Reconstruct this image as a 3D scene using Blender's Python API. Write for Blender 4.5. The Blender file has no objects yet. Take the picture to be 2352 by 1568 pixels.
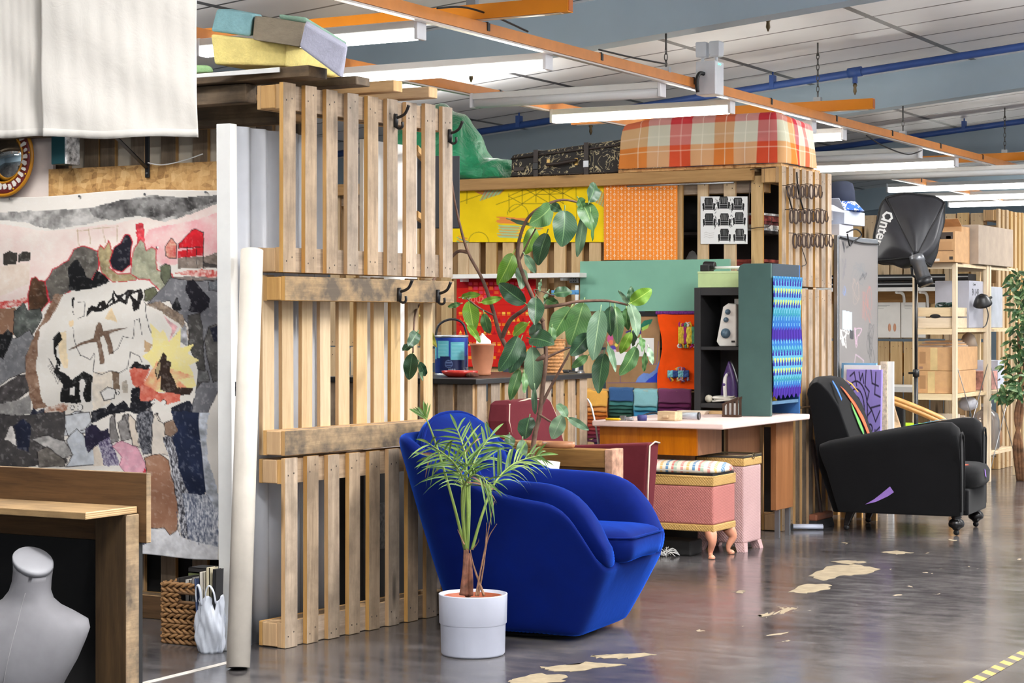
import bpy,math,random
import numpy as np
from mathutils import Vector,Matrix
random.seed(7); NR=np.random.RandomState(5)
C=bpy.context.scene.collection
PI=math.pi
FP=4573.0; TH=math.radians(28.9); EYE=1.38; HY=740.0; CX=1176.0
RX,RY=math.cos(TH),math.sin(TH); FX,FY=-math.sin(TH),math.cos(TH)
def ray(px,py):
    a=(px-CX)/FP; c=(HY-py)/FP
    return (a*RX+FX,a*RY+FY,c)
def onD(px,py,d):
    r=ray(px,py); return Vector((r[0]*d,r[1]*d,EYE+r[2]*d))
def onZ(px,py,z=0.0): return onD(px,py,(z-EYE)/ray(px,py)[2])
def onX(px,py,x): return onD(px,py,x/ray(px,py)[0])
def onY(px,py,y): return onD(px,py,y/ray(px,py)[1])
def onP(px,py,p,n):
    r=Vector(ray(px,py)); o=Vector((0,0,EYE)); n=Vector(n)
    return o+r*((Vector(p)-o).dot(n)/r.dot(n))
def lin(c):
    c=c/255.0
    return c/12.92 if c <= 0.04045 else ((c+0.055)/1.055) ** 2.4
def rgb(c,a=1.0): return (lin(c[0]),lin(c[1]),lin(c[2]),a)
class MB:
    def __init__(s,T=None):
        s.V=[]; s.F=[]; s.M=[]; s.S=[]; s.T=T
    def add(s,p):
        p=Vector(p)
        s.V.append(s.T @ p if s.T is not None else p); return len(s.V)-1
    def f(s,ids,m=0,sm=False):
        s.F.append(tuple(ids)); s.M.append(m); s.S.append(sm)
    def hexa(s,P,m=0,ms=None):
        i=[s.add(p) for p in P]
        Q=((3,2,1,0),(4,5,6,7),(0,1,5,4),(1,2,6,5),(2,3,7,6),(3,0,4,7))
        for k,q in enumerate(Q): s.f([i[j] for j in q],ms[k] if ms else m)
    def box(s,c,d,m=0,R=None,ms=None):
        x,y,z=d[0]/2,d[1]/2,d[2]/2
        P=[(-x,-y,-z),(x,-y,-z),(x,y,-z),(-x,y,-z),(-x,-y,z),(x,-y,z),(x,y,z),(-x,y,z)]
        c=Vector(c)
        s.hexa([c+(R @ Vector(p) if R is not None else Vector(p)) for p in P],m,ms)
    def bb(s,a,b,m=0,ms=None):
        s.box([(a[i]+b[i])/2 for i in range(3)],[abs(b[i]-a[i]) for i in range(3)],m,None,ms)
    def bar(s,a,b,w,h,m=0,up=(0,0,1)):
        a=Vector(a); b=Vector(b); d=(b-a).normalized(); u=Vector(up)
        if abs(d.dot(u)) > .98: u=Vector((1,0,0))
        x=d.cross(u).normalized(); y=x.cross(d)
        P=[]
        for e in (a,b):
            for sx,sy in ((-1,-1),(1,-1),(1,1),(-1,1)): P.append(e+x*(sx*w/2)+y*(sy*h/2))
        s.hexa(P,m)
    def tube(s,path,r,n=8,m=0,cap=True,sm=True,flat=1.0,closed=False):
        path=[Vector(p) for p in path]; k=len(path)
        R=r if isinstance(r,(list,tuple)) else [r]*k
        rings=[]; up=None
        for i in range(k):
            if closed: d=path[(i+1) % k]-path[i-1]
            else: d=path[min(i+1,k-1)]-path[max(i-1,0)]
            if d.length < 1e-9: d=Vector((0,0,1))
            d.normalize()
            if up is None:
                up=Vector((0,0,1)) if abs(d.z) < .9 else Vector((1,0,0))
            x=d.cross(up)
            if x.length < 1e-5: x=d.orthogonal()
            x.normalize(); y=x.cross(d).normalized(); up=y
            rings.append([s.add(path[i]+x*(R[i]*math.cos(2*PI*j/n))+y*(R[i]*flat*math.sin(2*PI*j/n))) for j in range(n)])
        for i in range(k if closed else k-1):
            A=rings[i]; B=rings[(i+1) % k]
            for j in range(n): s.f((A[j],A[(j+1) % n],B[(j+1) % n],B[j]),m,sm)
        if cap and not closed:
            s.f(rings[0][::-1],m); s.f(rings[-1],m)
    def lathe(s,prof,n=24,c=(0,0,0),m=0,sm=True,cap=True,R=None,sx=1.0,sy=1.0):
        c=Vector(c); rings=[]
        for r,z in prof:
            rings.append([s.add(c+(R @ Vector((r*sx*math.cos(2*PI*j/n),r*sy*math.sin(2*PI*j/n),z)) if R is not None else Vector((r*sx*math.cos(2*PI*j/n),r*sy*math.sin(2*PI*j/n),z)))) for j in range(n)])
        for i in range(len(prof)-1):
            A,B=rings[i],rings[i+1]
            for j in range(n): s.f((A[j],A[(j+1) % n],B[(j+1) % n],B[j]),m,sm)
        if cap:
            if prof[0][0] > 1e-4: s.f(rings[0][::-1],m)
            if prof[-1][0] > 1e-4: s.f(rings[-1],m)
    def loft(s,rings,m=0,sm=True,cap=True,closed=True):
        I=[[s.add(p) for p in r] for r in rings]; n=len(I[0])
        for i in range(len(I)-1):
            for j in range(n if closed else n-1):
                s.f((I[i][j],I[i][(j+1) % n],I[i+1][(j+1) % n],I[i+1][j]),m,sm)
        if cap: s.f(I[0][::-1],m,sm); s.f(I[-1],m,sm)
        return I
    def prism(s,poly,o,ex,ey,ez,m=0,ms=None):
        o=Vector(o); ex=Vector(ex); ey=Vector(ey); ez=Vector(ez)
        A=[s.add(o+ex*p[0]+ey*p[1]) for p in poly]; B=[s.add(o+ex*p[0]+ey*p[1]+ez) for p in poly]
        n=len(poly); s.f(A[::-1],m); s.f(B,m)
        for i in range(n): s.f((A[i],A[(i+1) % n],B[(i+1) % n],B[i]),m if ms is None else ms)
    def grid(s,fn,nu,nv,m=0,sm=True):
        I=[[s.add(fn(i/nu,j/nv)) for j in range(nv+1)] for i in range(nu+1)]
        for i in range(nu):
            for j in range(nv): s.f((I[i][j],I[i+1][j],I[i+1][j+1],I[i][j+1]),m(i/nu,j/nv) if callable(m) else m,sm)
    def build(s,name,mats,parent=None,bevel=0,sub=0,solid=0,seg=2,off=0):
        me=bpy.data.meshes.new(name)
        V=s.V
        if parent is not None:
            inv=wm(parent).inverted(); V=[inv @ p for p in V]
        me.from_pydata([tuple(p) for p in V],[],s.F)
        if not isinstance(mats,(list,tuple)): mats=[mats]
        for q in mats: me.materials.append(q)
        me.polygons.foreach_set('material_index',s.M); me.polygons.foreach_set('use_smooth',s.S)
        me.update()
        o=bpy.data.objects.new(name,me); C.objects.link(o)
        if parent is not None: o.parent=parent
        if solid:
            k=o.modifiers.new('thick','SOLIDIFY'); k.thickness=solid; k.offset=off
        if bevel:
            k=o.modifiers.new('edge','BEVEL'); k.width=bevel; k.segments=seg; k.limit_method='ANGLE'; k.angle_limit=math.radians(40)
        if sub:
            k=o.modifiers.new('round','SUBSURF'); k.levels=sub; k.render_levels=sub
        return o
def wm(o):
    M=o.matrix_basis.copy()
    while o.parent is not None:
        o=o.parent; M=o.matrix_basis @ M
    return M
def tag(o,label,cat,group=None,kind=None):
    o['label']=label; o['category']=cat
    if group: o['group']=group
    if kind: o['kind']=kind
    return o
def struct(o):
    o['kind']='structure'; return o
def thing(name,label,cat,loc=(0,0,0),rz=0.0,group=None,rot=None):
    o=bpy.data.objects.new(name,None); C.objects.link(o)
    o.empty_display_size=.1
    o.location=loc; o.rotation_euler=rot if rot else (0,0,rz)
    return tag(o,label,cat,group)
def kids(o): return [c for c in bpy.data.objects if c.parent == o]
def dup(root,loc=None,rz=None,label=None,group=None):
    r=root.copy(); C.objects.link(r)
    if loc is not None: r.location=loc
    if rz is not None: r.rotation_euler=(0,0,rz)
    if label: r['label']=label
    if group: r['group']=group
    for ch in kids(root):
        c=ch.copy(); C.objects.link(c); c.parent=r
        for g in kids(ch):
            d=g.copy(); C.objects.link(d); d.parent=c
    return r
def frame(o,x,y,z):
    x,y,z=Vector(x),Vector(y),Vector(z)
    return Matrix(((x.x,y.x,z.x,o[0]),(x.y,y.y,z.y,o[1]),(x.z,y.z,z.z,o[2]),(0,0,0,1)))
def rotz(a,o=(0,0,0)): return Matrix.Translation(o) @ Matrix.Rotation(a,4,'Z')
def spline(P,n):
    P=[Vector(p) for p in P]; out=[]; k=len(P)-1
    for i in range(n+1):
        t=i/n*k; a=min(int(t),k-1); u=t-a
        p0,p1,p2,p3=P[max(a-1,0)],P[a],P[a+1],P[min(a+2,k)]
        out.append(0.5*((2*p1)+(p2-p0)*u+(2*p0-5*p1+4*p2-p3)*u*u+(3*p1-p0-3*p2+p3)*u ** 3))
    return out
class NT:
    def __init__(s,name):
        s.m=bpy.data.materials.new(name); s.m.use_nodes=True
        s.t=s.m.node_tree; s.b=s.t.nodes['Principled BSDF']
    def n(s,typ,**kw):
        k=s.t.nodes.new(typ)
        for a,v in kw.items():
            if a[0] == '_': setattr(k,a[1:],v)
            else:
                key=int(a[1:]) if a[0] == 'i' and a[1:].isdigit() else a.replace('_',' ')
                if isinstance(v,bpy.types.NodeSocket): s.t.links.new(v,k.inputs[key])
                else: k.inputs[key].default_value=v
        return k
    def link(s,a,b): s.t.links.new(a,b)
    def set(s,key,v):
        if isinstance(v,bpy.types.NodeSocket): s.link(v,s.b.inputs[key])
        else: s.b.inputs[key].default_value=v
    def ramp(s,fac,stops,interp='LINEAR'):
        k=s.t.nodes.new('ShaderNodeValToRGB'); k.color_ramp.interpolation=interp
        e=k.color_ramp.elements
        while len(e) < len(stops): e.new(0.5)
        for i,(p,c) in enumerate(stops): e[i].position=p; e[i].color=c
        s.link(fac,k.inputs[0]); return k.outputs[0]
    def math(s,op,a,b=0.0,c=0.0):
        k=s.t.nodes.new('ShaderNodeMath'); k.operation=op
        for i,v in enumerate((a,b,c)):
            if isinstance(v,bpy.types.NodeSocket): s.link(v,k.inputs[i])
            else: k.inputs[i].default_value=v
        return k.outputs[0]
    def mix(s,fac,a,b,blend='MIX'):
        k=s.t.nodes.new('ShaderNodeMix'); k.data_type='RGBA'; k.blend_type=blend
        for i,v in ((0,fac),(6,a),(7,b)):
            if isinstance(v,bpy.types.NodeSocket): s.link(v,k.inputs[i])
            else: k.inputs[i].default_value=v
        return k.outputs[2]
    def coord(s,which='Object',scale=(1,1,1),rnd=False,loc=(0,0,0),rot=(0,0,0)):
        tc=s.n('ShaderNodeTexCoord').outputs[which]
        if rnd:
            oi=s.n('ShaderNodeObjectInfo').outputs['Random']
            k=s.t.nodes.new('ShaderNodeVectorMath'); k.operation='ADD'
            s.link(tc,k.inputs[0])
            cb=s.n('ShaderNodeCombineXYZ',X=s.math('MULTIPLY',oi,37.0),Y=s.math('MULTIPLY',oi,91.0),Z=s.math('MULTIPLY',oi,53.0)).outputs[0]
            s.link(cb,k.inputs[1]); tc=k.outputs[0]
        return s.n('ShaderNodeMapping',Vector=tc,Scale=scale,Location=loc,Rotation=rot).outputs[0]
    def noise(s,vec,scale=5,detail=4,rough=.55,dist=0.0):
        return s.n('ShaderNodeTexNoise',Vector=vec,Scale=scale,Detail=detail,Roughness=rough,Distortion=dist).outputs[0]
    def bump(s,h,strength=.3,dist=.01):
        s.set('Normal',s.n('ShaderNodeBump',Height=h,Strength=strength,Distance=dist).outputs[0])
MC={}
def plain(name,c,rough=.5,metal=0.0,spec=None,var=.06,scale=8,bump=0.0,sheen=0.0,coat=0.0,emit=None,trans=0.0,alpha=1.0,rnd=True):
    if name in MC: return MC[name]
    t=NT(name)
    if var:
        nz=t.noise(t.coord('Object',rnd=rnd),scale,5)
        a=tuple(lin(v)*(1-var*2.2) for v in c)+(1,); b=tuple(min(1,lin(v)*(1+var*2.2)) for v in c)+(1,)
        t.set('Base Color',t.ramp(nz,[(.3,a),(.7,b)]))
        if bump: t.bump(nz,bump,.004)
    else: t.set('Base Color',rgb(c))
    t.set('Roughness',rough); t.set('Metallic',metal)
    if spec is not None: t.set('Specular IOR Level',spec)
    if sheen: t.set('Sheen Weight',sheen); t.set('Sheen Roughness',.4)
    if coat: t.set('Coat Weight',coat)
    if emit: t.set('Emission Color',rgb(c)); t.set('Emission Strength',emit)
    if trans: t.set('Transmission Weight',trans)
    if alpha < 1: t.set('Alpha',alpha)
    MC[name]=t.m; return t.m
def wood(name,c1,c2,axis='z',fine=1.0,rough=.62,stain=0.0,knots=True,var=.32,stainc=(52,46,40),spec=.3):
    if name in MC: return MC[name]
    t=NT(name)
    k={'x': (.9,14,14),'y': (14,.9,14),'z': (14,14,.9)}[axis]
    k=tuple(v*fine for v in k)
    v1=t.coord('Object',k,rnd=True)
    g=t.noise(v1,2.2,6,.6,.6)
    v2=t.coord('Object',tuple(v*6 for v in k),rnd=True)
    g2=t.noise(v2,3.0,3,.6)
    fac=t.math('ADD',t.math('MULTIPLY',g,.75),t.math('MULTIPLY',g2,.25))
    col=t.ramp(fac,[(.30,rgb(c1)),(.52,tuple((rgb(c1)[i]+rgb(c2)[i])/2 for i in range(3))+(1,)),(.70,rgb(c2))])
    if knots:
        kk={'x': (2.2,11,11),'y': (11,2.2,11),'z': (11,11,2.2)}[axis]
        vo=t.n('ShaderNodeTexVoronoi',Vector=t.coord('Object',kk,rnd=True),Scale=.75)
        kf=t.ramp(vo.outputs['Distance'],[(.05,(1,1,1,1)),(.17,(0,0,0,1))])
        col=t.mix(t.math('MULTIPLY',kf,.75),col,rgb(tuple(v*.42 for v in c1)))
    if stain:
        sn=t.noise(t.coord('Object',(2.2,2.2,2.2),rnd=True),2.4,5,.65)
        col=t.mix(t.ramp(sn,[(.42,(0,0,0,1)),(.62,(stain,)*3+(1,))]),col,rgb(stainc))
    oi=t.n('ShaderNodeObjectInfo').outputs['Random']
    hv=t.n('ShaderNodeHueSaturation',Color=col,Value=t.math('ADD',t.math('MULTIPLY',oi,var),1-var*.55),
             Saturation=t.math('ADD',t.math('MULTIPLY',t.math('FRACT',t.math('MULTIPLY',oi,7.31)),.3),.85)).outputs[0]
    t.set('Base Color',hv); t.set('Roughness',rough); t.set('Specular IOR Level',spec)
    t.bump(fac,.25,.002)
    MC[name]=t.m; return t.m
def fabric(name,c,rough=.9,scale=400,var=.08,sheen=.15,weave=.25):
    if name in MC: return MC[name]
    t=NT(name)
    v=t.coord('Object')
    w1=t.n('ShaderNodeTexWave',Vector=v,Scale=scale/20,_bands_direction='Z').outputs[1]
    nz=t.noise(v,6,5)
    fine=t.noise(v,scale,2)
    a=tuple(lin(x)*(1-var*2) for x in c)+(1,); b=tuple(min(1,lin(x)*(1+var*2)) for x in c)+(1,)
    t.set('Base Color',t.ramp(t.math('ADD',t.math('MULTIPLY',nz,.6),t.math('MULTIPLY',fine,.4)),[(.3,a),(.7,b)]))
    t.set('Roughness',rough); t.set('Sheen Weight',sheen); t.set('Specular IOR Level',.2)
    t.bump(fine,weave,.002)
    MC[name]=t.m; return t.m
def vcol(name,rough=.8,spec=.2,bump=0.0,trans=0.0):
    if name in MC: return MC[name]
    t=NT(name)
    a=t.n('ShaderNodeAttribute',_attribute_name='Paint').outputs['Color']
    t.set('Base Color',a); t.set('Roughness',rough); t.set('Specular IOR Level',spec)
    if bump: t.bump(t.noise(t.coord('Object'),60,4),bump,.003)
    MC[name]=t.m; return t.m
def vnoise(X,Y,s,seed=0,oct=3):
    out=np.zeros_like(X); amp=1.0; tot=0
    for o in range(oct):
        rs=np.random.RandomState(seed*31+o); T=rs.rand(64,64)
        x=X/s; y=Y/s; xi=np.floor(x).astype(int); yi=np.floor(y).astype(int)
        fx=x-xi; fy=y-yi; fx=fx*fx*(3-2*fx); fy=fy*fy*(3-2*fy)
        g=lambda a,b: T[a % 64,b % 64]
        out += amp*((g(xi,yi)*(1-fx)+g(xi+1,yi)*fx)*(1-fy)+(g(xi,yi+1)*(1-fx)+g(xi+1,yi+1)*fx)*fy)
        tot += amp; amp *= .55; s=s/2.1
    return out/tot
class Art:
    def __init__(s,x0,x1,y0,y1,nx,ny,base,warp=0.0):
        s.X,s.Y=np.meshgrid(np.linspace(x0,x1,nx+1),np.linspace(y0,y1,ny+1),indexing='ij')
        s.nx,s.ny=nx,ny
        s.I=np.ones(s.X.shape+(3,))*np.array(base,float)
        s.WX,s.WY=s.X,s.Y
        if warp:
            s.WX=s.X+(vnoise(s.X,s.Y,22,3)-.5)*warp*2; s.WY=s.Y+(vnoise(s.X,s.Y,22,9)-.5)*warp*2
    def blend(s,a,c):
        a=a[...,None]; s.I=s.I*(1-a)+np.array(c,float)*a
    def inside(s,P):
        X,Y=s.WX,s.WY; r=np.zeros(X.shape,bool); n=len(P)
        for i in range(n):
            x1,y1=P[i]; x2,y2=P[(i+1) % n]
            if y1 == y2: continue
            c=((y1 > Y) != (y2 > Y)) & (X < (x2-x1)*(Y-y1)/(y2-y1)+x1); r ^= c
        return r
    def poly(s,P,c,nz=0.0,c2=None,ns=14,op=1.0,line=None,lw=1.3,sx=1.0):
        k=s.inside(P).astype(float)*op
        if nz:
            q=vnoise(s.X*sx,s.Y,ns,len(P)*7+int(P[0][0]) % 50,4)
            q=np.clip((q-.5)*2.6,-1,1)
            if c2 is not None:
                f=np.clip(.5+q*nz,0,1)[...,None]
                s.I=s.I*(1-k[...,None])+(np.array(c,float)*(1-f)+np.array(c2,float)*f)*k[...,None]
            else:
                s.I=s.I*(1-k[...,None])+np.clip(np.array(c,float)*(1+nz*q[...,None]),0,255)*k[...,None]
        else: s.blend(k,c)
        if line is not None: s.line(list(P)+[P[0]],line,lw)
    def line(s,P,c,w=1.2,op=.9):
        P=np.array(P,float)
        for i in range(len(P)-1):
            (x1,y1),(x2,y2)=P[i],P[i+1]
            m=(s.WX > min(x1,x2)-w-1) & (s.WX < max(x1,x2)+w+1) & (s.WY > min(y1,y2)-w-1) & (s.WY < max(y1,y2)+w+1)
            if not m.any(): continue
            X=s.WX[m]; Y=s.WY[m]; L=max((x2-x1) ** 2+(y2-y1) ** 2,1e-9)
            t=np.clip(((X-x1)*(x2-x1)+(Y-y1)*(y2-y1))/L,0,1)
            d=np.hypot(X-x1-t*(x2-x1),Y-y1-t*(y2-y1))
            a=np.clip(w/2+.6-d,0,1)[:,None]*op
            s.I[m]=s.I[m]*(1-a)+np.array(c,float)*a
    def ell(s,x,y,rx,ry,c,op=1.0):
        q=((s.WX-x)/rx) ** 2+((s.WY-y)/ry) ** 2; s.blend((q < 1).astype(float)*op,c)
    def build(s,name,place,mat,parent=None,thick=.002,sub=0):
        nx,ny=s.nx,s.ny
        co=[place(s.X[i,j],s.Y[i,j]) for i in range(nx+1) for j in range(ny+1)]
        if parent is not None:
            inv=wm(parent).inverted(); co=[inv @ Vector(p) for p in co]
        idx=np.arange((nx+1)*(ny+1)).reshape(nx+1,ny+1)
        q=np.stack([idx[:-1,:-1],idx[:-1,1:],idx[1:,1:],idx[1:,:-1]],-1).reshape(-1,4)
        me=bpy.data.meshes.new(name); me.from_pydata([tuple(p) for p in co],[],q.tolist())
        a=me.color_attributes.new('Paint','FLOAT_COLOR','POINT')
        I=np.clip(s.I,0,255)/255.0
        L=np.where(I <= .04045,I/12.92,((I+.055)/1.055) ** 2.4)
        a.data.foreach_set('color',np.concatenate([L,np.ones(L.shape[:2]+(1,))],-1).reshape(-1).astype(np.float32))
        me.polygons.foreach_set('use_smooth',[True]*len(me.polygons))
        me.materials.append(mat); me.update()
        o=bpy.data.objects.new(name,me); C.objects.link(o)
        if parent is not None: o.parent=parent
        if thick:
            k=o.modifiers.new('thick','SOLIDIFY'); k.thickness=thick; k.offset=0
        return o
def text_part(name,s,T,size,mat,parent,extrude=.0006,align='CENTER',bold=0.0):
    cu=bpy.data.curves.new(name,'FONT'); cu.body=s; cu.size=size; cu.extrude=extrude; cu.align_x=align; cu.align_y='CENTER'; cu.offset=bold
    o=bpy.data.objects.new(name+'_tmp',cu); C.objects.link(o)
    dg=bpy.context.evaluated_depsgraph_get()
    me=bpy.data.meshes.new_from_object(o.evaluated_get(dg))
    bpy.data.objects.remove(o); bpy.data.curves.remove(cu)
    inv=wm(parent).inverted() if parent is not None else Matrix.Identity(4)
    me.transform(inv @ T); me.materials.clear(); me.materials.append(mat); me.name=name
    r=bpy.data.objects.new(name,me); C.objects.link(r); r.parent=parent
    return r
def ordinal(i): return ['first','second','third','fourth','fifth','sixth','seventh','eighth','ninth','tenth','eleventh','twelfth','thirteenth','fourteenth'][i]
WF=wood('weathered_pallet_wood',(136,118,100),(190,168,144),'z',stain=.35)
WFX=wood('weathered_pallet_wood_along',(134,114,94),(188,164,138),'x',stain=.3)
WFY=wood('weathered_pallet_wood_deep',(134,114,94),(188,164,138),'y',stain=.3)
WE=wood('sawn_edge_wood',(176,136,88),(210,172,120),'z')
WP=wood('pale_pine',(178,148,108),(214,188,148),'z',var=.22)
WPX=wood('pale_pine_along',(178,148,108),(214,188,148),'x',var=.22)
WPY=wood('pale_pine_deep',(178,148,108),(214,188,148),'y',var=.22)
WWP=wood('white_pine',(206,182,146),(234,214,182),'z',var=.15)
WWX=wood('white_pine_along',(206,182,146),(234,214,182),'x',var=.15)
WDK=wood('dark_stained_board',(62,44,28),(108,80,52),'x',var=.15)
WDKZ=wood('dark_stained_post',(50,36,22),(90,68,42),'z',var=.15)
WST=wood('grey_stained_plank',(120,100,78),(178,152,118),'y',stain=.85,stainc=(62,58,54))
BLK=plain('black_metal',(26,26,28),.4,var=.03)
BLKM=plain('black_matt',(22,21,22),.75,var=.05)
WHT=plain('white_paint',(236,236,234),.5,var=.02)
WHTG=plain('white_gloss',(232,232,236),.28,var=.02)
STEEL=plain('zinc_steel',(170,172,176),.35,metal=.9,var=.05)
PAPER=plain('white_paper',(238,237,234),.8,var=.02)
CARD=plain('cardboard',(196,154,110),.85,var=.05,scale=14)
CARDG=plain('grey_cardboard',(170,154,138),.85,var=.04,scale=10)
def zbeam(x): return 3.33+.09*(x+5.63)
def zceil(x): return zbeam(x)+.31
def mat_floor():
    t=NT('polished_dark_concrete')
    v=t.coord('Object')
    n1=t.noise(v,1.1,6,.6,.4); n2=t.noise(v,9,5,.65); n3=t.noise(t.coord('Object',(1,3.5,1)),3.5,5,.6)
    f=t.math('ADD',t.math('MULTIPLY',n1,.5),t.math('ADD',t.math('MULTIPLY',n2,.22),t.math('MULTIPLY',n3,.28)))
    col=t.ramp(f,[(.34,rgb((52,50,52))),(.5,rgb((82,79,80))),(.66,rgb((114,110,109)))])
    geo=t.n('ShaderNodeSeparateXYZ',Vector=v)
    gx,gy=geo.outputs[0],geo.outputs[1]
    strip=t.math('MULTIPLY',t.math('LESS_THAN',t.math('ABSOLUTE',t.math('ADD',gx,3.25)),.34),t.math('LESS_THAN',t.math('ABSOLUTE',t.math('ADD',gy,-8.6)),3.1))
    fl=t.noise(t.coord('Object',(2.6,1.0,1)),2.6,7,.62,.5)
    fl=t.math('MULTIPLY',t.math('GREATER_THAN',fl,.645),strip)
    col=t.mix(fl,col,rgb((144,129,105)))
    t.set('Base Color',col)
    r=t.ramp(t.math('ADD',t.math('MULTIPLY',n2,.5),t.math('MULTIPLY',n3,.5)),[(.3,(.10,.10,.10,1)),(.7,(.25,.25,.25,1))])
    t.set('Roughness',t.math('ADD',r,t.math('MULTIPLY',fl,.3))); t.set('Specular IOR Level',.62)
    t.bump(t.math('ADD',n2,t.math('MULTIPLY',n1,.5)),.06,.01)
    return t.m
m=MB(); m.bb((-16,-3,-.1),(7,31,0)); struct(m.build('floor',mat_floor()))
def mat_ceiling():
    t=NT('metal_ceiling_panels')
    s=t.n('ShaderNodeSeparateXYZ',Vector=t.coord('Object'))
    fy=t.math('FRACT',t.math('MULTIPLY',t.math('ADD',s.outputs[1],.12),1/.6))
    ly=t.math('LESS_THAN',t.math('ABSOLUTE',t.math('SUBTRACT',fy,.5)),.026)
    fx=t.math('FRACT',t.math('MULTIPLY',t.math('ADD',s.outputs[0],5.69),1/1.5))
    lx=t.math('LESS_THAN',t.math('ABSOLUTE',t.math('SUBTRACT',fx,.5)),.018)
    l=t.math('MAXIMUM',ly,lx)
    nz=t.noise(t.coord('Object'),1.2,3)
    t.set('Base Color',t.mix(l,t.ramp(nz,[(.3,rgb((228,229,231))),(.7,rgb((242,243,244)))]),rgb((92,92,94))))
    t.set('Roughness',t.ramp(nz,[(.3,(.28,.28,.28,1)),(.7,(.45,.45,.45,1))]))
    t.bump(t.math('SUBTRACT',1.0,l),.5,.01)
    return t.m
MCEIL=mat_ceiling()
m=MB()
xa,xb=-16,7
m.hexa([(xa,-3,zceil(xa)),(xb,-3,zceil(xb)),(xb,31,zceil(xb)),(xa,31,zceil(xa)),(xa,-3,zceil(xa)+.12),(xb,-3,zceil(xb)+.12),(xb,31,zceil(xb)+.12),(xa,31,zceil(xa)+.12)])
struct(m.build('ceiling',MCEIL))
BLUEGREY=plain('blue_grey_wall_paint',(168,188,202),.6,var=.02,scale=2)
for i,y in enumerate((2.0,7.13,12.27,17.40,22.5,27.6)):
    m=MB()
    m.hexa([(xa,y,zbeam(xa)),(xb,y,zbeam(xb)),(xb,y+.2,zbeam(xb)),(xa,y+.2,zbeam(xa)),(xa,y,zceil(xa)),(xb,y,zceil(xb)),(xb,y+.2,zceil(xb)),(xa,y+.2,zceil(xa))])
    struct(m.build('trim_%d' % (i+1),BLUEGREY))
m=MB(); m.bb((-16,30.9,0),(7,31,3.6)); struct(m.build('wall_back',BLUEGREY))
m=MB(); m.bb((-16,-3,0),(-15.9,31,2.7)); struct(m.build('wall_left',BLUEGREY))
m=MB(); m.bb((-16,-3,0),(7,-2.9,4.2)); struct(m.build('wall_front',BLUEGREY))
TAPE=NT('hazard_tape')
_s=TAPE.n('ShaderNodeSeparateXYZ',Vector=TAPE.coord('Object'))
_f=TAPE.math('GREATER_THAN',TAPE.math('FRACT',TAPE.math('MULTIPLY',TAPE.math('ADD',_s.outputs[1],_s.outputs[0]),1/.13)),.5)
TAPE.set('Base Color',TAPE.mix(_f,rgb((164,142,74)),rgb((84,76,72)))); TAPE.set('Roughness',.4)
m=MB(); m.bb((-2.172,3.0,.0005),(-2.115,20,.0016)); struct(m.build('floor_marking_hazard_strip',TAPE.m))
m=MB(); m.bb((-4.93,3.0,.0005),(-4.895,6.56,.0016)); struct(m.build('floor_marking_line',plain('worn_white_line',(206,200,192),.5,var=.08,scale=30)))
def patch(pts,seed):
    rs=random.Random(seed); P=[]
    n=len(pts)
    for i in range(n):
        a=onZ(pts[i][0],pts[i][1],0); b=onZ(pts[(i+1) % n][0],pts[(i+1) % n][1],0)
        for k in range(5):
            q=a.lerp(b,k/5); P.append((q.x+rs.uniform(-.012,.012),q.y+rs.uniform(-.025,.025)))
    m=MB(); m.prism(P,(0,0,.0004),(1,0,0),(0,1,0),(0,0,.0008)); return struct(m.build('floor_marking_bare_patch',SCREED))
SCREED=plain('bare_screed',(144,130,106),.6,var=.1,scale=18)
for i,p in enumerate([[(1168,1562),(1230,1546),(1300,1552),(1285,1568),(1170,1572)],[(1240,1532),(1330,1524),(1350,1520),(1446,1526),(1380,1532),(1310,1543),(1262,1540)],
        [(1350,1506),(1440,1500),(1520,1502),(1450,1511),(1380,1513)],[(1812,1360),(1850,1340),(1910,1342),(1900,1354),(1850,1362)],[(1862,1322),(1900,1300),(1960,1296),(2022,1305),(1990,1318),(1930,1322),(1890,1334)],
        [(1905,1290),(1950,1286),(1990,1290),(1950,1297)],[(2018,1268),(2060,1265),(2096,1269),(2060,1273)],[(1684,1358),(1712,1355),(1705,1362)],[(1932,1246),(1950,1244),(1945,1249)],[(2180,1238),(2200,1240),(2188,1243)],[(1740,1412),(1762,1408),(1772,1411),(1750,1416)]]): patch(p,i)
PIPE=plain('blue_pipe_paint',(52,84,150),.4,var=.04)
BRASS=plain('sprinkler_brass',(104,88,62),.4,metal=.6,var=.1)
def pipe(y,x0,x1,drop,heads,label):
    t=thing('sprinkler_pipe',label,'pipe',(x0,y,zceil(x0)-drop),group='blue sprinkler pipes')
    m=MB(); m.tube([(x0,y,zceil(x0)-drop),(x1,y,zceil(x1)-drop)],.032,12); m.build('pipe_run',PIPE,t)
    for x in heads:
        z=zceil(x)-drop
        m=MB(); m.tube([(x-.06,y,z),(x+.06,y,z+.0108)],.043,12); m.tube([(x,y,z),(x,y,z-.09)],.022,10); m.build('pipe_tee',PIPE,t)
        m=MB(); m.lathe([(.012,0),(.02,-.02),(.012,-.035),(.016,-.07),(.004,-.1)],10,(x,y,z-.09)); m.build('sprinkler_head',BRASS,t)
        xc=x-.75; z=zceil(xc)-drop
        m=MB(); m.bb((xc-.02,y-.036,z-.02),(xc+.02,y+.036,z+.09)); m.tube([(xc,y,z+.08),(xc,y,zceil(xc))],.008,6); m.build('pipe_hanger',PIPE,t)
p1=onD(1400,92,13.6); p2=onD(2000,160,16.9)
pipe(12.95,-15,2.5,.10,(-9.9,-7.5,-5.12,-2.6),'blue sprinkler pipe close behind the second ceiling beam')
pipe(16.35,-15,2.5,.12,(-8.2,-5.67,-3.0),'blue sprinkler pipe crossing the middle of the panelled ceiling')
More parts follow.
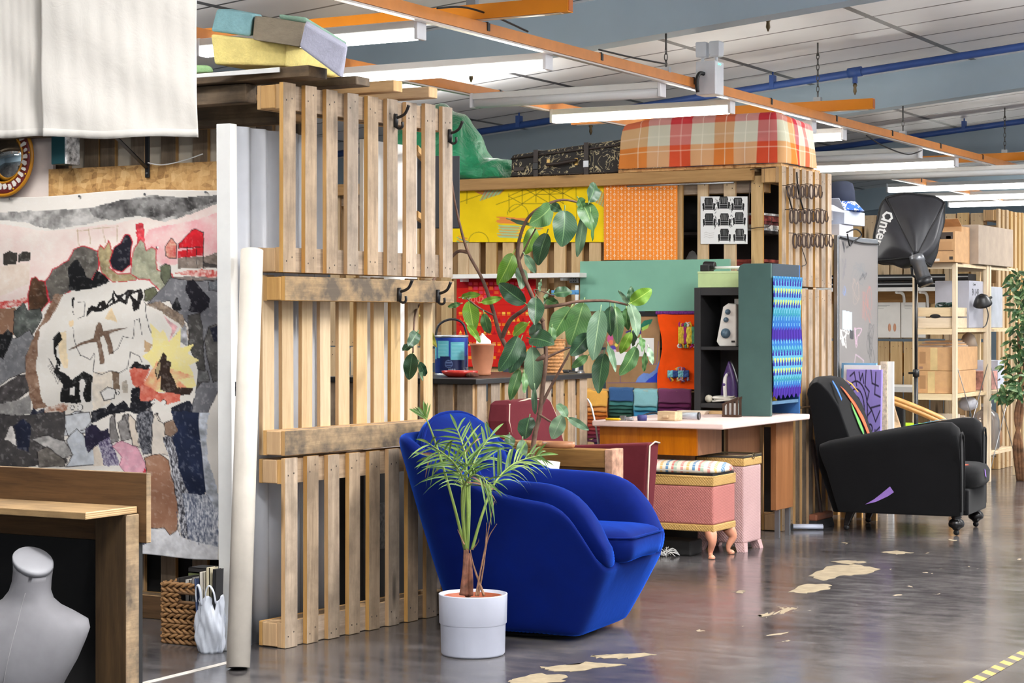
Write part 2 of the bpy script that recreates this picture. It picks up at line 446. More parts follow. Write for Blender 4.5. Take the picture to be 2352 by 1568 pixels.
pipe(21.3,-15,2.5,.12,(-8.0,-5.4,-3.1),'farthest blue sprinkler pipe over the shelving')
pipe(8.1,-15,2.5,.10,(-9.4,-3.0),'nearest blue sprinkler pipe above the stacked foam')
ORNG=plain('orange_powder_coat',(232,142,30),.35,var=.02)
TERR=plain('orange_brown_rail_paint',(216,138,66),.4,var=.04)
RZ=3.03
def rail(x,label):
    t=thing('lighting_rail',label,'lighting rail',(x,4,RZ))
    m=MB(); m.bb((x-.028,3.0,RZ-.02),(x+.028,28,RZ+.045)); m.build('rail_channel',TERR,t)
    for k in range(17):
        y=4+k*1.45
        m=MB(); m.bb((x+.0285,y,RZ+.0),(x+.033,y+.03,RZ+.045)); m.bb((x-.03,y,RZ+.045),(x+.033,y+.012,RZ+.05)); m.build('rail_clip',BLK,t)
    m=MB(); m.bb((x-.02,3.0,RZ-.032),(x+.02,28,RZ-.021)); m.build('rail_underside_strip',plain('bare_metal_strip',(225,215,205),.25,metal=.4,var=.02),t)
rail(-5.60,'orange-brown lighting rail carrying the right ends of the battens'); rail(-7.14,'orange-brown lighting rail carrying the left ends of the battens')
for y,x0,x1,lb in ((9.72,-7.7,-5.0,'orange crossbar over the nearest lit batten, beside the white cloth'),(15.3,-7.85,-5.15,'orange crossbar directly above the checked blanket'),(20.9,-7.8,-4.4,'orange crossbar at the far end of the rail, top right')):
    t=thing('rail_crossbar',lb,'crossbar',(x0,y,RZ+.05),group='orange crossbars over the lighting rails')
    m=MB(); m.bb((x0,y-.03,RZ+.051),(x1,y+.03,RZ+.135)); m.build('bar',ORNG,t)
    m=MB(); m.bb((x1,y-.024,RZ+.057),(x1+.004,y+.024,RZ+.129)); m.build('end_cap',plain('orange_end_cap',(176,92,24),.4,var=.02),t)
    m=MB(); m.bb((x0+.05,y-.02,RZ+.046),(x1-.05,y+.02,RZ+.05)); m.build('reflective_strip',plain('pale_strip',(240,225,205),.3,var=0),t)
CHAIN=plain('chain_steel',(92,90,88),.4,metal=.7,var=.05)
def chain(x,y,z0,z1,label):
    m=MB(); n=max(3,int((z1-z0)/.042)); st=(z1-z0)/n
    for k in range(n):
        zc=z0+st*(k+.5); pts=[]
        for j in range(10):
            a=2*PI*j/10; u,w=.011*math.cos(a),(.5*st+.006)*math.sin(a)
            pts.append((x+(u if k % 2 else 0),y+(0 if k % 2 else u),zc+w))
        m.tube(pts,.0035,5,closed=True)
    t=m.build('hanging_chain',CHAIN); tag(t,label,'chain','chains hanging from the ceiling')
    h=MB(); h.tube([(x,y,z1-.02),(x,y,z1+.1)],.007,6); h.build('ceiling_fixing',CHAIN,t)
    h=MB(); h.bb((x-.03,y-.02,z0-.035),(x+.03,y+.02,z0)); h.build('rail_bracket',STEEL,t)
chain(-5.6,12.3,RZ+.075,zbeam(-5.6)-.09,'hanging chain beside the twin-head emergency light')
chain(-5.62,15.3,RZ+.17,zceil(-5.6)-.09,'hanging chain holding the crossbar above the checked blanket')
chain(-5.6,17.45,RZ+.075,zbeam(-5.6)-.09,'hanging chain in front of the third ceiling beam')
chain(-5.6,20.9,RZ+.17,zceil(-5.6)-.09,'hanging chain farthest right, over the last crossbar')
chain(-5.62,9.72,RZ+.17,zceil(-5.6)-.09,'hanging chain above the nearest orange crossbar')
LEDM=plain('lit_diffuser',(255,252,244),.5,var=0,emit=9.0)
OFFM=plain('unlit_diffuser',(236,238,240),.35,var=0)
def batten(y,lit,label,x0=-7.11,x1=-5.64,z=2.985):
    t=thing('batten_light',label,'batten light',(x0,y,z),group='batten lights on the rails')
    m=MB(); m.bb((x0,y-.045,z-.02),(x1,y+.045,z+.025)); m.build('housing',WHT,t,bevel=.006)
    m=MB(); pr=[(.04,-.021),(.044,-.045),(.034,-.07),(0,-.08),(-.034,-.07),(-.044,-.045),(-.04,-.021)]
    m.loft([[(x,y+a,z+b) for a,b in pr] for x in (x0+.02,x1-.02)],closed=True); m.build('diffuser',LEDM if lit else OFFM,t)
    for x in (x0,x1):
        m=MB(); m.bb((x-.012,y-.048,z-.078),(x+.012,y+.048,z+.028)); m.build('end_cap',WHTG,t,bevel=.005)
def ry(px,x=-5.64,z=2.97): return onX(px,100,x).y
BT=[(965,1),(1258,1),(1520,0),(1680,1),(1868,1),(1938,1),(2113,0),(2196,1)]
for i,(px,lit) in enumerate(BT):
    y=ry(px)
    lb=['nearest lit batten, behind the stacked foam blocks','second lit batten, ending above the pallet screen top','unlit white batten, nearer of the two unlit ones','lit batten above the camouflage suitcase',
          'lit batten running behind the checked blanket, left end showing','lit batten ending just right of the checked blanket','unlit white batten, farther of the two unlit ones','lit batten just above the far slatted screen with wire coils'][i]
    batten(y,lit,lb)
for k,(d,py) in enumerate(((23.9,433),(25.6,454),(27.0,468))):
    p=onD(2040+70*k,py,d)
    batten(p.y,1,['lit batten right of the softbox, highest of the far three','lit batten right of the softbox, middle of the far three','lit batten right of the softbox, lowest of the far three'][k],p.x,p.x+2.6,p.z+.03)
p=onD(1836,407,21.5); batten(p.y,0,'long unlit batten crossing low behind the bucket hat',p.x+.1,p.x+2.9,p.z+.02)
ex,ey=-5.49,ry(1582)+.02
t=thing('emergency_light','white twin-head emergency light box with green indicators on the rail','emergency light',(ex,ey,3.08))
CASE=plain('white_plastic_case',(226,229,234),.4,var=.02)
m=MB(); m.bb((ex-.075,ey-.075,2.955),(ex+.075,ey+.075,3.19)); m.build('case',CASE,t,bevel=.008)
for dx,tl in ((-.055,.1),(.05,-.05)):
    m=MB(); m.tube([(ex+dx,ey,3.19),(ex+dx,ey,3.225)],.012,8); m.lathe([(.03,-.05),(.052,-.045),(.056,0),(.056,.05),(.05,.06)],4,(ex+dx,ey,3.27),R=Matrix.Rotation(PI/4+tl,3,'Z'),sm=False); m.build('lamp_head',CASE,t,bevel=.006)
m=MB(); m.tube(spline([(ex-.01,ey-.075,3.10),(ex-.03,ey-.11,3.10),(ex-.04,ey-.13,3.05),(ex-.04,ey-.12,2.97)],12),.014,8); m.build('supply_cable',BLK,t)
m=MB()
for k in (0,1): m.lathe([(.006,0),(.004,.004)],8,(ex+.0755,ey-.02+.03*k,3.17),R=Matrix.Rotation(PI/2,3,'Y'))
m.build('indicator_lamp',plain('green_indicator',(60,235,170),.4,var=0,emit=4.0),t)
m=MB(); m.tube(spline([(-5.6,9.3,3.09),(-5.55,9.5,3.12),(-5.53,9.8,3.11),(-5.58,10.3,3.09)],16),.006,6); tag(m.build('supply_cable',BLK),'thin black cable looped at the nearest orange crossbar','cable')
m=MB(); m.tube(spline([(-5.56,11.2,3.09),(-5.54,11.6,3.09),(-5.53,12.0,3.1),(-5.57,12.25,3.12)],16),.006,6); tag(m.build('supply_cable',BLK),'thin black cable beside the emergency light on the rail','cable')
m=MB(); m.tube(spline([(-5.62,16.5,2.99),(-5.6,16.9,2.93),(-5.58,17.5,2.9),(-5.6,18.0,2.97)],16),.006,6); tag(m.build('supply_cable',BLK),'thin black cable sagging under the rail right of the blanket','cable')
w=bpy.data.worlds.new('hall_daylight'); bpy.context.scene.world=w; w.use_nodes=True
w.node_tree.nodes['Background'].inputs[0].default_value=(.93,.96,1,1); w.node_tree.nodes['Background'].inputs[1].default_value=.75
def lamp(x,y,z,lx,ly,e,c=(1,.98,.95),up=False):
    d=bpy.data.lights.new('hall_fill_light','AREA'); d.shape='RECTANGLE'; d.size=lx; d.size_y=ly; d.energy=e; d.color=c  # unseen fill lights added to brighten the hall; upward ones lift the ceiling
    o=bpy.data.objects.new('hall_fill_light',d); C.objects.link(o); o.location=(x,y,z); o.rotation_euler=(PI if up else 0,0,0)
for y in (4.0,8.6,13.6,18.6): lamp(-2.2,y,3.3,1.5,.25,90); lamp(-2.2,y,3.34,1.5,.25,110,up=True)
for y in (1.0,6.0,11.0,16.0): lamp(1.6,y,3.5,1.5,.3,60); lamp(1.6,y,3.54,1.5,.3,90,up=True)
for y in (9.4,14.0): lamp(-8.6,y,2.98,1.5,.2,55); lamp(-8.6,y,3.0,1.5,.2,25,up=True)
lamp(-6.3,6.2,2.98,1.5,.2,13); lamp(-6.3,5.4,3.04,1.5,.2,25,up=True); lamp(-5.6,3.6,3.0,1.5,.2,22)
cam=bpy.data.cameras.new('camera'); co=bpy.data.objects.new('camera',cam); C.objects.link(co)
cam.lens=70.0; cam.sensor_width=36.0; cam.shift_y=-44.0/2352; co.location=(0,0,EYE); co.rotation_euler=(PI/2,0,TH)
cam.clip_end=100; cam.dof.use_dof=False
sc=bpy.context.scene; sc.camera=co
sc.view_settings.view_transform='Standard'; sc.view_settings.look='None'; sc.view_settings.gamma=1; sc.view_settings.use_curve_mapping=False
sc.view_settings.exposure=0.88
NAIL=plain('nail_head',(62,52,46),.5,metal=.4)
def make_pallet(label,L,h,n,sw,flip=False,fb=None,group=None,cat='pallet',sm=(WF,WE),rails=(0,1),mid=False,nb=3):
    t=thing('wooden_pallet',label,cat,group=group); D=.144
    fl=lambda y0,y1: (D-y1,D-y0) if flip else (y0,y1)
    pitch=(L-sw)/(n-1); rs=random.Random(int(L*100)+n)
    y0,y1=fl(0,.022)
    for i in range(n):
        m=MB(); x=i*pitch; dz=rs.uniform(0,.008); w=sw*rs.uniform(.94,1.05); k=rs.uniform(-.004,.004)
        m.hexa([(x,y0,.002),(x+w,y0,.002),(x+w,y1,.002),(x,y1,.002),(x+k,y0,h-dz),(x+w+k,y0,h-dz),(x+w+k,y1,h-dz),(x+k,y1,h-dz)],ms=[1,1,0,1,0,1])
        if not flip:
            for z in (.05,h-.06):
                for q in (.25,.7): m.box((x+w*q,-.0004,z+rs.uniform(-.025,.025)),(.006,.0012,.007),2)
        m.build('slat',list(sm)+[NAIL],t,bevel=.002,seg=1)
    zs=[(.003,.108),(h-.115,h-.012)]+([(h/2-.05,h/2+.05)] if mid else [])
    for z0,z1 in zs:
        y0,y1=fl(.0225,.044)
        m=MB(); m.bb((.002,y0,z0),(L-.002,y1,z1),ms=[1,1,0,1,0,1]); m.build('rail',[WFX,WE],t)
        y0,y1=fl(.0445,.1215)
        for x in np.linspace(.0,L-.11,nb):
            m=MB(); m.bb((x-.004 if x < .01 else x,y0,z0+.002),(x+.11,y1,z1-.002)); m.build('block',WE,t,bevel=.003,seg=1)
        y0,y1=fl(.122,.144)
        m=MB(); m.bb((0,y0,z0),(L,y1,z1),ms=[1,1,0,1,0,1]); m.build('bottom_board',[fb or WFX,WE],t,bevel=.002,seg=1)
    return t
SA=math.radians(4.0); SO=Vector((-4.906,6.903,0)); SRZ=PI/2-SA
E1=Vector((math.sin(SA),math.cos(SA),0)); SN=Vector((math.cos(SA),-math.sin(SA),0))
STX=wood('grey_stained_board',(120,100,78),(180,154,120),'x',stain=.85,stainc=(66,62,58))
a=make_pallet('lowest pallet of the near screen, slats facing the blue armchair',1.26,.81,9,.082,group='pallets stacked into the near screen'); a.location=SO; a.rotation_euler.z=SRZ
b=dup(a,SO+Vector((0,0,1.59))+E1*-.012 ,SRZ,'topmost pallet of the near screen, two coat hooks screwed on it')
c=make_pallet('middle pallet of the near screen, turned round with grey boards facing out',1.26,.775,10,.078,True,STX,'pallets stacked into the near screen',sm=(WP,WE)); c.location=SO+Vector((0,0,.812)); c.rotation_euler.z=SRZ
def S1(px,py,off=0.0): return onP(px,py,SO+SN*off,SN)
def hook(px,py,label,off=.0):
    p=S1(px,py,off); t=thing('coat_hook',label,'coat hook',p,group='black coat hooks on the near screen')
    m=MB()
    m.tube([p+SN*.004+Vector((0,0,-.03)),p+SN*.006,p+SN*.004+Vector((0,0,.03))],[.011,.012,.010],8)
    m.build('back_plate',BLK,t)
    m=MB(); m.tube(spline([p+SN*.008+Vector((0,0,.012)),p+SN*.035+Vector((0,0,.018)),p+SN*.06+Vector((0,0,.032)),p+SN*.078+Vector((0,0,.065))],12),[.007]*12+[.009],8); m.build('upper_arm',BLK,t)
    m=MB(); m.tube(spline([p+SN*.006+Vector((0,0,-.028)),p+SN*.025+Vector((0,0,-.038)),p+SN*.042+Vector((0,0,-.03)),p+SN*.042+Vector((0,0,-.008))],10),.006,8); m.build('lower_hook',BLK,t)
hook(907,277,'coat hook on the top pallet, third slat from the far end'); hook(1031,312,'coat hook on the top pallet, at its far end slat')
hook(915,676,'coat hook on the grey board, nearer of the two there'); hook(1004,680,'coat hook on the grey board, at its far end')
PLK=wood('roof_joist_pine',(170,136,98),(206,172,130),'x')
PDK=wood('roof_plank_dark',(92,76,58),(140,116,88),'x',stain=.5)
for px,py,mt,w,h,x0,lb in ((752,178,PDK,.14,.048,-4.8,'dark weathered plank end on top of the screen, nearest of the four'),(850,194,PDK,.11,.038,-4.78,'grey timber joist end, second of the four on the screen top'),
        (925,206,PLK,.075,.05,-4.77,'pale timber joist end, third of the four on the screen top'),(1005,216,PLK,.075,.05,-4.76,'pale timber joist end, farthest of the four on the screen top')):
    p=onX(px,py,x0); z=2.415
    m=MB(); m.bb((-6.9,p.y-w,z),(x0,p.y,z+h),ms=[0,0,0,1,0,1]); tag(m.build('timber_joist',[mt,mt if mt is PDK else WE],bevel=.003,seg=1),lb,'timber joist','timbers lying across the near screen')
RIB=plain('white_translucent_sheet',(196,199,206),.22,var=.02)
t=thing('ribbed_panel','tall white ribbed plastic panel on edge behind the pallet screen','panel',(-5.1,6.8,0))
A0=onZ(536,1494,0.0); AT=Vector((A0.x-.015,A0.y+.0,2.215)); U=Vector((.03,1,0)).normalized()
m=MB()
def rib(u,v):
    w=u*.69; o=.012*math.cos(w*2*PI/.115)
    return A0.lerp(AT,v)+U*(w+.03)+Vector((-.035+o,0,0))
m.grid(rib,90,2); m.build('ribbed_sheet',RIB,t,solid=.003)
m=MB(); m.hexa([A0+Vector((0.012,-.02,0)),A0+Vector((.012,.03,0)),A0+Vector((-.06,.03,0)),A0+Vector((-.06,-.02,0)),AT+Vector((0.012,-.02,0)),AT+Vector((.012,.03,0)),AT+Vector((-.06,.03,0)),AT+Vector((-.06,-.02,0))]); m.build('edge_strip',WHT,t,bevel=.003)
q=onY(545,893,A0.y-.021); m=MB(); m.box(q+Vector((0,-.002,0)),(.018,.004,.06)); m.box(q+Vector((0,-.004,.0)),(.01,.003,.02),1); m.build('strike_plate',[STEEL,BLK],t)
WBD=plain('white_board_sheet',(232,231,228),.45,var=.03)
m=MB(); y0=onX(838,500,-5.12).y; y1=onX(962,500,-5.12).y; m.bb((-5.15,y0,.78),(-5.13,y1,2.24)); t=m.build('white_board',WBD); tag(t,'plain white board behind the far half of the pallet screen','board')
m=MB(); m.bb((-5.34,y0+.02,0),(-5.14,y1+.1,.775)); m.bb((-5.135,y0+.05,.3),(-5.13,y0+.28,.52),1); tag(m.build('dark_crate',[plain('dark_crate_paint',(40,35,32),.7,var=.1),plain('crate_label',(70,66,62),.7,var=.3,scale=60)],bevel=.006),'dark storage crate standing behind the lowest pallet','crate')
T0=onZ(547,1538,0.0); T1=onD(579,580,8.34)
t=thing('cardboard_tube','long cream cardboard tube leaning against the near end of the screen','tube',T0)
ax=(T1-T0).normalized(); R3=ax.to_track_quat('Z','Y').to_matrix(); L=(T1-T0).length
m=MB(); m.lathe([(.036,0),(.047,0),(.047,L),(.040,L),(.040,L-.05),(.0,L-.05)],32,T0+Vector((0,0,.009)),R=R3); m.build('tube_wall',plain('cream_card_tube',(214,206,194),.5,var=.06,scale=5),t)
m=MB(); m.lathe([(0,.0),(.0365,.0),(.0365,.012),(0,.012)],24,T0+Vector((0,0,.008)),R=R3); m.build('end_plug',BLKM,t)
m=MB(); p=onD(958,358,10.3); q=onD(1056,524,10.3); m.hexa([(p.x,p.y,q.z),(q.x,q.y,q.z),(q.x-.02,q.y+.03,q.z),(p.x-.02,p.y+.03,q.z),(p.x,p.y,p.z),(q.x,q.y,p.z),(q.x-.02,q.y+.03,p.z),(p.x-.02,p.y+.03,p.z)])
bb_=m.build('slate_board',plain('slate_black',(44,46,52),.55,var=.05),bevel=.003); tag(bb_,'dark slate board fixed behind the far end of the top pallet','board')
m=MB(); m.bar((p.x+.02,p.y+.07,p.z-.03),(-5.0,8.1,p.z-.03),.03,.03); m.bar((p.x+.02,p.y+.07,q.z+.03),(-5.0,8.1,q.z+.03),.03,.03); m.build('fixing_batten',WE,bb_)
WY=7.30
lw1=make_pallet('upper pallet of the painted booth wall, left half',1.2,1.17,7,.092,True,WDK,'pallets of the left booth wall',sm=(WF,WE))
lw1.location=(-6.36,WY,1.222); lw1.rotation_euler.z=0
l2=dup(lw1,(-7.57,WY,1.222),0,'upper pallet of the painted booth wall, beyond the round mirror')
l3=dup(lw1,(-6.36,WY,0.0),0,'lower pallet of the painted booth wall, behind the wicker basket')
l4=dup(lw1,(-7.57,WY,0.0),0,'lower pallet of the painted booth wall, behind the workbench')
lw1['label']='upper pallet of the painted booth wall, above the painting'
m=MB(); m.bb((-7.6,WY+.147,1.25),(-5.16,WY+.157,2.40)); tag(m.build('backing_board',plain('cream_backing_board',(238,226,206),.7,var=.02)),'cream backing board showing between the slats above the painting','board')
m=MB(); m.bb((-7.6,WY+.16,0.0),(-5.16,WY+.175,1.24)); tag(m.build('backing_board',BLKM),'black sheet added to darken the gaps between the lowest slats of the booth','board')  # added black sheet stands in for the shade behind the lower slats
def OSB():
    t=NT('oriented_strand_board'); v=t.coord('Object',(1,1,1))
    wv=t.n('ShaderNodeTexVoronoi',Vector=t.coord('Object',(14,14,34),rot=(.2,.6,.3)),Scale=1.4); wv2=t.n('ShaderNodeTexVoronoi',Vector=t.coord('Object',(30,14,12),rot=(.1,-.7,.2)),Scale=1.2)
    f=t.math('ADD',t.math('MULTIPLY',wv.outputs['Color'],.5),t.math('MULTIPLY',wv2.outputs['Color'],.5))
    n=t.noise(v,40,5,.7)
    t.set('Base Color',t.ramp(t.math('ADD',t.math('MULTIPLY',f,.7),t.math('MULTIPLY',n,.3)),[(.25,rgb((150,108,60))),(.5,rgb((206,160,100))),(.75,rgb((228,190,132)))]))
    t.set('Roughness',.6); t.bump(f,.3,.003); return t.m
OSBM=OSB()
FYW=WY-.012
p=onY(115,380,FYW); q=onY(552,455,FYW); m=MB(); m.bb((p.x,FYW-.01,q.z-.1),(q.x,FYW+.01,1.38+(740-368)/4573*9.0)); osb=m.build('strand_board',OSBM); tag(osb,'strip of raw strand board across the booth wall above the painting','board')
p=onY(498,900,FYW); m=MB(); m.bb((-5.36,FYW-.01,.55),(-5.17,FYW+.01,1.4)); tag(m.build('strand_board',OSBM),'narrow strand board showing at the right edge of the painting','board')
m=MB(); p=onY(-60,385,FYW); q=onY(125,470,FYW); m.bb((p.x,FYW-.008,q.z-.08),(q.x-.002,FYW+.012,p.z+.16)); tag(m.build('backing_board',plain('pale_plaster_board',(220,206,198),.7,var=.03)),'pale board on the booth wall behind the round mirror','board')
def bracket(px,y0,y1,dx,label):
    p=onY(px,y1,FYW-.012); q=onY(px,y0,FYW-.012)
    t=thing('shelf_bracket',label,'bracket',p,group='black shelf brackets')
    m=MB(); m.bb((p.x-.012,p.y-.008,p.z),(p.x+.012,p.y,q.z)); m.build('upright',BLK,t,bevel=.002)
    m=MB(); m.bar((p.x,p.y-.01,p.z+.045),(p.x+dx,p.y-.26,p.z+.19),.022,.006); m.build('brace',BLK,t)
    m=MB(); m.bb((p.x-.012,p.y-.27,p.z+.19),(p.x+.012,p.y,p.z+.198)); m.build('top_arm',BLK,t)
    m=MB(); m.lathe([(.006,0),(.004,.004)],8,(p.x,p.y-.008,p.z+.02),R=Matrix.Rotation(PI/2,3,'X')); m.build('screw',STEEL,t)
bracket(340,276,408,.0,'black shelf bracket screwed to the strand board strip'); bracket(-72,276,408,.0,'black shelf bracket partly in front of the round mirror')
m=MB(); q=onY(343,374,FYW-.03); m.tube(spline([q+Vector((0,-.01,0)),q+Vector((.07,0,-.012)),q+Vector((.18,.004,.0)),q+Vector((.3,.012,.03))],20),.003,5); tag(m.build('white_string',PAPER),'thin white string looped from the shelf bracket','string')
p=onY(121,378,FYW-.1); q=onY(152,312,FYW-.1)
t=thing('storage_tin','narrow dark teal tin standing right of the round mirror','tin',(p.x,FYW-.1,p.z))
m=MB(); m.bb((p.x,FYW-.11,p.z),(q.x,FYW-.012,q.z+.1)); m.build('body',plain('dark_teal',(8,56,62),.5,var=.05),t,bevel=.003)
m=MB(); m.bb((q.x,FYW-.108,p.z),(q.x+.012,FYW-.02,q.z+.1)); m.build('printed_edge',plain('printed_strip',(190,190,205),.4,var=.45,scale=40),t)
mc=onY(12,362,FYW-.035);
t=thing('mosaic_mirror','round mirror in a dark red mosaic frame with ochre rim','mirror',mc)
RM=Matrix.Rotation(PI/2,3,'X')
MR=.185
m=MB(); m.lathe([(MR*.68,0),(MR*.68,.012),(MR*.985,.016),(MR*.985,0)],64,mc,R=RM,cap=False); m.build('frame_body',plain('oxblood_glaze',(112,44,42),.3,var=.12,scale=30),t)
m=MB()
for r in (MR*.66,MR*.99): m.tube([mc+Vector((r*math.cos(a),-.012,r*math.sin(a))) for a in np.linspace(0,2*PI,72,endpoint=False)],.009 if r > .15 else .006,8,closed=True)
m.build('rim',plain('ochre_paint',(190,128,28),.4,var=.05),t)
m=MB(); m.lathe([(0,0),(MR*.665,0),(MR*.665,.006),(0,.006)],64,mc,R=RM); m.build('mirror_glass',plain('mirror_silver',(225,230,228),.04,metal=1.0,var=0),t)
m=MB(); g=MB(); rs=random.Random(3)
for k in range(30):
    a=2*PI*k/30; r=MR*rs.uniform(.76,.82); s1=rs.uniform(.008,.014); s2=rs.uniform(.012,.02); rr=rs.uniform(-.4,.4)
    e=Vector((math.cos(a+rr),0,math.sin(a+rr))); f=Vector((-math.sin(a+rr),0,math.cos(a+rr)))
    pl=[(-s2,-s1*.8),(s2*.7,-s1),(s2,0),(s2*.5,s1),(-s2*.8,s1*.6)]
    m.prism(pl,mc+Vector((r*math.cos(a),-.015,r*math.sin(a))),e,f,(0,-.004,0))
    if k % 3 == 0: g.lathe([(.006,0),(.004,.004),(0,.005)],8,mc+Vector((MR*.91*math.cos(a+.1),-.016,MR*.91*math.sin(a+.1))),R=RM)
m.build('mosaic_tiles',plain('white_ceramic',(226,220,212),.25,var=.03),t); g.build('glass_beads',plain('amber_bead',(226,170,40),.15,var=.1),t)
def cloth(px0,px1,yb,d,label,seed,curl=0.0):
    a=onD(px0,yb,d); b=onD(px1,yb,d)
    n=Vector((FX,FY,0)); rs=random.Random(seed); ph=[rs.uniform(0,6) for _ in range(8)]
    top=2.72
    def fn(u,v):
        base=a.lerp(b,u); z0=1.38+(740-yb)/4573*d+.002*math.sin(u*9+ph[0])-(.006*max(0,1-abs(u-.4)*3))
        z=z0+(top-z0)*v
        f=.010*math.sin(u*6+ph[1]+.9*v)*(.1+.5*v)+.0015*math.sin(u*17+ph[2]-v*2.4)*(.3+.5*v)+.0008*math.sin(u*60+v*7+ph[3])+.006*math.sin(v*17+u*8+ph[4])*(1-v)
        f += curl*max(0,u-.82) ** 2*8
        base=base+Vector((.006*math.sin(v*5+ph[5]),0,0))*(1-v)
        return base+n*f+Vector((0,0,z-base.z))
    m=MB(); m.grid(fn,90,60); o=m.build('hanging_cloth',COTTON,solid=.002)
    tag(o,label,'cloth','white cotton cloths hanging over the left booth')
    h=MB()
    def hem(u,v):
        p=fn(u,v*.035); return p-n*.002
    h.grid(hem,90,2); h.build('hem',COTTON,o,solid=.0015)
    return o
tc=NT('white_cotton'); _v=tc.coord('Object'); _n=tc.noise(_v,14,6,.6,.8)
tc.set('Base Color',tc.ramp(tc.noise(_v,3,3),[(.3,rgb((196,193,188))),(.7,rgb((208,205,200)))])); tc.set('Roughness',.9); tc.set('Specular IOR Level',.1)
_w=tc.noise(tc.coord('Object',(4,4,3)),3,6,.6,.6); tc.bump(tc.math('ADD',_n,_w),.3,.010)
tr=tc.n('ShaderNodeBsdfTranslucent',Color=rgb((240,234,226))); mx=tc.t.nodes.new('ShaderNodeMixShader'); mx.inputs[0].default_value=.3
tc.link(tc.b.outputs[0],mx.inputs[1]); tc.link(tr.outputs[0],mx.inputs[2]); tc.link(mx.outputs[0],tc.t.nodes['Material Output'].inputs[0]); COTTON=tc.m
cloth(-70,120,313,6.55,'white cotton cloth hanging at the far left, narrower of two',2,.02)
cloth(96,453,314,6.50,'white cotton cloth hanging beside the foam blocks, wider of two',4)
m=MB(); a=onD(-90,300,6.5); b=onD(470,300,6.5); m.tube([(a.x,a.y,2.71),(b.x,b.y,2.71)],.014,10); tag(m.build('curtain_rail',STEEL),'steel rail carrying the white cotton cloths','curtain rail')
def foam(pts,label,col,seed=1):
    m=MB(); m.hexa([onD(*p) for p in pts])
    t=NT('foam_'+str(seed)); v=t.coord('Object'); n=t.noise(v,22,6,.7)
    t.set('Base Color',t.ramp(n,[(.3,tuple(lin(x)*.82 for x in col)+(1,)),(.65,rgb(col))])); t.set('Roughness',.95); t.set('Specular IOR Level',.1); t.bump(t.noise(v,90,4),.5,.006)
    t.set('Subsurface Weight',.15); t.set('Subsurface Radius',(.02,.02,.02))
    o=m.build('foam_block',t.m,bevel=.012,seg=3); tag(o,label,'foam block','upholstery foam on the booth roof'); return o
foam([(492,148,8.75),(655,152,8.55),(782,180,9.1),(620,170,9.3),(483,78,8.75),(657,98,8.55),(795,142,9.1),(625,92,9.3)],'big yellow foam slab at the bottom of the foam stack',(252,232,150),1)
foam([(484,72,8.75),(575,84,8.65),(600,80,8.95),(520,72,9.05),(498,20,8.75),(580,32,8.65),(604,34,8.95),(530,20,9.05)],'teal foam block at the top left of the foam stack',(146,190,196),2)
foam([(579,91,8.50),(693,108,8.40),(720,114,8.95),(610,96,9.0),(583,36,8.68),(702,54,8.62),(722,56,8.95),(612,38,9.0)],'grey-brown foam block in the middle of the foam stack',(146,134,116),3)
foam([(688,108,8.30),(782,178,8.34),(788,180,8.50),(692,110,8.48),(702,52,8.30),(799,110,8.34),(799,103,8.50),(703,46,8.48)],'lilac-grey foam slab sloping down at the right of the stack',(190,190,208),4)
foam([(640,42,8.98),(700,50,8.90),(795,112,9.06),(740,108,9.2),(638,31,8.98),(702,38,8.90),(800,98,9.06),(745,88,9.2)],'pale green foam sheet along the top of the stack',(160,196,176),5)
foam([(430,170,8.70),(492,168,8.66),(484,164,9.2),(440,166,9.3),(430,150,8.70),(486,152,8.66),(480,150,9.2),(440,148,9.3)],'flat green foam sheet under the yellow slab',(166,206,150),6)
m=MB(); m.hexa([onD(*p) for p in ((400,182,8.56),(642,166,8.44),(650,166,8.50),(410,182,8.62),(400,174,8.56),(642,154,8.44),(650,155,8.50),(410,175,8.62))]); tag(m.build('white_board',WHT,bevel=.002),'thin white board lying under the foam on the booth roof','board')
m=MB(); m.bb((-7.4,6.97,2.33),(-5.16,7.05,2.412)); tag(m.build('timber_beam',PDK,bevel=.004),'dark roof timber under the foam, nearer of two behind the white cloth','timber beam','roof timbers of the left booth')
m=MB(); m.bb((-7.4,7.19,2.262),(-5.16,7.27,2.36)); tag(m.build('timber_beam',PDK,bevel=.004),'dark stained timber along the booth wall top, lower of two','timber beam','roof timbers of the left booth')
def A_(P): return [(x/2.6133,400+y/2.6133) for x,y in P]
def B_(P): return [(x/2.537,950+y/2.537) for x,y in P]
CVX=(-30.0,1.0)
art=Art(-40,552,432,1292,260,370,(233,227,219),warp=3.0)
def ap(P,c,nz=.12,**k): art.poly(A_(P),c,nz,**k)
def bp(P,c,nz=.12,**k): art.poly(B_(P),c,nz,**k)
INK=(36,32,34); RED=(196,38,52); GY=(128,128,132)
ap([(-100,230),(300,300),(700,290),(1450,140),(1450,440),(1250,470),(950,590),(600,640),(-100,780)],(241,229,220),.8,c2=(235,212,205),ns=40)
ap([(900,330),(1200,260),(1450,170),(1450,430),(1000,560),(850,420)],(240,210,205),.9,c2=(238,176,180),ns=30)
ap([(820,290),(860,290),(880,400),(830,420)],(200,60,70),.3)
ap([(-100,180),(250,170),(560,180),(900,120),(1200,130),(1440,92),(1300,170),(1000,285),(800,230),(600,270),(330,295),(150,240),(-100,215)],(120,118,116),1.0,c2=(205,202,198),ns=26)
ap([(545,180),(700,150),(900,130),(1250,122),(1400,100),(1340,140),(1000,262),(840,240),(700,265),(580,240)],(62,60,60),.9,c2=(150,148,146),ns=22)
ap([(0,510),(190,490),(190,620),(0,700)],(238,226,214),.4,c2=(222,200,182))
for x in (480,545,630,705): art.line(A_([(x,310),(x+3,400)]),(196,172,140),1.6)
art.line(A_([(470,318),(715,305)]),(196,172,140),1.6)
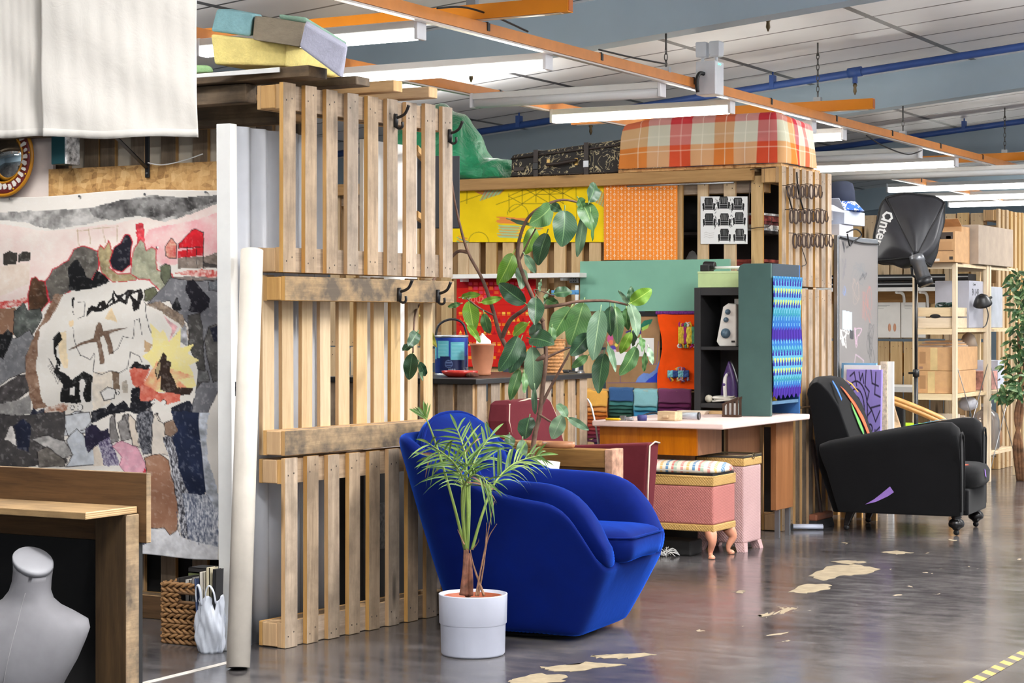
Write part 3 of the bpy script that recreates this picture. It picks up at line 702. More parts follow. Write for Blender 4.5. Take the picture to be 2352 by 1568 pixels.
ap([(15,440),(40,425),(60,412),(80,430),(105,425),(105,500),(20,505)],(62,58,54),.2); ap([(110,440),(140,420),(185,425),(188,480),(115,485)],(62,58,54),.2)
ap([(1085,410),(1130,370),(1160,330),(1180,318),(1240,340),(1247,430),(1090,440)],(205,30,42),.1,line=INK); ap([(1085,457),(1245,430),(1245,480),(1090,498)],(205,34,44),.1)
ap([(1010,430),(1040,380),(1075,410),(1080,500),(1040,500),(1015,490)],(226,200,170),.5,c2=(205,70,70),ns=8,line=INK)
ap([(1090,500),(1245,485),(1420,448),(1420,500),(1340,555),(1090,565)],(142,128,118),.25); ap([(1250,520),(1330,535),(1345,555),(1250,552)],(76,70,68),.1)
for x in (1140,1200,1245): art.line(A_([(x,430),(x+4,560)]),INK,1.0)
ap([(1050,592),(1250,565),(1415,572),(1412,608),(1250,612),(1120,602)],(204,70,62),1.0,c2=(236,205,196),ns=5); ap([(-20,735),(185,705),(185,740),(-20,785)],(206,70,66),1.0,c2=(236,214,204),ns=5)
ap([(-100,785),(100,768),(90,935),(-100,970)],(160,122,98),.3,c2=(128,96,76))
ap([(1045,612),(1410,610),(1420,700),(1240,680),(1050,680)],(150,132,122),.5,c2=(120,116,114))
ap([(180,700),(205,590),(230,580),(250,605),(290,610),(300,740),(230,830),(180,790)],(84,60,44),.25,line=RED,lw=2.2)
ap([(288,612),(330,540),(420,490),(450,430),(500,405),(560,430),(600,450),(600,560),(560,620),(420,692),(310,745)],(98,94,88),.3,line=RED,lw=2.2)
ap([(420,540),(450,500),(475,490),(500,530),(530,610),(560,625),(590,570),(640,600),(668,645),(600,690),(565,710),(550,746),(530,735),(510,690),(425,682)],(26,26,28),.08)
ap([(595,480),(610,415),(635,440),(655,388),(690,460),(698,490),(670,560),(720,600),(800,598),(845,620),(830,645),(690,652),(620,590)],(164,150,114),.25,line=RED,lw=1.8)
ap([(668,520),(700,430),(735,410),(760,358),(785,360),(802,400),(800,550),(740,590),(690,568)],(30,30,40),.06,line=RED,lw=2.4)
ap([(798,600),(818,450),(850,388),(875,410),(895,455),(930,435),(952,450),(960,580),(1050,600),(1082,672),(1000,722),(920,642),(850,635)],(166,166,142),.2,line=RED,lw=2.0)
ap([(980,560),(1010,540),(1042,550),(1045,610),(1080,660),(1020,685),(985,620)],(100,104,84),.2,line=INK); ap([(888,700),(950,680),(985,745),(900,772)],(106,108,84),.2,line=INK)
ap([(90,790),(115,765),(150,740),(175,790),(250,775),(262,832),(215,932),(120,985),(85,920)],(86,90,86),.3,line=INK)
ap([(-100,960),(60,952),(90,962),(150,930),(190,910),(215,960),(160,1080),(160,1165),(60,1200),(-100,1320)],(144,144,146),.5,c2=(110,110,114),line=INK)
ap([(-100,950),(20,930),(50,895),(85,930),(60,1000),(20,1088),(-100,1040)],(28,28,30),.1); ap([(-100,1320),(30,1240),(110,1185),(215,1180),(215,1275),(110,1345),(-100,1380)],(74,70,70),.3,line=INK)
ap([(-100,1380),(110,1345),(210,1310),(215,1425),(60,1450),(-100,1500)],(170,166,162),.5,c2=(120,118,118)); ap([(-100,1418),(75,1430),(70,1580),(-100,1580)],(58,56,56),.3)
ap([(340,700),(395,700),(300,860),(250,900),(235,1010),(255,1200),(320,1395),(230,1405),(160,1180),(160,1080),(215,950)],(160,130,110),.9,c2=(118,88,70),ns=10)
ap([(1050,620),(1180,640),(1400,618),(1418,900),(1405,1250),(1330,1500),(1200,1580),(1240,1370),(1232,1180),(1162,1040),(1158,900),(1050,770),(915,785)],(130,130,134),.6,c2=(100,100,106),ns=30,line=INK)
ap([(1160,850),(1235,832),(1262,1050),(1300,1230),(1240,1300),(1170,1190),(1162,1000)],(74,72,70),.25,line=INK); ap([(1285,910),(1392,880),(1412,1210),(1340,1252),(1262,1000)],(88,86,84),.3,line=INK); ap([(1225,1175),(1300,1180),(1320,1250),(1250,1260)],(104,104,104),.3,line=INK)
ap([(1143,690),(1150,640),(1190,628),(1228,670),(1250,690),(1298,740),(1292,790),(1240,832),(1165,822),(1182,770)],(28,26,34),.08); ap([(1062,800),(1092,738),(1126,815),(1080,832)],(30,30,34),.08); ap([(1350,730),(1390,698),(1418,710),(1418,930),(1370,890)],(34,36,50),.15)
ap([(1290,920),(1365,900),(1352,1000),(1322,1000)],(34,36,50),.1); ap([(1285,640),(1365,625),(1365,700),(1285,690)],(110,114,120),.2,line=INK)
ap([(390,702),(520,682),(680,655),(850,645),(900,772),(1000,862),(1100,1000),(1165,1040),(1235,1165),(1242,1350),(1100,1442),(600,1452),(400,1475),(290,1362),(230,1182),(230,1100),(262,980),(300,880)],(234,230,223),.35,c2=(226,220,210),ns=40)
ap([(905,790),(985,770),(1130,850),(1165,1000),(1100,900),(1000,830)],(170,150,130),.9,c2=(120,104,92),ns=6); ap([(1015,850),(1090,920),(1040,1020),(1060,930)],(228,178,180),.2); ap([(1050,1000),(1140,900),(1165,1040),(1100,1010)],(176,176,180),.4)
ap([(528,862),(530,800),(560,790),(592,800),(600,770),(640,758),(650,790),(685,745),(690,705),(720,730),(760,720),(780,698),(830,708),(870,688),(885,740),(862,820),(832,832),(820,770),(800,740),(790,798),(740,772),(700,790),(620,832),(560,818)],(30,27,27),.1)
for q in ([(600,800),(620,790),(615,812)],[(700,730),(720,755),(705,770)],[(745,740),(775,725),(770,770)],[(810,730),(850,715),(848,770)],[(655,800),(690,760),(690,780)]): ap(q,(232,228,222),.05)
ap([(436,732),(452,722),(444,800),(466,872),(440,800)],(34,32,34),.05); art.line(A_([(470,760),(510,760),(515,850),(480,860)]),INK,1)
ap([(655,880),(690,808),(738,900),(690,890)],(230,206,166),.1); ap([(425,870),(455,868),(450,910),(430,905)],(230,206,166),.1); ap([(365,940),(410,930),(420,1160),(400,1165),(360,1060)],(234,214,178),.1); ap([(900,1010),(945,1040),(930,1080),(900,1075)],(190,160,124),.1)
ap([(428,1050),(500,1010),(582,990),(600,912),(615,895),(632,905),(642,952),(700,945),(792,937),(682,968),(712,1090),(690,1098),(650,975),(622,985),(662,1150),(630,1156),(605,1012),(560,1008)],(124,100,84),.12,line=(92,74,62),lw=1.0)
ap([(330,960),(372,928),(386,980),(346,1030),(350,1082),(382,1120),(370,1172),(400,1190),(430,1212),(452,1240),(530,1193),(592,1230),(592,1382),(480,1392),(385,1372),(402,1262),(335,1180),(352,1120),(330,1060)],(28,28,28),.1)
for q in ([(500,1250),(530,1240),(550,1270),(535,1330),(555,1385),(530,1390),(515,1330),(510,1275)],[(450,1290),(480,1285),(485,1340),(455,1330)],[(360,1130),(375,1150),(362,1160)]): ap(q,(232,228,222),.05)
for k in range(9): art.line(A_([(300+8*k,1090+12*k),(320+7*k,1120+14*k),(300+9*k,1150+13*k)]),INK,1)
ap([(595,1200),(720,1195),(712,1400),(600,1452)],(232,221,205),.1); ap([(715,1200),(762,1212),(767,1320),(728,1312)],(124,104,86),.12); art.line(A_([(452,915),(470,1040),(500,1090),(560,1120),(585,1080),(590,1200),(650,1215),(700,1195),(760,1215),(810,1190),(820,1090),(870,1110),(890,1150)]),INK,1.2)
art.line(A_([(700,1090),(740,1060),(770,990),(830,1000),(840,890),(870,880),(885,980)]),INK,1.1); art.line(A_([(855,700),(905,790),(920,920),(950,990)]),INK,1.1)
ap([(650,1330),(690,1295),(740,1320),(738,1370),(670,1385)],(236,233,228),.03,line=INK,lw=1.8); ap([(780,1270),(810,1260),(820,1340),(785,1340)],(196,184,168),.2)
ap([(890,1110),(950,1060),(930,900),(985,965),(1010,940),(1040,1020),(1112,928),(1112,1050),(1202,1020),(1162,1082),(1242,1120),(1180,1152),(1240,1280),(1150,1302),(950,1332),(900,1292),(960,1180)],(244,230,146),.5,c2=(240,226,170),ns=20)
ap([(898,1292),(985,1130),(1000,1180),(1080,1180),(1222,1222),(1110,1240),(1205,1312),(1000,1302),(920,1352)],(238,150,116),.8,c2=(240,215,160),ns=14)
ap([(818,1200),(860,1170),(900,1172),(942,1190),(905,1280),(1000,1332),(1130,1310),(1150,1370),(1062,1402),(980,1372),(892,1422),(880,1340),(842,1282)],(204,84,66),.6,c2=(226,140,120),ns=10)
ap([(815,1190),(855,1145),(890,1165),(940,1165),(930,1195),(850,1185)],(34,32,34),.1)
ap([(1000,1112),(1014,1080),(1032,1098),(1030,1130),(1066,1140),(1062,1200),(1112,1292),(1225,1290),(1210,1330),(1150,1335),(1000,1312),(1012,1220),(985,1252),(970,1200),(990,1142)],(58,44,38),.15); ap([(975,1180),(1000,1140),(1000,1180),(985,1240)],(190,170,130),.1)
ap([(100,1580),(160,1462),(200,1442),(225,1392),(250,1420),(300,1400),(330,1480),(400,1420),(425,1480),(425,1580)],(44,46,60),.3); ap([(305,1392),(440,1380),(432,1432),(340,1440),(330,1520),(300,1500)],(150,92,66),.8,c2=(230,222,212),ns=6)
ap([(420,1470),(480,1440),(560,1450),(598,1500),(590,1580),(420,1580)],(205,208,212),.15,line=INK)
ap([(585,1450),(640,1430),(690,1432),(720,1395),(745,1420),(790,1385),(835,1432),(835,1310),(880,1300),(890,1390),(930,1385),(985,1375),(960,1440),(900,1470),(830,1450),(700,1480),(600,1520)],(30,30,36),.15)
ap([(1095,1420),(1150,1385),(1210,1370),(1250,1400),(1260,1580),(1150,1580),(1140,1480)],(34,36,48),.15); ap([(880,1480),(960,1420),(985,1450),(985,1580),(880,1580)],(44,44,50),1.0,c2=(215,210,205),ns=6); ap([(985,1470),(1010,1455),(1060,1540),(1060,1580),(990,1580)],(225,214,200),.08,line=INK)
ap([(1060,1520),(1120,1490),(1155,1560),(1150,1580),(1060,1580)],(150,128,110),.12); ap([(720,1490),(745,1470),(760,1580),(715,1580)],(128,124,122),.2,line=INK); ap([(790,1480),(830,1465),(850,1580),(780,1580)],(136,132,132),.2,line=INK)
for x,y,r in ((520,1420,9),(470,1415,6),(962,440,4),(1040,1390,8),(970,1390,6),(755,1340,5)):
    art.ell(x/2.6133,400+y/2.6133,r*.8,r,INK); art.ell(x/2.6133,400+y/2.6133,r*.8-1.3,r-1.3,(234,231,226))
bp([(-120,-4),(410,-4),(405,310),(-120,320)],(88,84,82),.4,c2=(60,58,60)); bp([(410,20),(560,10),(575,70),(540,112),(500,122),(432,152),(410,92)],(206,209,213),.1,line=INK)
bp([(40,150),(75,60),(90,60),(120,180),(70,150)],(216,210,205),.15); bp([(100,60),(160,20),(207,60),(200,225),(128,200)],(36,40,58),.2); bp([(215,150),(300,130),(405,170),(448,262),(380,282),(300,205)],(168,165,162),.3,line=INK)
bp([(245,225),(300,198),(392,290),(390,330),(245,320)],(112,106,100),.3,line=INK); bp([(415,170),(440,140),(482,108),(532,160),(545,220),(582,235),(582,330),(395,330),(445,262)],(204,209,216),.1,line=INK,lw=1.6)
bp([(575,228),(612,222),(642,340),(575,340)],(226,212,196),.1); bp([(538,112),(580,85),(605,95),(640,132),(690,118),(692,182),(622,202),(540,262),(530,220)],(42,38,58),.15); bp([(618,200),(692,170),(742,340),(640,340)],(74,64,98),1.0,c2=(190,184,200),ns=4,sx=3)
bp([(695,60),(715,35),(725,70),(747,190),(700,205)],(130,126,124),.2,line=INK); bp([(745,80),(765,70),(778,28),(795,80),(822,182),(760,192)],(138,134,132),.2,line=INK); bp([(805,50),(818,30),(852,70),(862,232),(825,222)],(224,210,193),.08,line=INK)
bp([(858,30),(900,10),(952,8),(972,152),(932,260),(880,272),(862,200)],(40,42,50),.9,c2=(150,150,156),ns=5,sx=2); bp([(955,60),(975,18),(990,60),(1030,80),(1042,262),(930,272)],(226,216,204),.06,line=INK)
bp([(1030,72),(1090,48),(1127,112),(1072,152),(1030,142)],(150,124,106),.12,line=INK)
bp([(1068,-4),(1270,-4),(1272,260),(1262,452),(1232,522),(1150,482),(1108,352),(1080,152),(1122,112)],(44,54,84),.4,c2=(30,36,56),ns=30); bp([(1258,-4),(1320,-4),(1292,200),(1292,262),(1332,502),(1340,802),(1262,792)],(192,197,206),.3)
bp([(1012,162),(1050,148),(1082,152),(1112,352),(1182,562),(1285,752),(1200,760),(1120,742),(1078,562),(1058,332)],(46,46,54),1.0,c2=(214,214,220),ns=6,sx=2.6); bp([(1108,482),(1262,482),(1334,602),(1338,812),(1180,780),(1140,640)],(228,229,234),1.0,c2=(96,104,126),ns=7,sx=4.0)
bp([(800,800),(880,690),(1080,690),(1120,745),(1340,790),(1340,880),(800,880)],(236,236,240),.12); bp([(800,428),(862,545),(872,682),(895,802),(862,825),(800,830)],(46,47,62),.3,c2=(90,92,104))
bp([(703,222),(735,200),(770,193),(820,220),(852,237),(892,332),(882,422),(862,442),(857,532),(812,430),(735,332),(752,292)],(224,168,184),.1,line=(150,90,110)); bp([(886,350),(912,370),(892,422),(864,455),(860,535),(812,440),(856,470),(862,430)],(214,58,76),.1)
bp([(884,288),(930,270),(982,263),(1042,292),(1062,402),(1082,562),(1088,702),(1042,740),(1000,700),(960,712),(892,702),(858,602),(864,422),(906,412)],(152,106,82),.5,c2=(176,136,112),ns=24,line=INK)
for q in ([(1075,600),(1110,740)],[(1130,560),(1165,760)],[(1180,600),(1230,780)],[(1100,640),(1140,745)]): art.line(B_(q),(60,66,90),1.0)
art.blend(np.clip((vnoise(art.X,art.Y,7,77,3)-.62)*2.0,0,.22),(240,238,234))
def cvplace(px,py):
    u=(px+40)/592; v=(py-432)/860
    xr=548-30*v+10*math.sin(v*9)*max(0,v-.35)-14*math.exp(-((v-.63)/.1) ** 2)
    yt=452-20*u+4*math.sin(u*8); yb=1278+8*math.sin(u*7+1)
    p=onY(-40+(xr+40)*u,yt+(yb-yt)*v,WY-.045)
    p.y += .010*math.sin(u*17+v*3)*v+.006*math.sin(u*9+v*14)+.004*math.sin(v*40+u*6)
    return p
cvm=vcol('painted_canvas',.75,.2,.25)
cv=art.build('painted_canvas',cvplace,cvm,None,.002); tag(cv,'large unstretched canvas painted with a clock and dark crowds, hung on the booth wall','painting')
m=MB()
for px in (20,180,330,470): p=onY(px,452-20*(px+40)/592,WY-.062); m.lathe([(.006,0),(.004,.01)],8,p+Vector((0,.005,-.012)),R=Matrix.Rotation(-PI/2,3,'X'))
m.build('pin',STEEL,cv)
WB=thing('workbench','dark-stained wooden workbench with a raised back board, at bottom left','workbench',(-4.1,4.8,0))
PLYE=NT('plywood_edge'); _s=PLYE.n('ShaderNodeSeparateXYZ',Vector=PLYE.coord('Object')); PLYE.set('Base Color',PLYE.ramp(PLYE.math('FRACT',PLYE.math('MULTIPLY',_s.outputs[2],160)),[(.2,rgb((150,118,80))),(.6,rgb((206,172,128)))])); PLYE.set('Roughness',.6)
WTOP=wood('bench_top_ply',(128,104,78),(184,156,120),'x',stain=.35)
c0=onZ(197,1177,.80); c1=onZ(329,1163,.80)
LY=c1.y-.062
l0=onY(218,1300,LY); l1=onY(291,1300,LY)
m=MB(); m.bb((-5.6,c0.y,.778),(c0.x,c1.y,.80),ms=[0,0,0,1,0,0]); m.build('bench_top',[WTOP,PLYE.m],WB,bevel=.002,seg=1)
m=MB(); m.bb((-5.6,c1.y+.002,.685),(l1.x+.028,c1.y+.024,.905),ms=[0,1,0,1,0,0]); m.build('back_board',[WDK,WST],WB,bevel=.002,seg=1)
m=MB(); m.bb((l0.x,LY,0),(l1.x,c1.y,.777),ms=[0,0,0,1,0,0]); m.build('leg',[WDKZ,WST],WB,bevel=.003,seg=1)
m=MB(); m.bb((-5.1,LY,0),(-5.0,c1.y,.777)); m.build('leg',[WDKZ],WB,bevel=.003,seg=1)
m=MB(); m.bb((-5.6,c1.y+.002,0.02),(l1.x-.004,c1.y+.02,.684)); m.build('back_panel',BLKM,WB)
BU=onD(55,1500,6.16); t=thing('dressmaker_bust','grey-white dressmaker bust without stand, on the floor under the workbench','mannequin',(BU.x,BU.y,0))
bc=Vector((BU.x,BU.y,0)); fr=frame(bc,(RX,RY,0),(FX,FY,0),(0,0,1)); m=MB(fr)
rings=[]
for z,rx,ry_,cx,cy in ((.0,.135,.10,-.05,0),(.06,.15,.11,-.05,0),(.16,.14,.105,-.045,0),(.22,.142,.11,-.04,-.005),(.28,.163,.122,-.03,-.012),(.34,.185,.128,-.018,-.012),(.40,.2,.118,-.008,-.004),(.435,.204,.106,0,.0),(.462,.195,.095,.002,.005),(.485,.15,.082,.004,.01),(.505,.105,.072,.006,.014),(.525,.078,.064,.01,.014),(.55,.064,.060,.016,.012),(.58,.060,.058,.022,.01),(.61,.0605,.058,.026,.008)):
    rings.append([(cx+rx*math.copysign(abs(math.cos(a)) ** .9,math.cos(a)),cy+ry_*math.sin(a),z) for a in np.linspace(0,2*PI,40,endpoint=False)])
tilt=lambda x,y=0: .645-.28*x+.5*y
rings.append([(.026+.061*math.cos(a),.008+.058*math.sin(a),tilt(.026+.061*math.cos(a),.058*math.sin(a))) for a in np.linspace(0,2*PI,40,endpoint=False)])
m.loft(rings); m.build('torso',plain('primed_canvas_grey',(112,111,115),.85,var=.1,scale=5),t)
m=MB(fr); m.loft([[(.026+s*.0625*math.cos(a),.008+s*.0595*math.sin(a),tilt(.026+s*.0625*math.cos(a),s*.0595*math.sin(a))+h) for a in np.linspace(0,2*PI,40,endpoint=False)] for s,h in ((1,-.006),(1,.006),(.94,.010),(.2,.012))]); m.build('neck_cap',plain('pale_neck_cap',(138,138,143),.5,var=.04),t)
m=MB(fr); pts=[]
for z,ry_,cx,cy in ((.06,.11,-.05,0),(.16,.105,-.045,0),(.22,.11,-.04,-.005),(.28,.122,-.03,-.012),(.34,.128,-.018,-.012),(.40,.118,-.008,-.004),(.462,.095,.002,.005),(.505,.072,.006,.014),(.55,.060,.016,.012)): pts.append((cx,cy-ry_-.0005,z))
m.tube(spline(pts,30),.0012,5); m.build('seam',plain('seam_thread',(130,128,130),.8,var=0),t)
bx0,bx1,by0,by1,bz=-5.462,-5.18,6.782,7.04,.262
t=thing('wicker_basket','rectangular braided wicker basket holding books, beside the cardboard tube','basket',(bx0,by0,0))
WK=wood('braided_rush',(112,82,56),(168,130,92),'x',fine=1.4,var=.2,knots=False); m=MB()
def perim(s,r=0.0):
    w,d=bx1-bx0,by1-by0; L=2*(w+d); s=(s % 1)*L
    if s < w: return Vector((bx0+s,by0,0)),Vector((0,-1,0))
    if s < w+d: return Vector((bx1,by0+s-w,0)),Vector((1,0,0))
    if s < 2*w+d: return Vector((bx1-(s-w-d),by1,0)),Vector((0,1,0))
    return Vector((bx0,by1-(s-2*w-d),0)),Vector((-1,0,0))
NRW=12; hx0,hx1=bx0+.095,bx1-.07
for r in range(NRW):
    z=.012+r*(bz-.02)/(NRW-1)
    for h in (0,PI):
        path=[]; sgn=1 if r % 2 else -1
        for k in range(261):
            s=k/260; p,n=perim(s); a=sgn*k*2*PI/17+h+r
            q=p+n*(.0075*math.cos(a))+Vector((0,0,z+.0065*math.sin(a)))
            if r in (8,9) and n.y <-.5 and hx0 < p.x < hx1:
                if len(path) > 1: m.tube(path,.0072,6)
                path=[]
            else: path.append(q)
        if len(path) > 1: m.tube(path,.0072,6)
m.build('woven_body',WK,t)
m=MB(); m.tube([(hx0-.005,by0-.003,.012+7.7*(bz-.02)/11),(hx0-.005,by0-.003,.012+9.6*(bz-.02)/11),(hx1+.005,by0-.003,.012+9.6*(bz-.02)/11),(hx1+.005,by0-.003,.012+7.7*(bz-.02)/11)],.009,6,closed=True); m.build('handle_hole_rim',WK,t)
m=MB(); m.bb((bx0+.012,by0+.012,.004),(bx1-.012,by1-.012,.012)); m.build('base',WK,t)
def book(c,size,col,label,R=None,group='books in the wicker basket',cat='book'):
    w,d,h=size; T=Matrix.Translation(c) @ (R.to_4x4() if R is not None else Matrix.Identity(4))
    t=thing('book',label,cat,c,group=group); m=MB(T)
    m.box((0,0,h/2),(w*.8,d-.008,h-.006)); m.build('page_block',PAPER,t)
    m=MB(T)
    m.box((-w/2+w*.06,0,h/2),(w*.12,d,h)); m.box((w/2-w*.06,0,h/2),(w*.12,d,h)); m.box((0,-d/2+.002,h/2),(w,.004,h)); m.build('cover',plain('cover_%d_%d_%d' % col,col,.5,var=.05),t)
RXm=lambda a: Matrix.Rotation(a,3,'Y')
for i,(x,y,sz,col,lb,tl) in enumerate(((-5.405,6.87,(.016,.14,.25),(120,118,112),'thin grey book upright in the basket, leftmost of the upright ones',-.05),(-5.38,6.87,(.014,.15,.27),(60,58,58),'thin black-covered book in the basket beside the grey one',-.03),
        (-5.352,6.88,(.024,.14,.262),(206,202,196),'white-covered book in the middle of the basket',.0),(-5.318,6.87,(.018,.14,.275),(150,148,146),'light grey book in the basket, right of the white one',.03),(-5.29,6.88,(.02,.14,.268),(44,44,48),'dark book at the right of the basket row',.02),(-5.262,6.88,(.016,.14,.29),(214,212,208),'pale tall book last in the basket row',.04))):
    book((x,y,.013),sz,col,lb,RXm(tl))
book((-5.44,6.98,.2785),(.02,.1,.17),(108,116,74),'green-covered book lying across the back left of the basket',Matrix.Rotation(PI/2,3,'Y')); book((-5.44,6.98,.301),(.02,.1,.19),(48,46,46),'black-and-white book lying on the green-covered book',Matrix.Rotation(PI/2,3,'Y'))
BAGM=plain('thin_white_polythene',(226,232,244),.3,var=.03,trans=.25); bc=Vector((-5.135,6.69,0))
def bag(u,v):
    a=u*2*PI; r=1+.10*math.sin(3*a+7*v)+.07*math.sin(7*a-9*v)+.04*math.sin(13*a+15*v)
    z=.23*v; s=.055*(.86+.25*math.sin(PI*min(1,v*1.1)))
    return bc+Vector((s*r*math.cos(a),s*1.0*r*math.sin(a),z+.012*math.sin(4*a)*v))
t=thing('carrier_bag','thin white plastic carrier bag full of books, right of the wicker basket','bag',bc)
m=MB(); m.grid(bag,60,22); m.build('bag_body',BAGM,t,solid=.0008)
for sx in (-1,1):
    m=MB(); pts=[bc+Vector((sx*.050,-.03,.21)),bc+Vector((sx*.046,-.04,.26)),bc+Vector((sx*.03,-.048,.285)),bc+Vector((sx*.014,-.05,.26)),bc+Vector((sx*.01,-.048,.2))]; m.tube(spline(pts,14),.006,6,flat=.4); m.build('bag_handle',BAGM,t)
for x,y,sz,col,lb,tl in ((-.038,.0,(.014,.06,.30),(70,84,120),'slim blue-grey book standing in the carrier bag',-.06),(-.016,.0,(.02,.06,.33),(214,208,196),'thick cream book standing in the carrier bag',-.03),(.008,.0,(.018,.06,.35),(206,196,168),'beige book standing tallest in the carrier bag',.0),(.030,.0,(.014,.055,.345),(40,40,42),'black book standing at the right of the carrier bag',.03)):
    book(bc+Vector((x,y,.006)),sz,col,lb,RXm(tl),'books in the carrier bag')
def velvet(name,c,tint,w=.6):
    t=NT(name); v=t.coord('Object'); n=t.noise(v,5,5,.6); n2=t.noise(v,30,4)
    t.set('Base Color',t.ramp(n,[(.3,tuple(lin(x)*.75 for x in c)+(1,)),(.7,rgb(c))])); t.set('Roughness',.85); t.set('Specular IOR Level',.12)
    t.set('Sheen Weight',w); t.set('Sheen Roughness',.32); t.set('Sheen Tint',rgb(tint)); t.bump(t.math('ADD',n2,n),.12,.006)
    return t.m
VEL=velvet('royal_blue_velvet',(0,23,98),(40,110,255),1.0)
CH=Matrix.Translation((-4.235,7.93,0)) @ Matrix.Rotation(math.radians(5),4,'Z')
bc=thing('velvet_armchair','royal blue velvet tub armchair with tufted back, behind the potted palm','armchair',(-4.235,7.93,0),math.radians(5))
def interp(T,x):
    if x <= T[0][0]: return T[0][1]
    for (a,p),(b,q) in zip(T,T[1:]):
        if x <= b: return p+(q-p)*(x-a)/(b-a)
    return T[-1][1]
def rrect(a,x0,x1,hy,eb,ef):
    c,s=math.cos(a),math.sin(a); cx=(x0+x1)/2; hx=(x1-x0)/2; e=ef if c > 0 else eb
    k=(abs(c) ** e+abs(s) ** e) ** (-1/e)
    return cx+hx*c*k,hy*s*k
HT=[(-.55,.86),(-.45,.83),(-.3,.725),(-.08,.64),(.09,.605),(.25,.585),(.33,.55),(.385,.468),(.425,.40),(.455,.325),(.6,.318)]
NA=96; rings=[]
def shell(v,w=0.0,dz=0.0):
    R=[]
    for k in range(NA):
        a=2*PI*k/NA
        bx,by=rrect(a,-.325,.30,.33,3.6,9.0); rx,ry_=rrect(a,-.57,.465,.475,4.6,8.0)
        h=interp(HT,rx); zz=h*v
        f=v ** .88
        x=bx+(rx-bx)*f; y=by+(ry_-by)*f
        L=math.hypot(x,y); x -= x/L*w; y -= y/L*w
        R.append((x,y,max(.012,zz+dz)))
    return R
for v in np.linspace(0.0,1,12): rings.append(shell(v))
for w,dz in ((.012,.018),(.035,.026),(.058,.016),(.07,-.01)): rings.append(shell(1,w,dz))
for v in (.9,.75,.6): rings.append(shell(v,.075,0))
m=MB(CH); m.loft(rings,cap=True); m.build('shell',VEL,bc,sub=1)
m=MB(CH); m.lathe([(.24,.0),(.26,.012)],32); m.build('base_plate',BLKM,bc)
AT_=[(-.45,.70),(-.2,.70),(.1,.69),(.22,.685),(.33,.635),(.41,.54),(.455,.43)]
for sy in (-1,1):
    rings=[]
    for x in [-.40,-.3,-.2,-.1,0,.1,.18,.25,.32,.38,.42,.45,.47]:
        top=interp(AT_,x) ; bot=.33; e=1.0 if x < .45 else .8
        yc=sy*(.30+.02*min(1,(x+.4)*2)); hw=.072*e; R=[]
        for k in range(20):
            a=2*PI*k/20; cy,cz=math.cos(a),math.sin(a)
            q=(abs(cy) ** 3+abs(cz) ** 3) ** (-1/3)
            R.append((x,yc+hw*cy*q+sy*.022*(cz*q),(top+bot)/2+(top-bot)/2*cz*q))
        rings.append(R)
    m=MB(CH); m.loft(rings); m.build('arm_cushion',VEL,bc,sub=1)
def bump_(y,z,cy,cz,s): return math.exp(-((y-cy) ** 2+(z-cz) ** 2)/s)
def backc(side):
    def fn(u,v):
        a=u*2*PI; r=v
        q=(abs(math.cos(a)) ** 2.5+abs(math.sin(a)) ** 2.5) ** (-1/2.5)
        y=.40*r*math.cos(a)*q; z=.29*r*math.sin(a)*q
        t=.115*(1-r ** 3.2) ** .55
        if side > 0: t=t-.075*sum(bump_(y,z,a_,b_,.0022) for a_,b_ in ((0.0,.03),(-.16,.03),(.16,.03)))*(1-r) ** .2+.006*math.cos(a*16)*(1-r)*r*4*r
        x=-.36+side*t-.30*z
        return CH @ Vector((x,y,.675+z))
    return fn
m=MB()
for sd in (1,-1): m.grid(backc(sd),64,18)
bk=m.build('back_cushion',VEL,bc)
m=MB(CH)
for a_,b_ in ((0.0,.03),(-.16,.03),(.16,.03)): m.lathe([(.0,.01),(.012,.008),(.016,0)],14,(-.36+.115-.062-.009,a_,.705),R=Matrix.Rotation(PI/2,3,'Y'))
m.build('tufting_button',VEL,bk)
m=MB(CH); pts=[]
for k in range(64):
    a=2*PI*k/64; q=(abs(math.cos(a)) ** 2.5+abs(math.sin(a)) ** 2.5) ** (-1/2.5); z=.29*math.sin(a)*q; pts.append((-.36-.30*z,.402*math.cos(a)*q,.675+z))
m.tube(pts,.008,6,closed=True); m.build('piping',VEL,bk)
m=MB(CH); rings=[]
for z,g in ((.325,.03),(.34,.005),(.40,-.008),(.44,-.004),(.462,.02),(.474,.07),(.482,.16)):
    R=[]
    for k in range(48):
        a=2*PI*k/48; x,y=rrect(a,-.34+g,.515-g,.235+.065*min(1,max(0,(math.cos(a)-.75)*8))-g,6,9); R.append((x,y,z+.012*(1-abs(y)/.3)-.02*max(0,-x)))
    rings.append(R)
m.loft(rings); sc_=m.build('seat_cushion',VEL,bc,sub=1)
m=MB(CH); m.tube([(rrect(2*PI*k/60,-.34,.520,.235+.065*min(1,max(0,(math.cos(2*PI*k/60)-.75)*8)),6,9)+(.447,)) for k in range(60)],.005,6,closed=True); m.build('piping',VEL,sc_)
pc=Vector((-4.145,7.173,0)); PD=8.283
t=thing('potted_palm','young palm in a lilac-white plastic pot on the floor before the blue armchair','potted plant',pc)
POT=plain('lilac_white_plastic',(198,202,218),.45,var=.015)
m=MB(); m.lathe([(.0,.002),(.128,.002),(.133,.01),(.1355,.128),(.137,.13),(.1405,.134),(.143,.25),(.1435,.253),(.137,.254),(.135,.2),(.0,.2)],64,pc); m.build('cover_pot',POT,t)
m=MB(); m.lathe([(.0,.2),(.118,.2),(.122,.242),(.126,.242),(.126,.2)],40,pc); m.build('inner_pot',plain('terracotta_plastic',(160,82,52),.6,var=.05),t)
m=MB(); m.lathe([(.0,.222),(.08,.226),(.119,.216)],32,pc,cap=False); m.build('soil',plain('potting_soil',(58,40,32),.95,var=.3,scale=80,bump=.6),t)
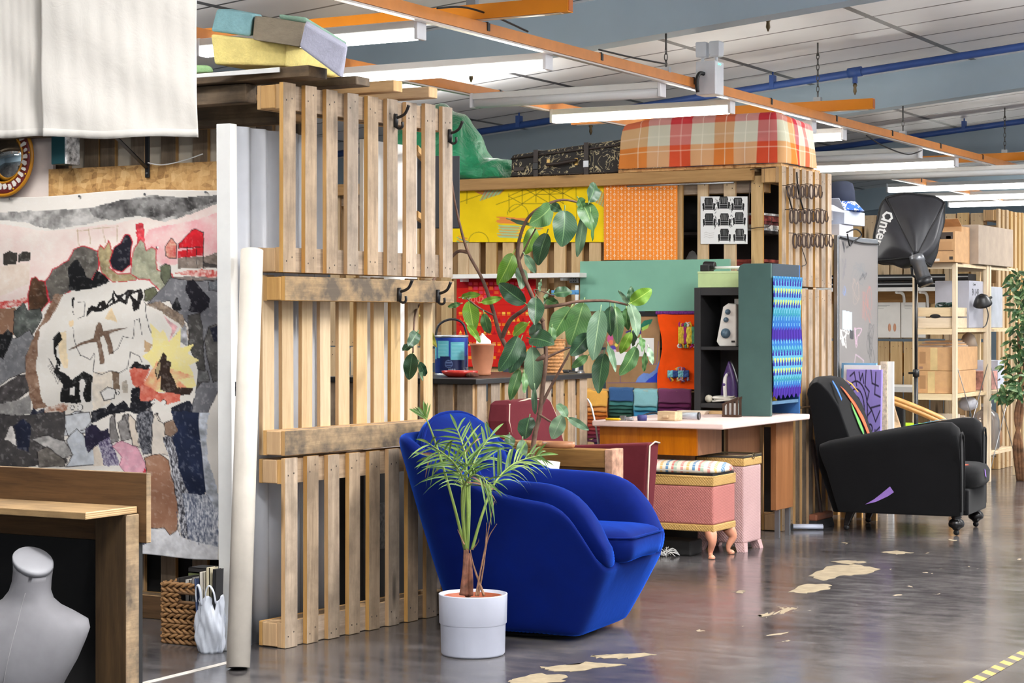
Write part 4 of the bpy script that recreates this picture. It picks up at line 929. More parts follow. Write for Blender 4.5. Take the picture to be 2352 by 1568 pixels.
PGRN=NT('palm_leaf'); _v=PGRN.coord('Object'); PGRN.set('Base Color',PGRN.ramp(PGRN.noise(_v,9,3),[(.3,rgb((58,92,38))),(.55,rgb((98,132,56))),(.75,rgb((146,164,86)))])); PGRN.set('Roughness',.45)
PGRN=PGRN.m; PSTEM=plain('palm_petiole',(126,148,72),.5,var=.1); PDRY=plain('dry_palm_sheath',(150,112,86),.8,var=.25,scale=30); PRED=plain('brown_palm_sheath',(116,74,56),.7,var=.25,scale=30)
def leaflet(m,p,d,n,L,w,droop,mi=0):
    d=d.normalized(); s=d.cross(n).normalized(); up=s.cross(d); K=6; A=[]
    for k in range(K+1):
        u=k/K; c=p+d*(L*u)+Vector((0,0,-1))*(droop*L*u*u); ww=w*math.sin(PI*min(.999,.12+.88*u)) ** .7*(1 if u < 1 else 0)
        A.append((m.add(c-s*ww),m.add(c-up*ww*.35),m.add(c+s*ww)))
    for k in range(K):
        for j in (0,1): m.f((A[k][j],A[k][j+1],A[k+1][j+1],A[k+1][j]),mi,True)
def frond(path,ds,L0,w,n,spread,seed,start=.3,droop=.25,upb=0.0,dry=0):
    rs=random.Random(seed); P=spline([onD(x,y,d) for (x,y),d in zip(path,ds)],40); m=MB()
    m.tube(P,[.0055*(1-.8*k/40)+.0012 for k in range(41)],6,1)
    for k in range(n):
        u=start+(1-start)*(k+.5)/n; i=min(39,int(u*40)); p=P[i]; tg=(P[i+1]-P[max(0,i-1)]).normalized()
        sd=tg.cross(Vector((FX,FY,.35))).normalized()
        for s in (-1,1):
            d=tg*rs.uniform(.55,.95)+sd*(s*spread*rs.uniform(.75,1.2))+Vector((FX,FY,0))*rs.uniform(-.45,.45)+Vector((0,0,upb))
            L=L0*(1-.55*abs(u-.55)/.6)*rs.uniform(.8,1.15)
            leaflet(m,p,d,Vector((FX,FY,0))*-1+Vector((rs.uniform(-.6,.6),rs.uniform(-.6,.6),rs.uniform(-.3,.6))),L*1.12,w*.72,droop*rs.uniform(.4,1.6),2 if rs.random() < dry else 0)
    leaflet(m,P[-1],P[-1]-P[-3],Vector((FX,FY,0))*-1,L0*.6,w,.2)
    m.build('frond',[PGRN,PSTEM,PDRY],t)
frond([(1068,1262),(1040,1150),(1008,1040),(985,975),(975,955)],[8.28,8.2,8.15,8.1,8.1],.10,.006,6,.55,1,.84,.05,.3)
frond([(1070,1262),(1066,1180),(1066,1110),(1040,1060),(985,1018)],[8.28,8.26,8.22,8.1,7.95],.17,.0055,13,.75,2,.45,.35)
frond([(1073,1262),(1074,1180),(1072,1100),(1068,1040),(1050,985)],[8.28,8.26,8.24,8.25,8.3],.17,.0058,12,.7,3,.5,.3,dry=.08)
frond([(1074,1262),(1078,1180),(1080,1090),(1100,1040),(1128,1000)],[8.28,8.3,8.34,8.4,8.45],.17,.0058,12,.7,4,.5,.3,.1)
frond([(1070,1262),(1062,1180),(1064,1120),(1090,1090),(1125,1110)],[8.28,8.2,8.1,7.98,7.9],.14,.0052,10,.75,5,.5,.55,dry=.12)
frond([(1084,1262),(1108,1180),(1136,1110),(1180,1065),(1240,1045)],[8.28,8.28,8.3,8.35,8.42],.16,.006,15,.7,6,.5,.5,.45)
frond([(1070,1262),(1064,1180),(1058,1100),(1030,1050),(985,1050)],[8.28,8.3,8.36,8.42,8.5],.13,.005,10,.7,7,.5,.5,dry=.15)
m=MB()
for i,(a,b) in enumerate((((1062,1366),(1068,1262)),((1070,1366),(1072,1256)),((1080,1366),(1078,1270)),((1075,1368),(1074,1262)))):
    P=spline([onD(a[0],a[1],8.27+.01*i),onD((a[0]+b[0])/2+(-1) ** i*2,(a[1]+b[1])/2,8.27),onD(b[0],b[1],8.28)],14); m.tube(P,[.014-.008*k/14 for k in range(15)],8)
m.build('trunk_sheath',PRED,t)
m=MB()
for a,b,c,r in (((1094,1368),(1100,1330),(1135,1150),.006),((1098,1368),(1112,1290),(1118,1200),.005),((1112,1368),(1088,1300),(1080,1262),.006),((1110,1300),(1120,1240),(1141,1203),.004),((1085,1262),(1098,1245),(1100,1236),.003),((1066,1250),(1058,1232),(1051,1216),.0035)):
    P=spline([onD(*a,8.25),onD(*b,8.24),onD(*c,8.2)],14); m.tube(P,[r*(1-.8*k/14) for k in range(15)],6)
m.build('dry_stalk',PDRY,t)
def C1(x,y): return 900+x/2.5713,350+y/2.5713
rp=Vector((-4.70,8.70,0)); rpl=thing('rubber_plant','tall branching rubber plant with big glossy leaves, behind the blue armchair','potted plant',rp)
m=MB(); m.lathe([(0,.002),(.105,.002),(.115,.02),(.145,.66),(.15,.685),(.14,.687),(.134,.62),(0,.62)],48,rp); m.build('pot',WHT,rpl)
m=MB(); m.lathe([(0,.64),(.134,.63)],32,rp,cap=False); m.build('soil',MC['potting_soil'],rpl)
BARK=plain('rubber_plant_bark',(104,78,64),.8,var=.2,scale=25,bump=.4)
def stem(pts,r0,r1,name='stem',d=9.9):
    P=spline([onD(*C1(p[0],p[1]),d+(p[2] if len(p) > 2 else 0)) for p in pts],30)
    m=MB(); m.tube(P,[1.3*(r0+(r1-r0)*k/30) for k in range(31)],8); return m.build(name,BARK,rpl)
m=MB(); b0=onD(*C1(870,1560),9.9); m.tube(spline([rp+Vector((0,0,.63)),rp.lerp(b0,.5)+Vector((0,0,.36)),b0,onD(*C1(890,1400),9.9),onD(*C1(910,1200),9.9),onD(*C1(892,1000),9.9)],30),[.014-.004*k/30 for k in range(31)],8); m.build('stem',BARK,rpl)
stem([(892,1000),(830,850),(760,680),(745,560),(790,410),(870,330),(1000,280),(1120,300)],.009,.004,'branch')
stem([(910,1200,0),(760,1250,.06),(650,1100,.1),(600,940,.1),(540,760,.1),(450,590,.1),(400,420,.05),(370,280,0),(355,170,0)],.011,.003,'branch')
stem([(650,1095,.1),(700,990,.05),(790,920),(835,860)],.009,.007,'branch'); stem([(890,915),(1000,900),(1100,880),(1250,875),(1330,885),(1410,905)],.007,.004,'branch')
stem([(905,1215),(980,1180),(1045,1155)],.006,.003,'branch'); stem([(870,1520),(940,1380),(1040,1200),(1100,1080)],.007,.003,'branch'); stem([(450,590,.1),(390,585,.12),(335,640,.15)],.007,.006,'branch'); stem([(600,960,.1),(520,920,.0),(440,860,-.1)],.004,.003,'branch')
stem([(335,640,.15),(240,760,.12),(165,890,-.35),(135,970,-.55),(125,1180,-.72)],.006,.003,'branch'); stem([(745,660),(800,540),(850,450)],.004,.003,'branch'); stem([(860,1540),(960,1600,-.05),(1000,1590,-.08)],.005,.003,'branch'); stem([(900,905),(840,820),(870,815),(960,850)],.003,.002,'branch')
def leafmat(name,c1,c2,vein):
    t=NT(name); s=t.n('ShaderNodeSeparateXYZ',Vector=t.n('ShaderNodeTexCoord').outputs['UV'])
    ax=t.math('ABSOLUTE',t.math('SUBTRACT',s.outputs[0],.5))
    mid=t.ramp(ax,[(.012,(1,1,1,1)),(.03,(0,0,0,1))])
    w=t.math('FRACT',t.math('SUBTRACT',t.math('MULTIPLY',s.outputs[1],13),t.math('MULTIPLY',ax,7)))
    ve=t.ramp(t.math('ABSOLUTE',t.math('SUBTRACT',w,.5)),[(.0,(.35,.35,.35,1)),(.14,(0,0,0,1))])
    oi=t.n('ShaderNodeObjectInfo').outputs['Random']
    base=t.mix(oi,rgb(c1),rgb(c2)); base=t.mix(t.math('MULTIPLY',t.noise(t.coord('Object'),14,4),.3),base,rgb(c2))
    t.set('Base Color',t.mix(t.math('MAXIMUM',mid,ve),base,rgb(vein))); t.set('Roughness',.42); t.set('Specular IOR Level',.38)
    t.bump(t.math('SUBTRACT',1.0,ve),.12,.002)
    return t.m
LM={'d': leafmat('rubber_leaf_dark',(28,58,38),(44,78,48),(96,128,84)),'m': leafmat('rubber_leaf_mid',(52,92,46),(74,112,62),(130,158,96)),'b': leafmat('rubber_leaf_bright',(84,128,30),(108,146,40),(160,186,84)),
      'g': leafmat('rubber_leaf_underside',(74,104,80),(96,124,94),(136,160,120)),'y': leafmat('rubber_leaf_yellowing',(168,160,60),(150,160,70),(200,190,110)),'p': leafmat('rubber_leaf_pale',(140,172,130),(150,180,150),(190,205,170))}
def leaf(p0,p1,wpx,kind,d,seed,parent,nm='leaf',mats=LM):
    rs=random.Random(seed); dd=rs.uniform(-.12,.12); a=onD(*p0,d+dd); b=onD(*p1,d+dd+rs.uniform(-.12,.08))
    L=(b-a).length; ax=(b-a)/L; view=(a-Vector((0,0,EYE))).normalized(); sd=ax.cross(view).normalized(); nn=sd.cross(ax).normalized()
    tl=rs.uniform(-.55,.55); sd,nn=sd*math.cos(tl)+nn*math.sin(tl),nn*math.cos(tl)-sd*math.sin(tl); W=wpx*d/FP/max(.6,math.cos(tl))/2
    if nn.dot(view) > 0: nn=-nn
    cv=rs.uniform(.02,.10)*L; m=MB(); uv=[]; NU,NV=6,14; I=[]
    for j in range(NV+1):
        v=j/NV; w=W*(math.sin(PI*min(1,v*.97+.02) ** .9) ** .62)*(1-.12*v); row=[]
        for i in range(NU+1):
            u=i/NU-.5; q=a+ax*(L*v)+sd*(2*u*w)+nn*(-cv*math.sin(PI*v)*-1+abs(u)*2*w*.22-.05*L*v*v+.004*math.sin(v*14+seed+(1 if u > 0 else 0))*abs(u)*2)
            row.append(m.add(q)); uv.append((i/NU,v))
        I.append(row)
    for j in range(NV):
        for i in range(NU): m.f((I[j][i],I[j][i+1],I[j+1][i+1],I[j+1][i]),0,True)
    P=[a-ax*(.04*L)+nn*-.0 ,a,a+ax*(L*.12)]
    nv=len(m.V); m.tube([a-ax*min(.03,.16*L)-view*.004,a-view*.001,a+ax*(L*.06)],[.003,.0032,.001],5); uv += [(.5,0)]*(len(m.V)-nv)
    o=m.build(nm,mats[kind],parent)
    ul=o.data.uv_layers.new(name='UVMap'); idx=np.zeros(len(o.data.loops),int); o.data.loops.foreach_get('vertex_index',idx); ul.data.foreach_set('uv',np.array(uv)[idx].reshape(-1).astype(np.float32))
    return o
LV=[((1020,345),(1005,555),155,'d'),((940,320),(815,425),125,'m'),((915,480),(860,665),104,'d'),((840,445),(790,600),95,'b'),((1130,375),(1098,620),68,'g'),((1125,300),(1190,455),125,'m'),((1165,290),(1200,178),88,'d'),((1172,350),(1187,525),26,'m'),
      ((1100,270),(1130,330),60,'m'),((940,310),(1000,345),60,'d'),((715,600),(630,782),112,'b'),((755,680),(768,802),76,'g'),((785,890),(632,775),112,'d'),((785,605),(850,712),56,'g'),((850,862),(845,1012),104,'d'),((1055,918),(945,1092),132,'m'),((1130,890),(1055,1138),158,'m'),
      ((1232,932),(1188,1222),124,'g'),((1290,908),(1292,1082),74,'d'),((1318,912),(1335,1128),86,'m'),((1405,892),(1452,1082),72,'g'),((1412,888),(1535,808),98,'b'),((1402,885),(1416,790),48,'d'),((1398,895),(1342,818),30,'g'),((1385,920),(1395,1050),56,'m'),
      ((412,855),(520,838),46,'b'),((530,885),(650,858),48,'b'),((405,892),(330,912),34,'m'),((455,882),(485,1052),106,'b'),((545,952),(576,1072),66,'m'),((448,1020),(522,1118),46,'b'),((800,1010),(714,1080),64,'b'),((742,1088),(635,1292),112,'d'),((762,1108),(700,1302),106,'d'),((818,1098),(955,1128),114,'d'),
      ((830,1150),(842,1412),122,'g'),((752,1282),(698,1462),72,'m'),((780,1300),(785,1420),40,'m'),((1162,1072),(1058,1200),102,'d'),((1155,1200),(1062,1272),54,'m'),((1252,1190),(1218,1416),108,'d'),((1278,1140),(1322,1288),42,'g'),((1412,1062),(1348,1188),64,'b'),((1446,1048),(1418,1146),42,'g'),((1442,1150),(1348,1316),88,'m'),
      ((1492,1180),(1490,1296),36,'m'),((1515,1150),(1542,1252),38,'p'),((1470,1090),(1480,1170),40,'m'),((958,832),(1065,820),68,'d'),((880,760),(870,822),22,'g'),((905,860),(985,900),60,'m'),((850,1000),(838,1095),90,'g'),((925,820),(900,900),26,'g'),((700,395),(850,430),26,'g'),((842,1390),(846,1552),38,'g'),((945,1030),(930,1140),60,'m')]
for i,(a,b,w,k) in enumerate(LV): leaf(C1(*a),C1(*b),w/2.5713,k,9.88,100+i,rpl)
for i,(a,b,w,k) in enumerate((((150,1062),(100,1142),78,'d'),((118,1135),(64,1170),46,'d'),((122,1188),(100,1342),92,'d'),((162,1238),(202,1322),50,'d'),((165,1260),(180,1340),24,'g'),((175,985),(266,1152),46,'y'))): leaf(C1(*a),C1(*b),w/2.5713,k,9.15 if k != 'y' else 9.9,200+i,rpl)
for i,(a,b,w,k) in enumerate((((1216,958),(1206,1007),41,'d'),((1292,954),(1268,1008),38,'p'),((1305,960),(1353,987),20,'g'),((1302,958),(1280,926),22,'g'),((1170,998),(1168,1032),26,'d'),((1200,1010),(1196,1060),28,'g'))): leaf(a,b,w,k,9.8,300+i,rpl)
t=thing('pallet_counter','counter of pallet boards with a black top, carrying the paint tin','counter',(-5.85,10.1,0))
X0,X1,Y0,Y1,ZC=-6.45,-5.45,9.45,10.85,1.07
m=MB(); m.bb((X0,Y0-.02,ZC-.03),(X1+.02,Y1,ZC)); m.build('counter_top',plain('black_laminate',(38,37,38),.35,var=.06,scale=12),t,bevel=.003)
for z0_,z1_ in ((.82,ZC-.031),(.0,.14)): m=MB(); m.bb((X0,Y0+.03,z0_),(X1-.052,Y0+.05,z1_)); m.build("cross_board",WFX,t)
for i in range(8):
    x=X1-.115-i*.125; m=MB(); m.bb((x,Y0+.005,.0),(x+.1,Y0+.029,ZC-.031),ms=[1,1,0,1,0,1]); m.build('slat',[WF,WE],t,bevel=.002,seg=1)
for i in range(9):
    y=Y0+.03+i*.155; m=MB(); m.bb((X1-.024,y,.0),(X1,y+.1,ZC-.031),ms=[1,1,1,0,1,0]); m.build('slat',[WF,WE],t,bevel=.002,seg=1)
for z0_,z1_ in ((.82,.94),(0,.12)): m=MB(); m.bb((X1-.05,Y0+.06,z0_),(X1-.025,Y1,z1_)); m.build("cross_board",WFY,t)
m=MB(); m.bb((X1-.12,Y0+.06,.5),(X1-.06,Y1-.05,.56)); m.build('shelf_board',WFY,t)
tp=onD(1037,800,11.7); tp.z=ZC+.001; TR,THh=.097,.232
t=thing('paint_tin','blue paint tin with teal label panels and raised black handle, on the counter','paint tin',tp)
ta=Art(0,100,0,100,90,60,(22,58,150));
ta.poly([(0,0),(100,0),(100,100),(0,100)],(22,60,156),.25,ns=30); ta.poly([(0,60),(100,50),(100,100),(0,100)],(14,40,110),.1)
for q in ([(2,10),(20,8),(20,60),(2,62)],[(23,10),(46,10),(46,58),(23,58)],[(50,12),(76,12),(76,62),(50,62)]): ta.poly(q,(96,178,190),.05)
for k in range(9):
    for x0,x1 in ((4,18),(25,44),(52,73)): ta.line([(x0,20+k*4),(x1-(k*5) % 7,20+k*4)],(190,225,230),.5,.5)
ta.poly([(30,52),(48,52),(48,62),(76,64),(76,97),(28,97)],(12,28,76),.08); ta.poly([(88,30),(100,30),(100,96),(88,96)],(120,178,196),.05); ta.poly([(90,76),(99,76),(99,94),(90,94)],(228,232,236))
for k in range(5): ta.line([(91+k*1.8,78),(91+k*1.8,92)],(40,40,50),.6)
ta.ell(46,74,7,11,(120,140,176),.7); ta.ell(46,74,5.6,9,(14,30,80));
for k in range(3): ta.line([(41.5,70+k*4),(50.5,70+k*4)],(130,150,186),1.0)
for k in range(4): ta.poly([(46+k*3.4,88),(47.4+k*3.4,88),(47.4+k*3.4,98),(46+k*3.4,98)],(226,232,238))
fa=math.atan2(-FY,-FX)
def tinp(x,y): a=fa+(x-50)/50*1.75; return tp+Vector((TR*math.cos(a),TR*math.sin(a),.012+(THh-.024)*(1-y/100)))
ta.build('label',tinp,vcol('printed_tin',.3,.5),t,.0006)
TB=plain('tin_blue',(24,60,150),.35,var=.05); TS=plain('tin_rim',(190,196,204),.3,metal=.8,var=.03)
m=MB(); m.lathe([(0,.002),(TR-.002,.002),(TR-.0015,THh-.01),(TR-.02,THh-.012),(0,THh-.012)],48,tp); m.build('body',TB,t)
m=MB(); m.lathe([(TR-.012,THh-.008),(TR+.002,THh-.012),(TR+.003,THh),(TR-.008,THh+.002),(TR-.012,THh-.008)],48,tp,cap=False); m.lathe([(TR+.002,.0),(TR+.002,.01),(TR-.003,.01)],48,tp,cap=False); m.build('rim',TS,t)
s_=Vector((RX,RY,0)); m=MB(); m.tube(spline([tp+s_*-TR+Vector((0,0,THh-.03)),tp+s_*-.075+Vector((0,0,THh+.06)),tp+Vector((0,0,THh+.095)),tp+s_*.07+Vector((0,0,THh+.065)),tp+s_*TR+Vector((0,0,THh-.05))],24),.007,8); m.build('handle',BLK,t)
text_part('label_text','2.5 LT',Matrix.Translation(tinp(72,88)-Vector((FX,FY,0))*.0015) @ Matrix.Rotation(math.atan2(RY,RX),4,'Z') @ Matrix.Rotation(PI/2,4,'X'),.022,PAPER,t)
tq=onD(1108,800,11.55); tq.z=ZC+.001
t=thing('terracotta_pot','terracotta pot holding crumpled white paper, right of the blue paint tin','pot',tq)
m=MB(); m.lathe([(0,0),(.045,0),(.052,.012),(.048,.018),(.062,.08),(.068,.172),(.073,.175),(.073,.186),(.064,.186),(.058,.1),(0,.08)],40,tq); m.build('pot_body',plain('terracotta',(178,116,84),.8,var=.05),t)
m=MB(); rs=random.Random(5); m.loft([[tq+Vector((r*math.cos(a)*(1+.3*math.sin(3*a)),r*math.sin(a),z+.012*math.sin(5*a+z*90))) for a in np.linspace(0,2*PI,16,endpoint=False)] for r,z in ((.02,.12),(.045,.165),(.04,.195),(.02,.215),(.006,.235))]); m.build('crumpled_paper',PAPER,t)
m=MB(); p=onD(1085,853,11.2); p.z=ZC+.003; m.loft([[p+Vector((r*1.4*math.cos(a)*(1+.15*math.sin(4*a)),r*math.sin(a),z)) for a in np.linspace(0,2*PI,18,endpoint=False)] for r,z in ((.02,0),(.026,.008),(.022,.02),(.008,.026))]); tag(m.build('fibre_pad',plain('brown_coir',(96,54,42),.95,var=.3,scale=60,bump=.8)),'small brown fibre pad on the front edge of the black counter','pad')
MAR=velvet('maroon_velveteen',(104,40,48),(190,120,120),.3); PIP=plain('pale_piping',(196,178,160),.7,var=.05)
MW=wood('chair_frame_wood',(118,84,48),(166,126,78),'x',var=.15)
t=thing('stripped_armchair','old maroon armchair with its near arm stripped to the wooden frame','armchair',(-4.8,9.42,0))
def onYy(px,py,y): return onY(px,py,y)
b0=onY(1180,935,9.12);
m=MB()
rings=[]
for z,x0,x1,y0,y1 in ((.36,-5.1,-4.98,9.14,9.72),(.70,-5.16,-5.03,9.12,9.74),(.86,-5.19,-5.07,9.13,9.73),(.945,-5.2,-5.09,9.17,9.69),(.965,-5.19,-5.1,9.2,9.66)):
    rings.append([(x0,y0,z),(x1,y0+.02,z),(x1+.012,(y0+y1)/2,z),(x1,y1-.02,z),(x0,y1,z),(x0-.01,(y0+y1)/2,z)])
m.loft(rings,sm=False); m.build('backrest',MAR,t,bevel=.015,seg=3)
m=MB(); m.tube([(-5.035,9.16,.70),(-5.075,9.16,.86),(-5.095,9.2,.945),(-5.1,9.43,.968),(-5.095,9.66,.945),(-5.075,9.70,.86),(-5.035,9.70,.70)],.005,6); m.build('piping',PIP,t)
A1=onY(1405,1025,9.10)
m=MB(); m.bb((-5.06,9.02,.645),(A1.x,9.14,.735)); m.build('arm_rail',MW,t,bevel=.004)
m=MB(); m.bb((A1.x+.001,9.015,.10),(A1.x+.045,9.145,.74)); m.build('arm_post',plain('paint_stained_pine',(176,134,110),.7,var=.22,scale=22),t,bevel=.004)
m=MB(); m.bb((-5.06,9.06,.30),(A1.x,9.09,.64)); m.build('side_panel',wood('dark_side_panel',(96,68,42),(134,98,62),'x',var=.1),t)
m=MB(); m.bb((-5.1,9.02,.735),(-4.86,9.16,.765)); m.build('loose_hessian',plain('hessian_fibre',(156,112,66),.95,var=.25,scale=50,bump=.8),t,bevel=.012)
B1=onY(1500,1025,9.74)
m=MB(); m.hexa([(-5.06,9.68,.30),(B1.x-.03,9.66,.30),(B1.x-.03,9.80,.30),(-5.06,9.80,.30),(-5.06,9.68,.70),(B1.x+.01,9.66,.735),(B1.x+.01,9.80,.735),(-5.06,9.80,.70)]); m.build('far_arm',MAR,t,bevel=.012,seg=3)
m=MB(); m.tube([(B1.x+.0,9.665,.31),(B1.x+.005,9.665,.5),(B1.x+.014,9.668,.72),(B1.x+.016,9.73,.739),(B1.x+.016,9.79,.73)],.005,6); m.build('piping',PIP,t)
m=MB(); m.bb((-5.05,9.15,.30),(B1.x-.06,9.65,.47)); m.build('seat',MAR,t,bevel=.03,seg=3)
for x in (-5.03,-4.6):
    for y in (9.12,9.7): m=MB(); m.lathe([(.02,0),(.028,.1),(.03,.305)],10,(x,y,0)); m.build('leg',MW,t)
p=onD(1345,1015,10.25); p.z=.737
m=MB(); m.lathe([(0,0),(.085,0),(.092,.008),(.092,.03),(.086,.03),(.082,.01),(0,.01)],40,(p.x-.12,9.083,.7365),sx=1.0,sy=.62); tag(m.build('wooden_tray',plain('copper_brown_wood',(186,130,92),.4,var=.1)),'small oval wooden tray resting on the bare arm of the maroon armchair','tray')
BY=12.40
W1M=(WP,WE)
def wallpal(label,x,z,L,h,n,sw,grp,y=BY,rz=0.0,sm=W1M,fb=None):
    t=make_pallet(label,L,h,n,sw,group=grp,sm=sm,fb=fb); t.location=(x,y,z); t.rotation_euler.z=rz; return t
G2='pallets of the upholstery booth wall'
u1=wallpal('upper booth-wall pallet with open gaps, behind the black-and-white chair print',-6.0,1.203,1.06,1.16,6,.082,G2)
u2=wallpal('upper booth-wall pallet behind the yellow poster and white shelf',-7.2,1.203,1.195,1.16,9,.088,G2)
u3=dup(u2,(-8.4,BY,1.203),0,'upper booth-wall pallet left of the yellow poster, mostly behind the near screen')
d1=wallpal('lower booth-wall pallet behind the hanging fabric samples',-6.0,0,1.06,1.2,6,.082,G2)
d2=wallpal('lower booth-wall pallet behind the red banner',-7.2,0,1.195,1.2,7,.088,G2); d3=dup(d2,(-8.4,BY,0),0,'lower booth-wall pallet beside the paint tin, left of the red banner')
m=MB(); m.bb((-8.4,BY+.15,1.25),(-6.02,BY+.165,2.35)); tag(m.build('backing_board',plain('tan_backing_board',(206,168,118),.7,var=.04)),'tan backing board between the boards under the yellow poster','board')
zb0=2.405; xr=-4.99
BEAM=wood('roof_beam_pine',(160,118,66),(196,154,96),'x',var=.05)
m=MB(); m.bb((-9.0,BY-.07,zb0-.082),(xr,BY-.015,zb0)); tag(m.build('timber_beam',BEAM,bevel=.004),'long pine beam along the booth top carrying suitcase and blanket','timber beam')
m=MB(); m.bb((-9.0,BY-.014,zb0-.02),(xr,BY+1.15,zb0)); tag(m.build('roof_deck',WPX),'board deck on top of the upholstery booth','deck')
m=MB(); q=onY(1440,409,BY-.09); m.tube([(q.x,q.y,zb0-.095),(xr-.12,q.y,zb0-.095)],.006,8); tag(m.build('hanging_rod',STEEL),'thin steel rod under the pine beam above the print','rod')
m=MB()
for px in (1460,1700): q=onY(px,409,BY-.09); m.bb((q.x-.008,q.y-.005,zb0-.095),(q.x+.008,q.y+.025,zb0-.083))
S2X=-4.79; G3='pallets stacked into the coil screen'
s1_=make_pallet('lowest pallet of the coil screen, behind the broom',.96,.80,8,.078,group=G3); s1_.location=(S2X,12.36,0); s1_.rotation_euler.z=PI/2
dup(s1_,(S2X,12.36,.81),PI/2,'middle pallet of the coil screen, beside the dark green cabinet'); dup(s1_,(S2X,12.36,1.62),PI/2,'topmost pallet of the coil screen, hung with wire coils')
WIRE=plain('rusty_spring_wire',(70,54,46),.5,metal=.5,var=.15)
for row,(py,px0,px1,n) in enumerate(((440,1812,1884,8),(497,1818,1898,9),(553,1826,1908,9))):
    for i in range(n):
        p=onX(px0+(px1-px0)*i/(n-1),py,S2X+.045); r=.038+.006*((i*7+row) % 3); H=[]
        tn=3 if i < n-2 else 2
        for k in range(tn*16+1): a=2*PI*k/16; H.append(p+Vector((.16*r*math.cos(a),(k/(tn*16)-.5)*.03+.3*r*math.cos(a),r*math.sin(a))))
        H=[p+Vector((-.045,0,r+.004)),p+Vector((-.02,-.012,r+.002))]+H[4:]
        m=MB(); m.tube(H,.0026,5)
        tag(m.build('wire_spring',WIRE),'%s wire spring from the left in the %s row on the slatted screen' % (ordinal(i),['top','middle','bottom'][row]),'wire spring','wire springs hung on the slatted screen')
def wire(pts,r,name,label,cat,mt=BLK,n=24):
    m=MB(); m.tube(spline(pts,n),r,6); return tag(m.build(name,mt),label,cat)
def sx(px,py,o=.02): return onX(px,py,S2X+o)
wire([sx(1806,428),sx(1814,460),sx(1822,490)],.006,'steel_rod','dark steel rod leaning on the coil screen, left of two','rod'); wire([sx(1830,395),sx(1834,440),sx(1848,490)],.006,'steel_rod','dark steel rod leaning on the coil screen, right of two','rod')
y9=BY-.03
wire([onY(1782,384,y9-.07),onY(1728,389,y9-.06),onY(1724,396,y9),onY(1721,450,y9),onY(1719,515,y9),onY(1722,524,y9),onY(1745,522,y9),onY(1766,520,y9),onY(1772,510,y9),onY(1773,502,y9),onY(1770,500,y9)],.003,'bent_wire','long bent wire hanging beside the black-and-white print','wire',WIRE,60)
wire([sx(1842,570),sx(1851,600),sx(1850,608),sx(1842,611)],.003,'bent_wire','short hooked wire below the lowest row of springs','wire')
DKS=plain('dark_bookcase',(44,38,36),.7,var=.1)
t=thing('bookcase','dark bookcase standing behind the open-gap pallet, full of magazines','bookcase',(-5.5,BY+.5,0))
m=MB(); m.bb((-6.0,BY+.62,0),(-4.98,BY+.64,2.38)); m.build('back_panel',DKS,t)
for z in (1.60,1.98): m=MB(); m.bb((-6.0,BY+.17,z),(-4.98,BY+.62,z+.02)); m.build('shelf',DKS,t)
rs=random.Random(11); MCOL=[(226,222,216),(150,52,46),(60,56,58),(206,196,180),(120,44,44),(178,170,160),(90,82,80),(216,210,204),(164,70,58),(50,50,56)]
for pile,(x,z0,n,w,nm) in enumerate(((-5.12,1.6205,10,.2,'pile beside the end post'),(-5.44,1.6205,7,.26,'pile right of the print'),(-5.12,2.0005,6,.2,'upper pile beside the end post'))):
    z=z0
    for k in range(n):
        h=rs.uniform(.014,.026); m=MB(rotz(rs.uniform(-.12,.12),(x+rs.uniform(-.01,.01),BY+.36,z))); m.bb((-w/2,-.15,0),(w/2,.15,h),ms=[0,0,1,1,1,1])
        tag(m.build('magazine',[plain('mag_%d' % (k % 10),MCOL[(k*3+pile) % 10],.5,var=.08),plain('magb_%d' % (k % 5),MCOL[(k*7+pile) % 10],.6,var=.2,scale=50)]),'%s magazine from the bottom of the %s' % (ordinal(k),nm),'magazine','magazines behind the slats'); z += h+.0008
m=MB(); p=onY(1590,560,BY+.36); p.z=1.6205; m.lathe([(.1,0),(.09,.12),(.02,.25),(.0,.26)],24,p); tag(m.build('paper_cone',plain('pale_grey_card',(206,204,200),.7,var=.05)),'pale grey paper cone behind the slats left of the print','cone')
m=MB(); p=onY(1585,470,BY+.4); p.z=2.0005; m.lathe([(.0,0),(.10,0),(.11,.06),(.10,.2),(.07,.25),(0,.27)],20,p); tag(m.build('black_bag',BLKM,sub=1),'black bundled bag on the shelf behind the slats','bag')
VC=vcol('printed_sheet',.75,.2); VCC=vcol('woven_cloth_print',.9,.1,.2)
def sheet(a,name,y,mt,label,cat,sag=0.0,wav=0.0,thick=.002,parent=None,group=None):
    def pl(px,py):
        u=(px-a.X[0,0])/(a.X[-1,0]-a.X[0,0]); v=(py-a.Y[0,0])/(a.Y[0,-1]-a.Y[0,0])
        p=onY(px,py,y); p.y +=-wav*(math.sin(u*7+v*2)+.6*math.sin(u*13+1))*v-sag*v*v; return p
    o=a.build(name,pl,mt,parent,thick); tag(o,label,cat,group); return o
a=Art(1026,1388,421,556,240,96,(246,210,18)); a.poly([(1000,400),(1400,400),(1400,570),(1000,570)],(246,212,20),.05,ns=60)
def C8(x,y): return 1000+x/2.6133,200+y/2.6133
for P in ([(150,690),(430,590)],[(365,705),(685,590),(845,680)],[(440,655),(600,585),(765,640),(850,590)],[(440,655),(520,700),(605,645),(770,640)],[(445,750),(525,700),(690,700)],[(440,640),(445,750)],[(522,590),(522,705)],[(602,590),(604,690)],[(685,590),(685,700)],[(765,590),(767,700)],[(845,590),(848,800)],[(190,600),(188,700)],[(600,585),(770,700)],[(520,600),(690,700)],[(680,590),(605,645)],[(765,590),(690,640)]): a.line([C8(*p) for p in P],(70,62,30),1.0,.7)
